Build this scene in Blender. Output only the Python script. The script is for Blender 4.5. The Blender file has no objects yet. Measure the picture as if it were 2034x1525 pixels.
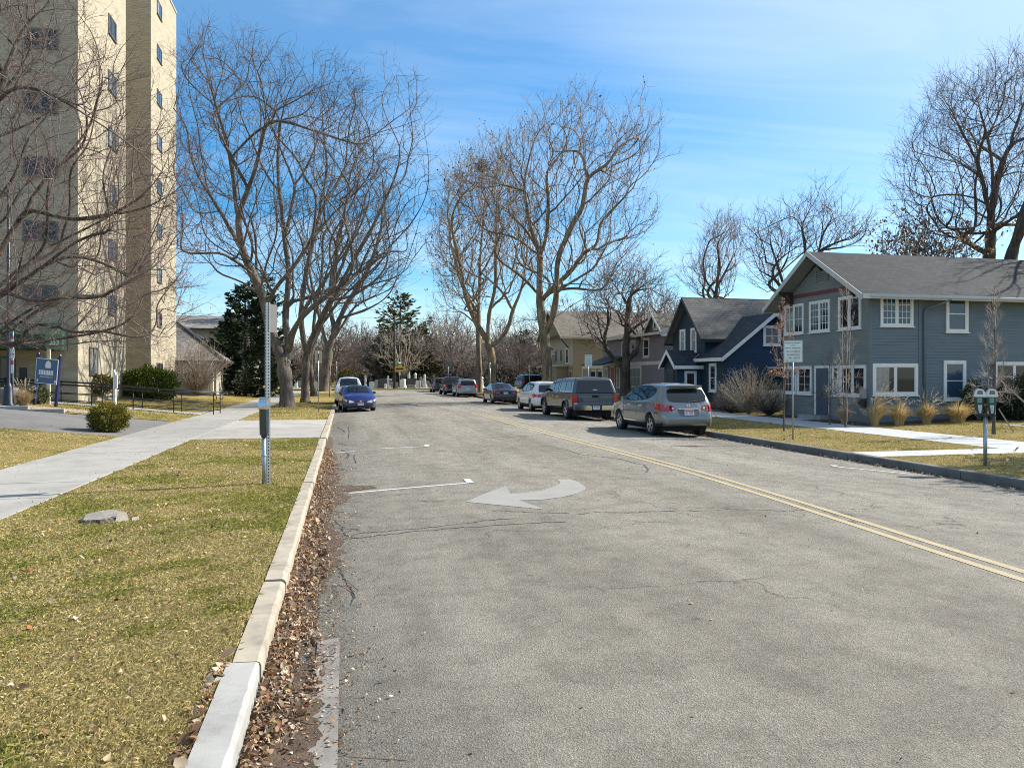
import bpy, bmesh, math, random
import numpy as np
from mathutils import Vector, Matrix
from math import sin, cos, tan, pi, radians, sqrt, atan2

S = bpy.context.scene
COL = S.collection
rng = np.random.default_rng(7)
random.seed(7)

# ------------------------------------------------------------------ camera, light, exposure
EYE, FPX, HOR, CXP = 1.92, 1500.0, 745.0, 1017.0      # eye height (m), focal length / horizon / centre in photo pixels
TH = radians(12.48)                                   # the street runs along +Y; the camera looks this much to its right
ST, CT = sin(TH), cos(TH)
cam_d = bpy.data.cameras.new('camera')
cam_d.sensor_fit = 'HORIZONTAL'; cam_d.sensor_width = 36.0
cam_d.lens = FPX / 2034.0 * 36.0
cam_d.shift_y = -(762.5 - HOR) / 2034.0
cam_d.clip_start = 0.1; cam_d.clip_end = 3000.0
cam = bpy.data.objects.new('camera', cam_d)
cam.location = (0, 0, EYE); cam.rotation_euler = (radians(90), 0, -TH)
COL.objects.link(cam); S.camera = cam

SUN_AZ, SUN_EL = radians(10.0), radians(37.0)         # azimuth from +X towards +Y
sun_d = bpy.data.lights.new('sun', 'SUN')
sun_d.energy = 5.0; sun_d.angle = radians(0.53); sun_d.color = (1.0, 0.95, 0.87)
sun = bpy.data.objects.new('sun', sun_d)
sdir = Vector((cos(SUN_EL) * cos(SUN_AZ), cos(SUN_EL) * sin(SUN_AZ), sin(SUN_EL)))
sun.rotation_euler = sdir.to_track_quat('Z', 'Y').to_euler()
sun.location = (30, 10, 40)
COL.objects.link(sun)

S.view_settings.view_transform = 'Standard'; S.view_settings.look = 'None'
S.view_settings.exposure = 0.80; S.view_settings.gamma = 1.0
S.render.engine = 'CYCLES'
S.cycles.max_bounces = 6; S.cycles.diffuse_bounces = 3; S.cycles.glossy_bounces = 3
S.cycles.transparent_max_bounces = 6; S.cycles.transmission_bounces = 4
S.cycles.use_denoising = True; S.cycles.denoiser = 'OPENIMAGEDENOISE'; S.cycles.denoising_input_passes = 'RGB_ALBEDO_NORMAL'; S.cycles.denoising_prefilter = 'NONE'
S.cycles.use_adaptive_sampling = False; S.cycles.filter_width = 1.0
S.cycles.caustics_reflective = False; S.cycles.caustics_refractive = False

W_ = bpy.data.worlds.new('World'); S.world = W_; W_.use_nodes = True
def world():
    nt = W_.node_tree; N = nt.nodes; L = nt.links
    N.clear()
    out = N.new('ShaderNodeOutputWorld'); bg = N.new('ShaderNodeBackground'); L.new(bg.outputs[0], out.inputs[0])
    bg.inputs[1].default_value = 0.10
    sky = N.new('ShaderNodeTexSky'); sky.sky_type = 'NISHITA'; sky.sun_disc = False
    sky.sun_elevation = SUN_EL; sky.sun_rotation = pi / 2 - SUN_AZ
    sky.altitude = 800; sky.air_density = 1.0; sky.dust_density = 0.8; sky.ozone_density = 2.5
    hsv = N.new('ShaderNodeHueSaturation'); hsv.inputs['Hue'].default_value = 0.494; hsv.inputs['Saturation'].default_value = 1.46; hsv.inputs['Value'].default_value = 1.12
    L.new(sky.outputs[0], hsv.inputs['Color'])
    tc = N.new('ShaderNodeTexCoord'); sep = N.new('ShaderNodeSeparateXYZ'); L.new(tc.outputs['Generated'], sep.inputs[0])
    def mth(op, a, b=None):
        m = N.new('ShaderNodeMath'); m.operation = op
        for i, v in enumerate((a, b)):
            if v is None: continue
            if isinstance(v, (int, float)): m.inputs[i].default_value = v
            else: L.new(v, m.inputs[i])
        return m.outputs[0]
    zz = mth('ADD', mth('MAXIMUM', sep.outputs[2], 0.0), 0.10)
    cx = mth('DIVIDE', sep.outputs[0], zz); cy = mth('DIVIDE', sep.outputs[1], zz)
    cmb = N.new('ShaderNodeCombineXYZ'); L.new(cx, cmb.inputs[0]); L.new(cy, cmb.inputs[1])
    mp = N.new('ShaderNodeMapping'); mp.inputs['Rotation'].default_value = (0, 0, radians(-24)); mp.inputs['Scale'].default_value = (0.32, 1.05, 1)
    L.new(cmb.outputs[0], mp.inputs[0])
    n1 = N.new('ShaderNodeTexNoise'); n1.inputs['Scale'].default_value = 0.9; n1.inputs['Detail'].default_value = 9; n1.inputs['Roughness'].default_value = 0.6; n1.inputs['Distortion'].default_value = 1.0
    L.new(mp.outputs[0], n1.inputs['Vector'])
    n2 = N.new('ShaderNodeTexNoise'); n2.inputs['Scale'].default_value = 0.33; n2.inputs['Detail'].default_value = 3
    L.new(cmb.outputs[0], n2.inputs['Vector'])
    f = mth('ADD', mth('MULTIPLY', n1.outputs[0], 0.62), mth('MULTIPLY', n2.outputs[0], 0.5))
    mr = N.new('ShaderNodeMapRange'); mr.inputs[1].default_value = 0.50; mr.inputs[2].default_value = 0.70; mr.inputs[3].default_value = 0.0; mr.inputs[4].default_value = 0.40
    L.new(f, mr.inputs[0])
    hz = N.new('ShaderNodeMapRange'); hz.inputs[1].default_value = 0.0; hz.inputs[2].default_value = 0.15; hz.inputs[3].default_value = 0.42; hz.inputs[4].default_value = 0.0
    hz.interpolation_type = 'SMOOTHSTEP'
    L.new(sep.outputs[2], hz.inputs[0])
    up_ = N.new('ShaderNodeMapRange'); up_.inputs[1].default_value = 0.20; up_.inputs[2].default_value = 0.46; up_.inputs[3].default_value = 0.0; up_.inputs[4].default_value = 0.20
    L.new(sep.outputs[2], up_.inputs[0])
    dt = N.new('ShaderNodeVectorMath'); dt.operation = 'DOT_PRODUCT'; L.new(tc.outputs['Generated'], dt.inputs[0]); dt.inputs[1].default_value = tuple(sdir)
    gl = N.new('ShaderNodeMapRange'); gl.inputs[1].default_value = 0.50; gl.inputs[2].default_value = 0.97; gl.inputs[3].default_value = 0.0; gl.inputs[4].default_value = 0.48
    gl.interpolation_type = 'SMOOTHSTEP'; L.new(dt.outputs['Value'], gl.inputs[0])
    fac = mth('MINIMUM', mth('ADD', mth('ADD', mth('MAXIMUM', mr.outputs[0], hz.outputs[0]), up_.outputs[0]), gl.outputs[0]), 0.85)
    mx = N.new('ShaderNodeMix'); mx.data_type = 'RGBA'
    L.new(fac, mx.inputs[0]); L.new(hsv.outputs[0], mx.inputs[6]); mx.inputs[7].default_value = (5.6, 6.5, 7.5, 1)
    L.new(mx.outputs[2], bg.inputs[0])
world()

# ------------------------------------------------------------------ places
def Wp(px, py, d):
    """world point seen at photo pixel (px, py), d metres in front of the camera"""
    lat = (px - CXP) / FPX * d
    return Vector((d * ST + lat * CT, d * CT - lat * ST, EYE + (HOR - py) / FPX * d))
def Gp(px, py, z=0.0):
    """ground point at height z"""
    return Wp(px, py, (EYE - z) * FPX / (py - HOR))
def sstep(a, b, x):
    t = np.clip((x - a) / (b - a), 0, 1); return t * t * (3 - 2 * t)
KL, KR, KW = -0.51, 11.40, 0.17            # road edges (kerb faces) and kerb width
def gz(x, y):
    """height of lawns"""
    x = np.asarray(x, float); y = np.asarray(y, float)
    rise = np.clip((-6.4 - x) * 0.095, 0, 0.66)
    return 0.15 - 0.05 * sstep(2, 10, x) + rise * sstep(8, 22, y) + 0.12 * sstep(18.2, 23, x) + 0.18 * sstep(30, 60, y) * sstep(16, 20, x)
def rz(x):
    x = np.asarray(x, float)
    return 0.11 * (1 - ((x - 5.4) / 5.9) ** 2) - 0.05 * np.clip((x - 5) / 6.4, 0, 1.2)

# ------------------------------------------------------------------ objects and tags
def tag(o, label=None, cat=None, group=None, kind=None):
    if label: o['label'] = label
    if cat: o['category'] = cat
    if group: o['group'] = group
    if kind: o['kind'] = kind
    return o
def thing(name, label, cat, loc=(0, 0, 0), rz_=0.0, group=None):
    o = bpy.data.objects.new(name, None); COL.objects.link(o)
    o.location = loc; o.rotation_euler = (0, 0, rz_); o.empty_display_size = 0.2
    return tag(o, label, cat, group)
KIDS = {}
def copy_tree(o, parent=None):
    c = o.copy(); COL.objects.link(c)
    if parent is not None: c.parent = parent
    kids = [k for k in KIDS.get(o.name, [])]
    KIDS[c.name] = [copy_tree(k, c) for k in kids]
    return c
def mesh_obj(name, V, F, mats, parent=None, smooth=False, fm=None, uv=None, cols=None):
    me = bpy.data.meshes.new(name)
    me.from_pydata(V, [], F)
    fin_mesh(me, mats, smooth, fm, uv, cols)
    return link(name, me, parent)
def fin_mesh(me, mats, smooth, fm=None, uv=None, cols=None):
    for m in (mats if isinstance(mats, (list, tuple)) else [mats]): me.materials.append(m)
    n = len(me.polygons)
    if smooth: me.polygons.foreach_set('use_smooth', np.ones(n, bool))
    if fm is not None: me.polygons.foreach_set('material_index', np.asarray(fm, np.int32))
    if uv is not None:
        l = me.uv_layers.new(name='UVMap'); l.data.foreach_set('uv', np.asarray(uv, np.float32).ravel())
    if cols is not None:
        a = me.color_attributes.new('tint', 'FLOAT_COLOR', 'POINT')
        a.data.foreach_set('color', np.asarray(cols, np.float32).ravel())
    me.update()
def link(name, me, parent=None):
    o = bpy.data.objects.new(name, me); COL.objects.link(o)
    if parent is not None:
        o.parent = parent; KIDS.setdefault(parent.name, []).append(o)
    return o
def np_mesh(name, V, F, mats, parent=None, smooth=False, cols=None, fm=None):
    """V (n,3) array, F (m,k) array with k = 3 or 4"""
    me = bpy.data.meshes.new(name)
    V = np.asarray(V, np.float32); F = np.asarray(F, np.int32); k = F.shape[1]
    me.vertices.add(len(V)); me.vertices.foreach_set('co', V.ravel())
    me.loops.add(F.size); me.loops.foreach_set('vertex_index', F.ravel())
    me.polygons.add(len(F)); me.polygons.foreach_set('loop_start', np.arange(len(F), dtype=np.int32) * k)
    me.update(calc_edges=True)
    fin_mesh(me, mats, smooth, fm, None, cols)
    return link(name, me, parent)

class MB:
    """collects shapes, then links them as one mesh"""
    def __init__(s, off=(0, 0, 0)): s.V = []; s.F = []; s.U = []; s.m = []; s.cur = 0; s.off = Vector(off)
    def v(s, p): s.V.append(tuple(Vector(p) - s.off)); return len(s.V) - 1
    def face(s, pts, uv=None):
        ids = [s.v(p) for p in pts]; s.F.append(ids); s.m.append(s.cur)
        s.U += list(uv) if uv else [(0, 0)] * len(ids)
    def hexa(s, p):
        """8 points: bottom ring 0-3, top ring 4-7"""
        i = [s.v(q) for q in p]
        for f in ((3, 2, 1, 0), (4, 5, 6, 7), (0, 1, 5, 4), (1, 2, 6, 5), (2, 3, 7, 6), (3, 0, 4, 7)):
            s.F.append([i[k] for k in f]); s.m.append(s.cur); s.U += [(0, 0)] * 4
    def box(s, x0, x1, y0, y1, z0, z1):
        s.hexa([(x0, y0, z0), (x1, y0, z0), (x1, y1, z0), (x0, y1, z0), (x0, y0, z1), (x1, y0, z1), (x1, y1, z1), (x0, y1, z1)])
    def obox(s, o, A, B, C, a0, a1, b0, b1, c0, c1):
        o, A, B, C = map(Vector, (o, A, B, C))
        q = lambda a, b, c: o + A * a + B * b + C * c
        s.hexa([q(a0, b0, c0), q(a1, b0, c0), q(a1, b1, c0), q(a0, b1, c0), q(a0, b0, c1), q(a1, b0, c1), q(a1, b1, c1), q(a0, b1, c1)])
    def slab(s, q, t, uvs=True):
        """quad q (eave-left, eave-right, ridge-right, ridge-left) with thickness t downwards along its normal, uv in metres"""
        q = [Vector(p) for p in q]
        n = (q[1] - q[0]).cross(q[-1] - q[0]).normalized()
        u = (q[1] - q[0]).normalized(); w = n.cross(u)
        uv = [((p - q[0]).dot(u), (p - q[0]).dot(w)) for p in q]
        s.face(q, uv); lo = [p - n * t for p in q]
        s.face(lo[::-1], uv[::-1]); k = len(q)
        for i in range(k):
            j = (i + 1) % k; s.face([q[i], lo[i], lo[j], q[j]])
    def tube(s, pts, rad, k=8, cap=True):
        pts = [Vector(p) for p in pts]; n = len(pts)
        if not isinstance(rad, (list, tuple)): rad = [rad] * n
        t0 = (pts[-1] - pts[0]); ref = Vector((1, .13, 0)) if abs(t0.normalized().x) < .8 else Vector((0, 0.2, 1))
        rings = []
        for i, p in enumerate(pts):
            t = (pts[min(i + 1, n - 1)] - pts[max(i - 1, 0)]).normalized()
            a = t.cross(ref).normalized(); b = t.cross(a)
            rings.append([s.v(p + (a * cos(2 * pi * j / k) + b * sin(2 * pi * j / k)) * rad[i]) for j in range(k)])
        for i in range(n - 1):
            for j in range(k):
                jj = (j + 1) % k
                s.F.append([rings[i][j], rings[i][jj], rings[i + 1][jj], rings[i + 1][j]]); s.m.append(s.cur); s.U += [(0, 0)] * 4
        if cap:
            for r in (rings[0][::-1], rings[-1]): s.F.append(list(r)); s.m.append(s.cur); s.U += [(0, 0)] * k
    def lathe(s, prof, c=(0, 0, 0), k=20, axis='z', cap=True):
        c = Vector(c); rings = []
        for r, h in prof:
            ring = []
            for j in range(k):
                a = 2 * pi * j / k
                p = {'z': Vector((r * cos(a), r * sin(a), h)), 'x': Vector((h, r * cos(a), r * sin(a))), 'y': Vector((r * cos(a), h, r * sin(a)))}[axis]
                ring.append(s.v(c + p))
            rings.append(ring)
        for i in range(len(prof) - 1):
            for j in range(k):
                jj = (j + 1) % k
                s.F.append([rings[i][j], rings[i][jj], rings[i + 1][jj], rings[i + 1][j]]); s.m.append(s.cur); s.U += [(0, 0)] * 4
        if cap:
            for r in (rings[0][::-1], rings[-1]): s.F.append(list(r)); s.m.append(s.cur); s.U += [(0, 0)] * k
    def prism(s, poly, A, B, C, o, c0, c1):
        """polygon in (A,B) coordinates extruded along C from c0 to c1"""
        o, A, B, C = map(Vector, (o, A, B, C))
        lo = [o + A * a + B * b + C * c0 for a, b in poly]; hi = [o + A * a + B * b + C * c1 for a, b in poly]
        s.face(lo[::-1]); s.face(hi); k = len(poly)
        for i in range(k):
            j = (i + 1) % k; s.face([lo[i], lo[j], hi[j], hi[i]])
    def build(s, name, mats, parent=None, smooth=False, bevel=0, uv=False):
        o = mesh_obj(name, s.V, s.F, mats, parent, smooth, s.m if isinstance(mats, (list, tuple)) else None, s.U if uv else None)
        if bevel:
            b = o.modifiers.new('bevel', 'BEVEL'); b.width = bevel; b.segments = 2; b.limit_method = 'ANGLE'
        return o

# ------------------------------------------------------------------ materials
def nodes(m):
    m.use_nodes = True; nt = m.node_tree
    return nt, nt.nodes, nt.links, nt.nodes['Principled BSDF']
def setp(p, **k):
    for a, b in k.items():
        n = {'rough': 'Roughness', 'metal': 'Metallic', 'coat': 'Coat Weight', 'coatr': 'Coat Roughness', 'spec': 'Specular IOR Level', 'sheen': 'Sheen Weight'}[a]
        p.inputs[n].default_value = b
def tex_noise(N, L, vec, scale, detail=6, rough=.6, dist=0):
    n = N.new('ShaderNodeTexNoise'); n.inputs['Scale'].default_value = scale; n.inputs['Detail'].default_value = detail
    n.inputs['Roughness'].default_value = rough; n.inputs['Distortion'].default_value = dist
    if vec is not None: L.new(vec, n.inputs['Vector'])
    return n.outputs[0]
def ramp(N, L, f, stops):
    r = N.new('ShaderNodeValToRGB'); e = r.color_ramp.elements
    while len(e) > 1: e.remove(e[-1])
    e[0].position = stops[0][0]; e[0].color = (*stops[0][1], 1)
    for p, c in stops[1:]:
        x = e.new(p); x.color = (*c, 1)
    L.new(f, r.inputs[0]); return r.outputs[0]
def mixc(N, L, f, a, b, mode='MIX'):
    m = N.new('ShaderNodeMix'); m.data_type = 'RGBA'; m.blend_type = mode
    for i, v in ((0, f), (6, a), (7, b)):
        if hasattr(v, 'is_linked'): L.new(v, m.inputs[i])
        elif i == 0: m.inputs[0].default_value = v
        else: m.inputs[i].default_value = (*v, 1)
    return m.outputs[2]
def bump(N, L, P, h, strength, dist):
    b = N.new('ShaderNodeBump'); b.inputs['Strength'].default_value = strength; b.inputs['Distance'].default_value = dist
    L.new(h, b.inputs['Height']); L.new(b.outputs[0], P.inputs['Normal'])
def objco(N): return N.new('ShaderNodeTexCoord').outputs['Object']
def mapping(N, L, v, sc=(1, 1, 1), rot=(0, 0, 0)):
    m = N.new('ShaderNodeMapping'); m.inputs['Scale'].default_value = sc; m.inputs['Rotation'].default_value = rot
    L.new(v, m.inputs[0]); return m.outputs[0]
_M = {}
def mat(name, col, rough=.6, metal=0, var=0.0, vs=3.0, bmp=0.0, bs=40.0, bd=.01, **k):
    if name in _M: return _M[name]
    m = bpy.data.materials.new(name); nt, N, L, P = nodes(m)
    P.inputs['Base Color'].default_value = (*col, 1); setp(P, rough=rough, metal=metal, **k)
    if var or bmp: co = objco(N)
    if var:
        f = tex_noise(N, L, co, vs, 5, .65)
        a = tuple(max(0, c * (1 - var)) for c in col); b = tuple(min(1, c * (1 + var)) for c in col)
        L.new(ramp(N, L, f, [(.3, a), (.7, b)]), P.inputs['Base Color'])
    if bmp: bump(N, L, P, tex_noise(N, L, co, bs, 4, .6), bmp, bd)
    _M[name] = m; return m
def mat_tint(name, rough=.7, gain=1.0, spec=.3, trans=0.0):
    """colour carried by the mesh's own colour attribute"""
    m = bpy.data.materials.new(name); nt, N, L, P = nodes(m)
    a = N.new('ShaderNodeAttribute'); a.attribute_name = 'tint'
    L.new(a.outputs['Color'], P.inputs['Base Color']); setp(P, rough=rough, spec=spec)
    if trans:
        t = N.new('ShaderNodeBsdfTranslucent'); L.new(a.outputs['Color'], t.inputs[0])
        mx = N.new('ShaderNodeMixShader'); mx.inputs[0].default_value = trans
        o = N['Material Output']; L.new(P.outputs[0], mx.inputs[1]); L.new(t.outputs[0], mx.inputs[2]); L.new(mx.outputs[0], o.inputs[0])
    return m
def mat_asphalt():
    m = bpy.data.materials.new('asphalt'); nt, N, L, P = nodes(m); co = objco(N)
    vo = N.new('ShaderNodeTexVoronoi'); vo.inputs['Scale'].default_value = 95; L.new(co, vo.inputs['Vector'])
    st = ramp(N, L, vo.outputs['Color'], [(0.0, (.08, .075, .067)), (.35, (.19, .177, .152)), (.7, (.30, .28, .24)), (1, (.46, .43, .375))])
    fine = tex_noise(N, L, co, 260, 3, .7)
    st = mixc(N, L, .55, st, ramp(N, L, fine, [(.33, (.06, .056, .05)), (.5, (.205, .192, .166)), (.68, (.43, .405, .35))]))
    big = tex_noise(N, L, mapping(N, L, co, (1.0, .35, 1)), .55, 6, .62, .4)
    c = mixc(N, L, 1.0, st, ramp(N, L, big, [(.3, (.92, .89, .85)), (.48, (1.14, 1.11, 1.06)), (.68, (1.32, 1.30, 1.25))]), 'MULTIPLY')
    med = tex_noise(N, L, co, 2.6, 5, .7)
    c = mixc(N, L, 1.0, c, ramp(N, L, med, [(.34, (.76, .75, .74)), (.55, (1, 1, 1)), (.75, (1.12, 1.10, 1.06))]), 'MULTIPLY')
    sp = N.new('ShaderNodeSeparateXYZ'); L.new(co, sp.inputs[0])
    xr = N.new('ShaderNodeMapRange'); xr.inputs[1].default_value = 0.0; xr.inputs[2].default_value = 12.0; L.new(sp.outputs[0], xr.inputs[0])
    wear = ramp(N, L, xr.outputs[0], [(0, (.72, .72, .72)), (.06, (.95, .95, .94)), (.12, (1.0, .985, .965)), (.2, (.93, .91, .89)), (.3, (1.03, 1.01, .99)), (.42, (.95, .93, .91)), (.5, (1.0, 1.0, .99)), (.6, (1.06, 1.06, 1.05)), (.7, (1.03, 1.03, 1.03)), (.92, (.9, .9, .9))])
    c = mixc(N, L, 1.0, c, wear, 'MULTIPLY')
    trk = tex_noise(N, L, mapping(N, L, co, (1.5, .07, 1)), 1.0, 4, .6)
    c = mixc(N, L, 1.0, c, ramp(N, L, trk, [(.32, (.84, .83, .82)), (.5, (1, 1, 1)), (.68, (1.07, 1.06, 1.05))]), 'MULTIPLY')
    vs_ = N.new('ShaderNodeTexVoronoi'); vs_.inputs['Scale'].default_value = 1.7; L.new(co, vs_.inputs['Vector'])
    c = mixc(N, L, 1.0, c, ramp(N, L, vs_.outputs['Distance'], [(.0, (.62, .61, .60)), (.035, (.72, .71, .70)), (.075, (1, 1, 1))]), 'MULTIPLY')
    wv = N.new('ShaderNodeVectorMath'); wv.operation = 'ADD'; nz = N.new('ShaderNodeTexNoise'); nz.inputs['Scale'].default_value = 2.2; nz.inputs['Detail'].default_value = 6; L.new(co, nz.inputs['Vector'])
    sc_ = N.new('ShaderNodeVectorMath'); sc_.operation = 'SCALE'; sc_.inputs['Scale'].default_value = .9; L.new(nz.outputs['Color'], sc_.inputs[0]); L.new(co, wv.inputs[0]); L.new(sc_.outputs[0], wv.inputs[1])
    ve = N.new('ShaderNodeTexVoronoi'); ve.feature = 'DISTANCE_TO_EDGE'; ve.inputs['Scale'].default_value = .42; L.new(wv.outputs[0], ve.inputs['Vector'])
    hair = ramp(N, L, ve.outputs['Distance'], [(.0, (.45, .45, .45)), (.004, (.6, .6, .6)), (.009, (1, 1, 1))]); msk = ramp(N, L, tex_noise(N, L, co, .5, 3, .5), [(.50, (0, 0, 0)), (.58, (1, 1, 1))])
    c = mixc(N, L, msk, c, mixc(N, L, 1.0, c, hair, 'MULTIPLY'))
    L.new(c, P.inputs['Base Color']); setp(P, rough=.88, spec=.35)
    ad = N.new('ShaderNodeMath'); ad.operation = 'ADD'; L.new(vo.outputs['Distance'], ad.inputs[0]); L.new(fine, ad.inputs[1])
    bump(N, L, P, ad.outputs[0], .85, .014)
    return m
def mat_lawn(name='lawn', green=.5):
    m = bpy.data.materials.new(name); nt, N, L, P = nodes(m); co = objco(N)
    f1 = tex_noise(N, L, co, .75, 6, .65, .3); f2 = tex_noise(N, L, co, 38, 5, .75); f3 = tex_noise(N, L, mapping(N, L, co, (1, .5, 1)), 210, 3, .7)
    patch = ramp(N, L, f1, [(.34, (.20, .18, .05)), (.34 + .2 * green, (.36, .28, .095)), (.66, (.48, .37, .16)), (.78, (.42, .32, .15))])
    c = mixc(N, L, 1.0, patch, ramp(N, L, f2, [(.3, (.38, .36, .33)), (.5, (.78, .77, .74)), (.72, (1.2, 1.16, 1.08))]), 'MULTIPLY')
    c = mixc(N, L, 1.0, c, ramp(N, L, f3, [(.3, (.55, .55, .5)), (.6, (1.15, 1.15, 1.1))]), 'MULTIPLY')
    L.new(c, P.inputs['Base Color']); setp(P, rough=.95, spec=.1)
    ad = N.new('ShaderNodeMath'); ad.operation = 'ADD'; L.new(f2, ad.inputs[0]); L.new(f3, ad.inputs[1])
    bump(N, L, P, ad.outputs[0], .8, .05)
    return m
def mat_concrete(name, col, stain=.25, sc=1.0):
    m = bpy.data.materials.new(name); nt, N, L, P = nodes(m); co = objco(N)
    f1 = tex_noise(N, L, co, 1.1 * sc, 7, .68, .5); f2 = tex_noise(N, L, co, 90 * sc, 4, .7)
    a = tuple(c * (1 - stain) for c in col); b = tuple(c * (1 + stain * .45) for c in col)
    c = ramp(N, L, f1, [(.3, a), (.52, col), (.72, b)])
    c = mixc(N, L, 1.0, c, ramp(N, L, f2, [(.25, (.78, .77, .75)), (.5, (1, 1, 1)), (.75, (1.08, 1.08, 1.08))]), 'MULTIPLY')
    L.new(c, P.inputs['Base Color']); setp(P, rough=.9, spec=.3)
    bump(N, L, P, f2, .3, .006); return m
def mat_brick(name, c1, c2, mortar, sx=1.0):
    m = bpy.data.materials.new(name); nt, N, L, P = nodes(m)
    uv = N.new('ShaderNodeUVMap').outputs[0]
    b = N.new('ShaderNodeTexBrick'); b.inputs['Scale'].default_value = 1.0
    b.inputs['Brick Width'].default_value = .40 * sx; b.inputs['Row Height'].default_value = .10 * sx
    b.inputs['Mortar Size'].default_value = .008; b.inputs['Mortar Smooth'].default_value = .3; b.inputs['Bias'].default_value = -.1
    b.inputs['Color1'].default_value = (*c1, 1); b.inputs['Color2'].default_value = (*c2, 1); b.inputs['Mortar'].default_value = (*mortar, 1)
    L.new(uv, b.inputs['Vector'])
    f = tex_noise(N, L, mapping(N, L, uv, (1, 3.5, 1)), .7, 6, .7, .6)
    c = mixc(N, L, 1.0, b.outputs[0], ramp(N, L, f, [(.3, (.82, .79, .73)), (.5, (1, 1, 1)), (.72, (1.1, 1.08, 1.05))]), 'MULTIPLY')
    g = tex_noise(N, L, uv, 14, 4, .7)
    c = mixc(N, L, 1.0, c, ramp(N, L, g, [(.3, (.86, .85, .83)), (.7, (1.1, 1.1, 1.08))]), 'MULTIPLY')
    L.new(c, P.inputs['Base Color']); setp(P, rough=.9, spec=.25)
    s = N.new('ShaderNodeMath'); s.operation = 'SUBTRACT'; L.new(g, s.inputs[0]); L.new(b.outputs[1], s.inputs[1])
    bump(N, L, P, s.outputs[0], .6, .03); return m
def mat_shingle(name, c1, c2, w=.30, r=.16):
    m = bpy.data.materials.new(name); nt, N, L, P = nodes(m)
    uv = N.new('ShaderNodeUVMap').outputs[0]
    b = N.new('ShaderNodeTexBrick'); b.inputs['Scale'].default_value = 1.0
    b.inputs['Brick Width'].default_value = w; b.inputs['Row Height'].default_value = r
    b.inputs['Mortar Size'].default_value = .010; b.inputs['Mortar Smooth'].default_value = .2; b.inputs['Bias'].default_value = 0
    b.inputs['Color1'].default_value = (*c1, 1); b.inputs['Color2'].default_value = (*c2, 1); b.inputs['Mortar'].default_value = (*[x * .45 for x in c1], 1)
    L.new(uv, b.inputs['Vector'])
    f = tex_noise(N, L, uv, .8, 6, .65); g = tex_noise(N, L, mapping(N, L, uv, (1, 2, 1)), 9, 4, .7)
    c = mixc(N, L, 1.0, b.outputs[0], ramp(N, L, f, [(.3, (.8, .8, .8)), (.7, (1.15, 1.14, 1.1))]), 'MULTIPLY')
    c = mixc(N, L, 1.0, c, ramp(N, L, g, [(.3, (.72, .72, .72)), (.7, (1.25, 1.25, 1.22))]), 'MULTIPLY')
    L.new(c, P.inputs['Base Color']); setp(P, rough=.9, spec=.25)
    bump(N, L, P, b.outputs[0], .5, .02); return m
def mat_siding(name, col, var=.12):
    m = bpy.data.materials.new(name); nt, N, L, P = nodes(m); co = objco(N)
    f = tex_noise(N, L, mapping(N, L, co, (.6, .6, 4)), 1.4, 6, .65); g = tex_noise(N, L, mapping(N, L, co, (2, 2, 26)), 6, 3, .6)
    c = ramp(N, L, f, [(.3, tuple(x * (1 - var) for x in col)), (.7, tuple(x * (1 + var) for x in col))])
    c = mixc(N, L, 1.0, c, ramp(N, L, g, [(.3, (.9, .9, .9)), (.7, (1.08, 1.08, 1.08))]), 'MULTIPLY')
    L.new(c, P.inputs['Base Color']); setp(P, rough=.62, spec=.35); bump(N, L, P, g, .15, .004); return m
def mat_bark(name, c1, c2, sc=1.0):
    m = bpy.data.materials.new(name); nt, N, L, P = nodes(m); co = objco(N)
    f = tex_noise(N, L, mapping(N, L, co, (9 * sc, 9 * sc, 1.6 * sc)), 1.0, 7, .7, .6); g = tex_noise(N, L, co, .9 * sc, 4, .6)
    c = ramp(N, L, f, [(.32, tuple(x * .45 for x in c1)), (.5, c1), (.7, c2)])
    c = mixc(N, L, 1.0, c, ramp(N, L, g, [(.35, (.72, .72, .7)), (.65, (1.2, 1.18, 1.12))]), 'MULTIPLY')
    L.new(c, P.inputs['Base Color']); setp(P, rough=.95, spec=.15); bump(N, L, P, f, .9, .05); return m
def mat_paint(name, col, metal=.0, flake=True):
    if name in _M: return _M[name]
    m = bpy.data.materials.new(name); nt, N, L, P = nodes(m)
    P.inputs['Base Color'].default_value = (*col, 1); setp(P, rough=.32 if metal else .25, metal=metal, coat=1.0, coatr=.035)
    co = objco(N); f = tex_noise(N, L, co, 2.4, 5, .7)
    rr = N.new('ShaderNodeMapRange'); rr.inputs[3].default_value = .24; rr.inputs[4].default_value = .46; L.new(f, rr.inputs[0]); L.new(rr.outputs[0], P.inputs['Roughness'])
    sp = N.new('ShaderNodeSeparateXYZ'); L.new(co, sp.inputs[0])      # road dust along the lower panels
    d = N.new('ShaderNodeMapRange'); d.inputs[1].default_value = .75; d.inputs[2].default_value = .25; d.inputs[3].default_value = 0; d.inputs[4].default_value = .35; L.new(sp.outputs[2], d.inputs[0])
    ml = N.new('ShaderNodeMath'); ml.operation = 'MULTIPLY'; L.new(d.outputs[0], ml.inputs[0]); L.new(f, ml.inputs[1])
    L.new(mixc(N, L, ml.outputs[0], col, (.2, .18, .15)), P.inputs['Base Color'])
    _M[name] = m; return m
WHITE = mat('white_trim_paint', (.74, .73, .70), .5, var=.06, vs=4)
GLASS = mat('window_glass', (.018, .022, .026), .03, spec=.5)
GLASSB = mat('window_glass_blue', (.035, .065, .11), .04, spec=.6)
GLASSC = mat('window_glass_curtained', (.22, .22, .21), .12, var=.35, vs=6, spec=.8)
BLACKM = mat('black_metal', (.012, .012, .014), .42)
GALV = mat('galvanised_steel', (.36, .39, .40), .42, .75, var=.15, vs=9)
DARKRUB = mat('black_rubber', (.014, .014, .015), .75, var=.3, vs=8)
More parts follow.
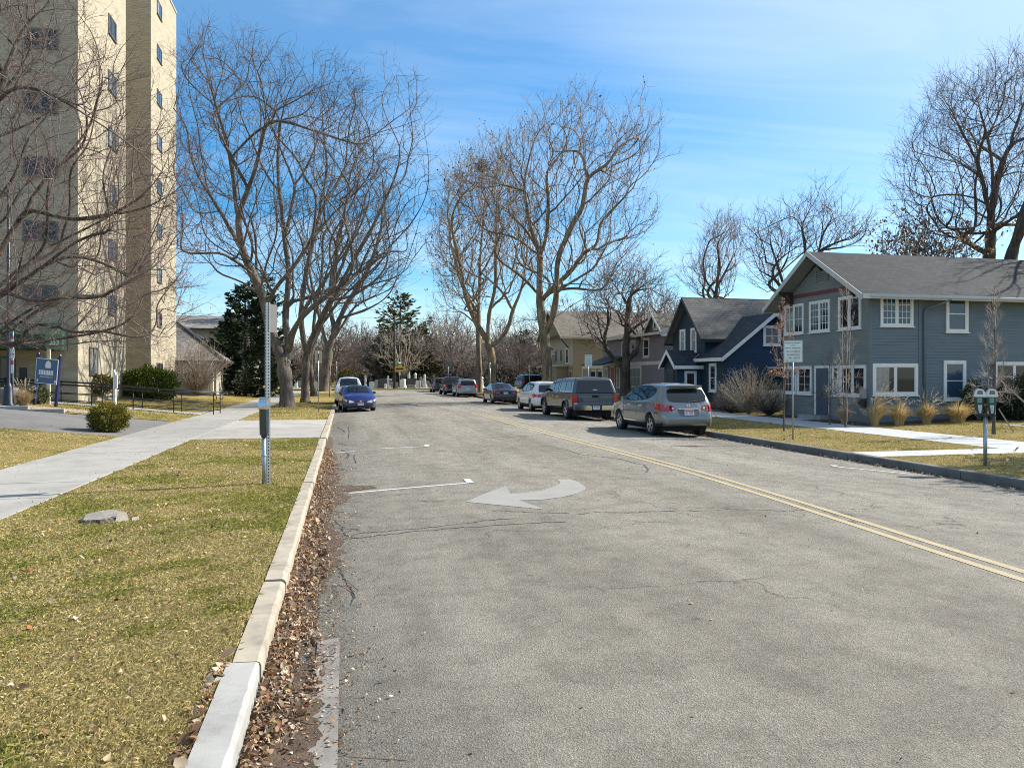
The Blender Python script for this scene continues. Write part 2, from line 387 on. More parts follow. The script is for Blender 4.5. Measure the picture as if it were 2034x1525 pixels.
BLACKPL = mat('black_plastic', (.02, .02, .022), .5)
CHROME = mat('chrome', (.75, .76, .78), .12, 1.0)
# ------------------------------------------------------------------ ground, road, kerbs, pavements
ASPH = mat_asphalt(); LAWN = mat_lawn('lawn', .5); LAWN2 = mat_lawn('dry_lawn', .05)
CONC = mat_concrete('pavement_concrete', (.335, .318, .284)); CONCR = mat_concrete('new_pavement_concrete', (.43, .43, .42), .12)
CONCG = mat_concrete('grey_kerb_concrete', (.345, .335, .31), .32, 2.5); CONCT = mat_concrete('tan_kerb_stone', (.375, .325, .25), .38, 2.5)
CONCD = mat_concrete('dirty_gutter_concrete', (.23, .21, .185), .45, 3)
DRIVEM = mat_concrete('old_driveway_asphalt', (.17, .165, .16), .25)
SOIL = mat('dark_soil', (.075, .05, .034), .95, var=.5, vs=9, bmp=1.0, bs=60, bd=.03)
def vnoise(x, y, s, seed=0):
    r = np.random.default_rng(seed); v = 0
    for k in range(9):
        a = r.uniform(0, 2 * pi); w = s * r.uniform(.5, 2.2)
        v = v + np.sin((x * cos(a) + y * sin(a)) * w + r.uniform(0, 6.28))
    return v / 3.0
def sheet(name, x0, x1, y0, y1, zf, m, dx=.6, dy=.6, kind='structure', jit=0):
    nx = max(1, int(round((x1 - x0) / dx))); ny = max(1, int(round((y1 - y0) / dy)))
    X, Y = np.meshgrid(np.linspace(x0, x1, nx + 1), np.linspace(y0, y1, ny + 1))
    Z = zf(X, Y) + (vnoise(X, Y, 1.6, 5) * jit if jit else 0)
    V = np.stack([X.ravel(), Y.ravel(), np.asarray(Z, float).ravel()], 1)
    i = np.arange(nx * ny); r = i // nx; c = i % nx; a = r * (nx + 1) + c
    F = np.stack([a, a + 1, a + nx + 2, a + nx + 1], 1)
    return tag(np_mesh(name, V, F, m, None, True), kind=kind)
flat = lambda z: (lambda X, Y: X * 0 + z)
sheet('ground', -700, 700, -300, 1100, flat(-.12), mat('distant_ground', (.2, .17, .10), .95, var=.3, vs=.05), 100, 100)
sheet('road', KL - .02, KR + .02, -12, 88.5, lambda X, Y: rz(X), ASPH, .45, 2.0)
sheet('cross_road', -160, 220, 88.5, 99, lambda X, Y: X * 0 + .0 + .10 * np.exp(-((Y - 94) / 3.) ** 2), ASPH, 4, 1.5)
sheet('verge', -4.1, KL - KW, -6, 22.1, gz, LAWN, .3, .3, jit=.006)
sheet('verge', -4.1, KL - KW, 31, 88.3, gz, LAWN2, .6, .8, jit=.012)
sheet('lawn', -46, -6.3, -8, 23.8, gz, LAWN2, .6, .6, jit=.012)
sheet('lawn', -60, -6.3, 31, 88.3, gz, LAWN, .7, .7, jit=.012)
sheet('verge', KR + KW, 15.8, -8, 14.6, gz, LAWN2, .4, .4, jit=.008)
sheet('verge', KR + KW, 15.8, 15.65, 88.3, gz, LAWN2, .5, .6, jit=.008)
sheet('lawn', 18.0, 75, -8, 88.3, gz, LAWN2, .9, .9, jit=.01)
sheet('cemetery_lawn', -220, 260, 99, 330, flat(.14), LAWN2, 12, 12)
sheet('driveway', -40, -6.3, 23.8, 31, lambda X, Y: gz(X, Y) - .012, DRIVEM, .6, .6)
def slabs(name, x0, x1, y0, y1, step, m, along='y', gap=.014, z=.012):
    b = MB()
    n = max(1, int(round(((y1 - y0) if along == 'y' else (x1 - x0)) / step)))
    for i in range(n):
        t = random.uniform(-.004, .004)
        if along == 'y':
            a, c = y0 + (y1 - y0) * i / n + gap / 2, y0 + (y1 - y0) * (i + 1) / n - gap / 2
            b.box(x0, x1, a, c, .0, .15 + z + t)
        else:
            a, c = x0 + (x1 - x0) * i / n + gap / 2, x0 + (x1 - x0) * (i + 1) / n - gap / 2
            b.box(a, c, y0, y1, .0, .15 + z + t)
    return tag(b.build(name, m, bevel=.008), kind='structure')
sheet('pavement_bed', -6.3, -4.1, -8, 88.3, flat(.145), SOIL, 3, 6)
slabs('pavement', -6.28, -4.12, -8, 23.75, 1.7, CONC)
slabs('pavement', -6.28, -4.12, 23.77, 31.2, 2.5, mat_concrete('driveway_pavement', (.30, .285, .26), .2))
slabs('pavement', -6.28, -4.12, 31.22, 88, 1.7, CONC)
sheet('pavement_bed', -4.1, KL - KW, 22.1, 31, flat(.145), SOIL, 3, 3)
slabs('driveway_apron', -4.1, KL - KW - .01, 22.12, 26.6, 3.5, mat_concrete('apron_concrete', (.33, .31, .275), .25), 'x')
slabs('driveway_apron', -4.1, KL - KW - .01, 26.62, 30.98, 3.5, mat_concrete('apron_concrete_pale', (.38, .36, .32), .3), 'x')
sheet('pavement_bed', 15.8, 18.0, -8, 88.3, flat(.09), SOIL, 3, 6)
slabs('pavement', 15.82, 17.98, -8, 88, 1.6, CONCR, z=-.04)
slabs('walkway', KR + KW + .01, 15.8, 14.62, 15.63, 1.4, CONCR, 'x', z=-.04)
slabs('walkway', 18.0, 19.2, 27.5, 28.5, .9, CONCR, 'x', z=-.03)
KERBD = mat_concrete('shade_darkened_kerb', (.17, .16, .145), .4, 1.5)  # stained concrete darkened all over to stand in for its shaded road face
def kerbs(side):
    y = -8.0; k = 0
    groups = {}
    while y < 88:
        ln = random.uniform(2.6, 3.4)
        if side < 0:
            if y < 4.88: ln = 4.9 - y
            elif y < 6.0: ln = .95
        key = 'new' if (side > 0 or y < 4.85) else 'old'
        b = groups.setdefault(key, MB())
        j = random.uniform(-.012, .012) if key == 'old' else 0
        z1 = (.165 if side < 0 else .115) + (random.uniform(-.012, .01) if key == 'old' else .003)
        y1 = y + ln - .02; n = max(1, int(ln / (.11 if y < 16 else .6))); prev = None
        for i in range(n + 1):
            t = y + (y1 - y) * i / n; e = (.010 if i in (0, n) else 0) * random.uniform(.3, 1.6); q = random.gauss(0, .0035); chip = .018 * (random.random() < .06) * (key == 'old')
            fx = KL + j if side < 0 else KR + j; bx = fx + side * (KW + (.02 if key == 'new' else 0))
            row = [(fx - side * q, t, -.12), (fx - side * q, t, z1 - .03 - e), (fx + side * (.008 + chip), t, z1 - .010 - e - chip * .5), (fx + side * (.026 + chip + q), t, z1 - e + q * .5), (bx, t, z1 - e * .6), (bx, t, -.12)]
            ids = [b.v(p) for p in row]
            if prev:
                for k_ in range(5):
                    f = [prev[k_], ids[k_], ids[k_ + 1], prev[k_ + 1]]; b.F.append(f if side < 0 else f[::-1]); b.m.append(0); b.U += [(0, 0)] * 4
            if i in (0, n): f = list(ids); b.F.append(f if (i == 0) == (side < 0) else f[::-1]); b.m.append(0); b.U += [(0, 0)] * 6
            prev = ids
        y += ln
    for key, b in groups.items():
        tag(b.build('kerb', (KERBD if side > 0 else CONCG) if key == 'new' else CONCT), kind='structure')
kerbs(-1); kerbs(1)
sheet('gutter_patch', -.19, -.035, 2.0, 5.6, lambda X, Y: rz(X) + .008, CONCD, .08, .3)
sheet('planting_bed', 18.05, 19.25, 24.0, 30.6, lambda X, Y: gz(X, Y) + .012, SOIL, .3, .3, jit=.012)
sheet('planting_bed', 19.25, 34, 23.7, 24.8, lambda X, Y: gz(X, Y) + .012, SOIL, .3, .3, jit=.012)
sheet('gravel_bed', 22, 27, 20.2, 21.6, lambda X, Y: gz(X, Y) + .012, mat('pale_gravel', (.34, .31, .29), .95, var=.6, vs=30, bmp=1, bs=60), .3, .3)
sheet('mulch_bed', 18.05, 21, 33.0, 35.6, lambda X, Y: gz(X, Y) + .012, mat('red_mulch', (.16, .075, .05), .95, var=.6, vs=22, bmp=1, bs=50), .3, .3, jit=.03)
sheet('mulch_bed', -13.6, -9.5, 31.6, 33.4, lambda X, Y: gz(X, Y) + .012, mat('pink_gravel', (.36, .27, .22), .95, var=.5, vs=30, bmp=1, bs=50), .3, .3)
b = MB()
for i in range(10):
    x0 = -10.2 - i * 1.2; b.box(x0 - 1.185, x0, 31.02, 31.17, float(gz(x0, 31)) - .15, float(gz(x0 - .6, 31)) + .1)
tag(b.build('driveway_kerb', CONCG, bevel=.012), kind='structure')
sheet('ramp_walk', -12.8, -6.3, 36.0, 37.1, lambda X, Y: gz(X, Y) + .02, CONCR, .5, .5)

# ------------------------------------------------------------------ painted markings, cracks, patches
def onroad(pts, dz=.004):
    out = []
    for x, y in pts: 
        p = Gp(x, y, .03); p = Gp(x, y, float(rz(p.x)) + dz); out.append((p.x, p.y, float(rz(p.x)) + dz))
    return out
def marking(name, poly, m, dz=.004):
    """polygon (world x, y) draped on the road"""
    bm = bmesh.new(); bm.faces.new([bm.verts.new((x, y, 0)) for x, y in poly])
    xs = [p[0] for p in poly]; x = math.ceil(min(xs) / .3) * .3
    while x < max(xs):
        bmesh.ops.bisect_plane(bm, geom=bm.verts[:] + bm.edges[:] + bm.faces[:], plane_co=(x, 0, 0), plane_no=(1, 0, 0)); x += .3
    bmesh.ops.triangulate(bm, faces=bm.faces[:])
    for v in bm.verts: v.co.z = float(rz(v.co.x)) + dz
    bmesh.ops.recalc_face_normals(bm, faces=bm.faces[:])
    me = bpy.data.meshes.new(name); bm.to_mesh(me); bm.free()
    for p in me.polygons: 
        if p.normal.z < 0: p.flip()
    fin_mesh(me, m, False); return tag(link(name, me), kind='structure')
def worn(name, col, wear=.5, thr=.5):
    m = bpy.data.materials.new(name); nt, N, L, P = nodes(m); co = objco(N)
    f = tex_noise(N, L, co, 75, 5, .75); g = tex_noise(N, L, co, 2.2, 4, .6)
    c = mixc(N, L, 1.0, col, ramp(N, L, g, [(.3, (.86, .86, .86)), (.7, (1.05, 1.05, 1.05))]), 'MULTIPLY')
    c = mixc(N, L, ramp(N, L, f, [(thr - .14, (1, 1, 1)), (thr + .06, (0, 0, 0))]), c, (.2, .19, .17))
    L.new(c, P.inputs['Base Color']); setp(P, rough=.8); return m
YEL = worn('worn_yellow_paint', (.50, .37, .16), thr=.52); WHT = worn('worn_white_paint', (.54, .53, .50), thr=.43); ARR = worn('faded_white_arrow_paint', (.30, .285, .252), thr=.45)
yl = [(-6, 5.95), (3, 5.96), (5.5, 6.0), (8, 6.16), (10.5, 6.32), (13.5, 6.42), (17, 6.38), (22, 6.27), (28, 6.2), (36, 6.15)]
def catm(pts, n=6):
    P = [np.array(p, float) for p in pts]; P = [2 * P[0] - P[1]] + P + [2 * P[-1] - P[-2]]; out = []
    for i in range(1, len(P) - 2):
        for t in np.linspace(0, 1, n, endpoint=False):
            a, b_, c, d = P[i - 1:i + 3]
            out.append(.5 * (2 * b_ + (c - a) * t + (2 * a - 5 * b_ + 4 * c - d) * t * t + (3 * b_ - a - 3 * c + d) * t ** 3))
    return out + [P[-2]]
ylc = catm(yl, 6)
for off in (-.125, .125):
    V = []; F = []
    for i, p in enumerate(ylc):
        for w in (-.055, .055):
            x = p[1] + off + w; V.append((x, p[0], float(rz(x)) + .004))
    for i in range(len(ylc) - 1): F.append((2 * i, 2 * i + 1, 2 * i + 3, 2 * i + 2))
    tag(mesh_obj('centre_line', V, F, YEL), kind='structure')
def zp(zx, zy, x0=600, y0=820, s=2.904): return (x0 + zx / s, y0 + zy / s)
arrow = [(945, 511), (1050, 465), (1176, 420), (1200, 464), (1290, 460), (1380, 446), (1450, 425), (1485, 407), (1490, 397), (1478, 388), (1462, 384), (1545, 380), (1595, 397), (1640, 430), (1630, 443), (1590, 462), (1500, 484), (1370, 500), (1252, 502), (1402, 555), (1150, 531)]
marking('lane_arrow', [p[:2] for p in onroad([zp(*q) for q in arrow])], ARR)
def tmark(a, b_, c):
    a, b_, c = [Vector(p[:2]) for p in onroad([a, b_, c])]
    u = (b_ - a).normalized(); n = Vector((-u.y, u.x)); w = .05
    marking('parking_mark', [a - n * w, b_ - n * w, b_ + n * w, a + n * w], WHT)
    v = (c - b_); e = u * .06
    marking('parking_mark', [b_ - e - v * .12, b_ + e * 1.0 - v * .12, c + e, c - e], WHT, .008)
tmark((694, 979), (934, 958), (926, 951)); tmark((745, 891), (848, 886), (847, 883)); tmark((668, 899), (705, 895.5), (705, 895))
tmark((1810, 940), (1660, 926), (1655, 923.5))
CRK = mat('crack_filler', (.035, .034, .034), .85, var=.4, vs=20)
def crack(pts, w=.011, name='road_crack', jit=.02):
    P = [Vector(p) for p in onroad(pts, .003)]; Q = []
    for a, c in zip(P[:-1], P[1:]):
        n = max(1, int((c - a).length / .06))
        for i in range(n): Q.append(a.lerp(c, i / n) + Vector((random.gauss(0, jit * .5), random.gauss(0, jit), 0)))
    Q.append(P[-1]); V = []; F = []
    for i, q in enumerate(Q):
        t = (Q[min(i + 1, len(Q) - 1)] - Q[max(i - 1, 0)]).normalized(); n = Vector((-t.y, t.x, 0))
        ww = w * random.uniform(.35, 1.5) * (1 if .03 < i / len(Q) < .97 else .3)
        for s_ in (-1, 1):
            p = q + n * ww * s_; V.append((p.x, p.y, float(rz(p.x)) + .003))
    for i in range(len(Q) - 1): F.append((2 * i, 2 * i + 1, 2 * i + 3, 2 * i + 2))
    tag(mesh_obj(name, V, F, CRK), kind='structure')
for c, w in (([(245, 725), (330, 690), (480, 682), (680, 664), (900, 640), (1100, 615), (1240, 605)], .010), ([(240, 728), (480, 700), (680, 680), (860, 664), (1100, 648), (1330, 634), (1530, 625)], .013),
             ([(1090, 560), (1240, 568), (1420, 572), (1545, 578)], .010), ([(1560, 585), (1700, 570), (1850, 572), (2033, 566), (2250, 560)], .012),
             ([(162, 820), (170, 860), (225, 905), (240, 960), (280, 1010), (288, 1060), (280, 1105)], .009), ([(1440, 205), (1520, 210), (1600, 238), (1720, 252), (1835, 265), (1930, 293), (1975, 300), (2000, 330), (1980, 345)], .016),
             ([(1030, 150), (1130, 140), (1200, 138), (1330, 130), (1420, 128)], .018), ([(200, 80), (235, 100), (245, 112)], .02), ([(265, 75), (272, 110), (266, 150)], .012), ([(200, 180), (225, 178), (250, 186)], .02), ([(225, 212), (262, 232), (270, 245), (255, 262)], .024), ([(305, 240), (300, 262), (310, 290)], .012), ([(165, 610), (215, 640), (245, 700), (300, 720)], .012)):
    crack([zp(*q) for q in c], w)
crack([(zp(170, 630, 1300, 780, 2.771)), zp(300, 632, 1300, 780, 2.771), zp(420, 632, 1300, 780, 2.771)], .012)
crack([zp(190, 652, 1300, 780, 2.771), zp(400, 640, 1300, 780, 2.771), zp(760, 650, 1300, 780, 2.771), zp(860, 640, 1300, 780, 2.771)], .009)
DIRTR = mat('gutter_dirt', (.10, .066, .042), .95, var=.55, vs=14, bmp=1.0, bs=70, bd=.02)
def dirt_strip():
    ys = np.arange(1.5, 24, .05); n1 = vnoise(ys, ys * 0, 1.4, 3); n2 = vnoise(ys, ys * 0, 9, 4); 
    w = .36 + .07 * n1 + .035 * n2 + .25 * np.exp(-((ys - 12.0) / .7) ** 2) + .12 * np.exp(-((ys - 4.3) / .8) ** 2)
    w = w * (1 - .55 * sstep(15, 23, ys)) * (1 - .2 * sstep(4, 2, ys))
    V = []; F = []
    for i, y in enumerate(ys):
        for k, t in enumerate(np.linspace(0, 1, 6)):
            x = KL - .01 + w[i] * t * (1 + random.uniform(-.05, .05) * (t > .9)); V.append((x, y, float(rz(x)) + .004 + .022 * (1 - t) ** 1.5 + random.uniform(0, .006) * (t < 1)))
    for i in range(len(ys) - 1):
        for k in range(5): a = i * 6 + k; F.append((a, a + 1, a + 7, a + 6))
    tag(mesh_obj('gutter_dirt', V, F, DIRTR, None, True), label='brown dirt settled along the left gutter', kind='stuff')
dirt_strip()
def dirt_patch(px, py, rx, ry, seed):
    c = Gp(px, py, .02); r = np.random.default_rng(seed); k = 40
    poly = []
    for i in range(k):
        a = 2 * pi * i / k; q = 1 + .18 * math.sin(3 * a + seed) + r.uniform(-.16, .16)
        poly.append((c.x + rx * q * cos(a), c.y + ry * q * sin(a)))
    marking('dirt_patch', poly, DIRTR, .006)
dirt_patch(688, 970, .42, .35, 2)

# ------------------------------------------------------------------ leaf litter, grass blades
LEAFM = mat_tint('dry_leaf', .75, spec=.25, trans=.25)
LEAFC = np.array([(.46, .33, .21), (.56, .44, .31), (.33, .20, .11), (.20, .11, .062), (.11, .066, .045), (.62, .53, .41), (.34, .11, .05), (.50, .36, .20)])
LEAFP = np.array([.20, .15, .20, .20, .15, .04, .012, .048])
def leaves_mesh(name, P, size, lift, m=LEAFM, tilt=.45, parent=None, cols=None, pal=LEAFC, pp=LEAFP):
    """cupped, pointed leaves (two quads a side) lying at points P"""
    n = len(P); a = rng.uniform(0, 2 * pi, n); t1 = rng.normal(0, tilt, n); t2 = rng.normal(0, tilt, n)
    L_ = size * np.exp(rng.normal(-.05, .27, n)); Wd = L_ * rng.uniform(.42, .8, n); fold = rng.uniform(.05, .6, n); curl = rng.normal(0, .35, n)
    base = np.array([(-.5, 0, 0), (-.15, .5, 1), (.25, .36, .8), (.55, 0, 0), (.25, -.36, .8), (-.15, -.5, 1), (.05, 0, 0)])
    x = base[:, 0][None] * L_[:, None]; y = base[:, 1][None] * Wd[:, None]; z = np.abs(base[:, 1])[None] * Wd[:, None] * fold[:, None] + curl[:, None] * x * x / L_[:, None]
    x = x + rng.normal(0, .05, x.shape) * L_[:, None]; y = y + rng.normal(0, .05, y.shape) * L_[:, None]
    z2 = z * np.cos(t1)[:, None] + y * np.sin(t1)[:, None]; y = y * np.cos(t1)[:, None] - z * np.sin(t1)[:, None]; z = z2
    z2 = z * np.cos(t2)[:, None] + x * np.sin(t2)[:, None]; x = x * np.cos(t2)[:, None] - z * np.sin(t2)[:, None]; z = z2
    X = x * np.cos(a)[:, None] - y * np.sin(a)[:, None]; Y = x * np.sin(a)[:, None] + y * np.cos(a)[:, None]
    if lift is not None: z = z - z.min(1, keepdims=True) + lift
    V = np.stack([X + P[:, 0:1], Y + P[:, 1:2], z + P[:, 2:3]], 2).reshape(-1, 3)
    o = (np.arange(n) * 7)[:, None]
    q = np.concatenate([o + np.array(k) for k in ([0, 6, 2], [0, 2, 1], [6, 3, 2], [0, 5, 4], [0, 4, 6], [6, 4, 3])])
    ci = rng.choice(len(pal), n, p=pp); c = pal[ci] * rng.uniform(.7, 1.25, (n, 1)) if cols is None else cols
    C = np.concatenate([np.repeat(c, 7, 0), np.ones((n * 7, 1))], 1)
    return np_mesh(name, V, q, m, parent, False, C)
def gutter_leaves():
    n = 18000
    y = 1.6 + (rng.uniform(0, 1, n) ** 1.25) * 18.5
    w = (.255 + .06 * vnoise(y, y * 0, 1.5, 8)) * (.68 + .32 * sstep(3.2, 5.2, y))
    t = np.abs(rng.normal(0, .62, n)); keep = (t < 1.25) & (vnoise(y * 1.0, t * 3, 2.2, 12) > -1.25 + .9 * (t > .6)); y, w, t = y[keep], w[keep], t[keep]
    x = KL + .02 + w * t * (1 - .45 * sstep(12, 20, y)); heap = .05 * np.exp(-(t / .5) ** 2) * rng.uniform(0, 1, len(y))
    tag(leaves_mesh('fallen_leaves', np.stack([x, y, rz(x) + .006 + heap], 1), .034, 0.0, tilt=.6), label='dry brown leaves heaped along the left gutter', kind='stuff')
    n = 9000; y = 1.6 + rng.uniform(0, 1, n) ** 1.3 * 17; x = KL + .03 + np.abs(rng.normal(0, .3, n))     # crumbs
    tag(leaves_mesh('leaf_crumbs', np.stack([x, y, rz(x) + .012], 1), .018, 0.0), label='crumbled leaf bits in the left gutter', kind='stuff')
    n = 380; y = rng.uniform(2.4, 5.0, n); x = KL - KW - .03 - np.abs(rng.normal(0, .035, n))
    tag(leaves_mesh('fallen_leaves', np.stack([x, y, np.full(n, .15)], 1), .05, 0.0), label='dry leaves caught between lawn and pale kerb', kind='stuff')
    n = 760; x = rng.uniform(-4.1, -.8, n); y = 2.5 + rng.uniform(0, 1, n) ** 1.4 * 19
    tag(leaves_mesh('scattered_leaves', np.stack([x, y, gz(x, y) + .02], 1), .042, 0.0), label='pale dry leaves scattered over the left verge', kind='stuff')
    n = 420; x = np.where(rng.uniform(0, 1, n) < .6, rng.uniform(KR + .3, 15.7, n), rng.uniform(18.1, 20.5, n)); y = rng.uniform(8, 40, n)
    tag(leaves_mesh('scattered_leaves', np.stack([x, y, gz(x, y) + .01], 1), .08, 0.0), label='dry leaves scattered over the right verge', kind='stuff')
    n = 1300; y = rng.uniform(6, 60, n); x = KR - np.abs(rng.normal(0, .16, n)) - .02
    tag(leaves_mesh('fallen_leaves', np.stack([x, y, rz(x) + .006], 1), .06, 0.0), label='dry leaves in the shaded right gutter', kind='stuff')
    n = 190; x = rng.uniform(.3, 10.5, n); y = 3 + rng.uniform(0, 1, n) ** 1.5 * 30
    tag(leaves_mesh('road_debris', np.stack([x, y, rz(x) + .003], 1), .026, 0.0), label='small leaf scraps lying on the roadway', kind='stuff')
    n = 700; x = rng.uniform(-6.2, -4.2, n); y = 9 + rng.uniform(0, 1, n) * 22; k = rng.uniform(0, 1, n) < (.25 + .75 * (np.abs(x + 5.2) > .6)); x, y = x[k], y[k]
    tag(leaves_mesh('berry_litter', np.stack([x, y, np.full(len(x), .163)], 1), .022, 0.0, pal=np.array([(.25, .10, .07), (.35, .2, .13)]), pp=np.array([.5, .5])), label='reddish berry litter on the left pavement', kind='stuff')
gutter_leaves()
def gutter_twigs():
    b = MB(); r = random.Random(5)
    for i in range(150):
        y = 1.8 + r.random() ** 1.3 * 15; x = KL + .03 + abs(r.gauss(0, .22)); a = r.uniform(0, pi); l = r.uniform(.05, .22); z = float(rz(x)) + r.uniform(.012, .05); c = Vector((x, y, z)); d = Vector((cos(a), sin(a), r.uniform(-.1, .1))) * l
        b.tube([c - d, c + d * .2 + Vector((0, 0, r.uniform(-.004, .008))), c + d], [.0035, .003, .0018], 4, False)
    tag(b.build('twig_litter', mat('twig_litter_bark', (.14, .10, .07), .9)), 'thin dry twigs among the gutter leaves', None, None, 'stuff')
gutter_twigs()
GRASSM = mat_tint('grass_blade', .8, spec=.15, trans=.3)
def blades(name, label, boxes, dens, hgt, wid, greenbias=0.0, seed=1, lean=.9):
    r = np.random.default_rng(seed); Xs = []; Ys = []; Ss = []
    for x0, x1, y0, y1 in boxes:
        for ya in np.arange(y0, y1, .5):
            d = max(2.2, ya); n = int(dens(d) * .5 * (x1 - x0)); Xs.append(r.uniform(x0, x1, n)); Ys.append(r.uniform(ya, min(ya + .5, y1), n)); Ss.append(np.full(n, max(1.0, d / 5.5) ** .75))
    x = np.concatenate(Xs); y = np.concatenate(Ys); s = np.concatenate(Ss); n = len(x)
    pn = vnoise(x, y, 1.9, 21) + .8 * vnoise(x, y, 6, 22) + r.normal(0, .55, n) + greenbias
    straw = np.array([(.52, .415, .19), (.62, .515, .28), (.43, .33, .14), (.40, .345, .115)]); green = np.array([(.25, .26, .06), (.34, .31, .08), (.19, .21, .05), (.38, .33, .10)])
    pn = pn + .9 * vnoise(x, y, .9, 31); g = (pn > .60); c = np.where(g[:, None], green[r.integers(0, 4, n)], straw[r.integers(0, 4, n)]) * r.uniform(.65, 1.2, (n, 1))
    a = r.uniform(0, 2 * pi, n); h = hgt * r.uniform(.45, 1.3, n) * np.where(g, 1.1, .9); l = np.abs(r.normal(0, lean, n)) * h; w = wid * s * r.uniform(.6, 1.3, n)
    z = gz(x, y) - .004; fx, fy = np.cos(a), np.sin(a); b_ = r.uniform(0, 2 * pi, n); px, py = np.cos(b_) * w, np.sin(b_) * w
    V = np.stack([np.stack([x - px, y - py, z], 1), np.stack([x + px, y + py, z], 1), np.stack([x + fx * l * .45 + px * .6, y + fy * l * .45 + py * .6, z + h * .62], 1), np.stack([x + fx * l, y + fy * l, z + h * np.clip(1 - .25 * l / h, .3, 1)], 1)], 1).reshape(-1, 3)
    o = (np.arange(n) * 4)[:, None]; F = np.concatenate([o + np.array([0, 1, 2]), o + np.array([0, 2, 3])])
    C = np.concatenate([np.repeat(c, 4, 0), np.ones((n * 4, 1))], 1)
    tag(np_mesh(name, V, F, GRASSM, None, False, C), label=label, kind='stuff')
blades('grass', 'short straw and green grass of the left verge', [(-4.08, KL - KW - .045, 2.2, 22)], lambda d: 19000 if d < 4.5 else max(1700, 19000 * (4.5 / d) ** 1.6), .034, .00125, .1, 1)
blades('grass', 'dry grass of the lawn left of the pavement', [(-13, -6.32, 12, 23.7)], lambda d: max(600, 14000 * (4.5 / d) ** 1.7), .034, .0016, -.6, 2)
blades('grass', 'dry grass of the verge before the slate house', [(KR + KW + .02, 15.78, 6, 14.55), (KR + KW + .02, 15.78, 15.7, 30), (18.02, 25, 9, 23.6)], lambda d: max(450, 14000 * (4.5 / d) ** 1.75), .036, .0018, -.9, 3)
blades('grass', 'grass around the street trees on the far verge', [(-4.08, KL - KW - .02, 31.05, 50), (-12, -6.4, 31.3, 45)], lambda d: 240, .05, .0022, -.2, 4)

blades('kerb_grass', 'grass blades leaning over the left kerb', [(KL - KW - .09, KL - KW - .005, 4.9, 20)], lambda d: 5200 if d < 9 else 2200, .042, .0012, .3, 10, .8)
# ------------------------------------------------------------------ trees
def perp(t):
    r = np.array([1.0, .13, .07]) if abs(t[0]) < .75 * np.linalg.norm(t) else np.array([.1, .15, 1.0])
    a = np.cross(t, r); return a / (np.linalg.norm(a) + 1e-9)
def sample_ends(poly, d0, n, dr, seed, inner=.0):
    """points in the crown: a pixel outline at distance d0, spread in depth where the crown is wide"""
    r = np.random.default_rng(seed); P = np.array(poly, float); out = []
    c = P.mean(0); x0, y0 = P.min(0); x1, y1 = P.max(0)
    while len(out) < n:
        q = np.array([r.uniform(x0, x1), r.uniform(y0, y1)])
        ins = False; j = len(P) - 1; 
        for i in range(len(P)):
            if (P[i, 1] > q[1]) != (P[j, 1] > q[1]) and q[0] < (P[j, 0] - P[i, 0]) * (q[1] - P[i, 1]) / (P[j, 1] - P[i, 1]) + P[i, 0]: ins = not ins
            j = i
        if not ins: continue
        seg = np.roll(P, -1, 0) - P; t = np.clip(((q - P) * seg).sum(1) / (seg ** 2).sum(1), 0, 1); e = np.min(np.linalg.norm(P + seg * t[:, None] - q, axis=1))
        f = min(1, e / (.28 * min(x1 - x0, y1 - y0)))
        dd = dr * sqrt(max(0.02, 1 - (1 - f) ** 2)) * np.clip(r.normal(0, .55), -1, 1)
        out.append(np.array(Wp(q[0], q[1], d0 + dd)))
    return np.array(out)
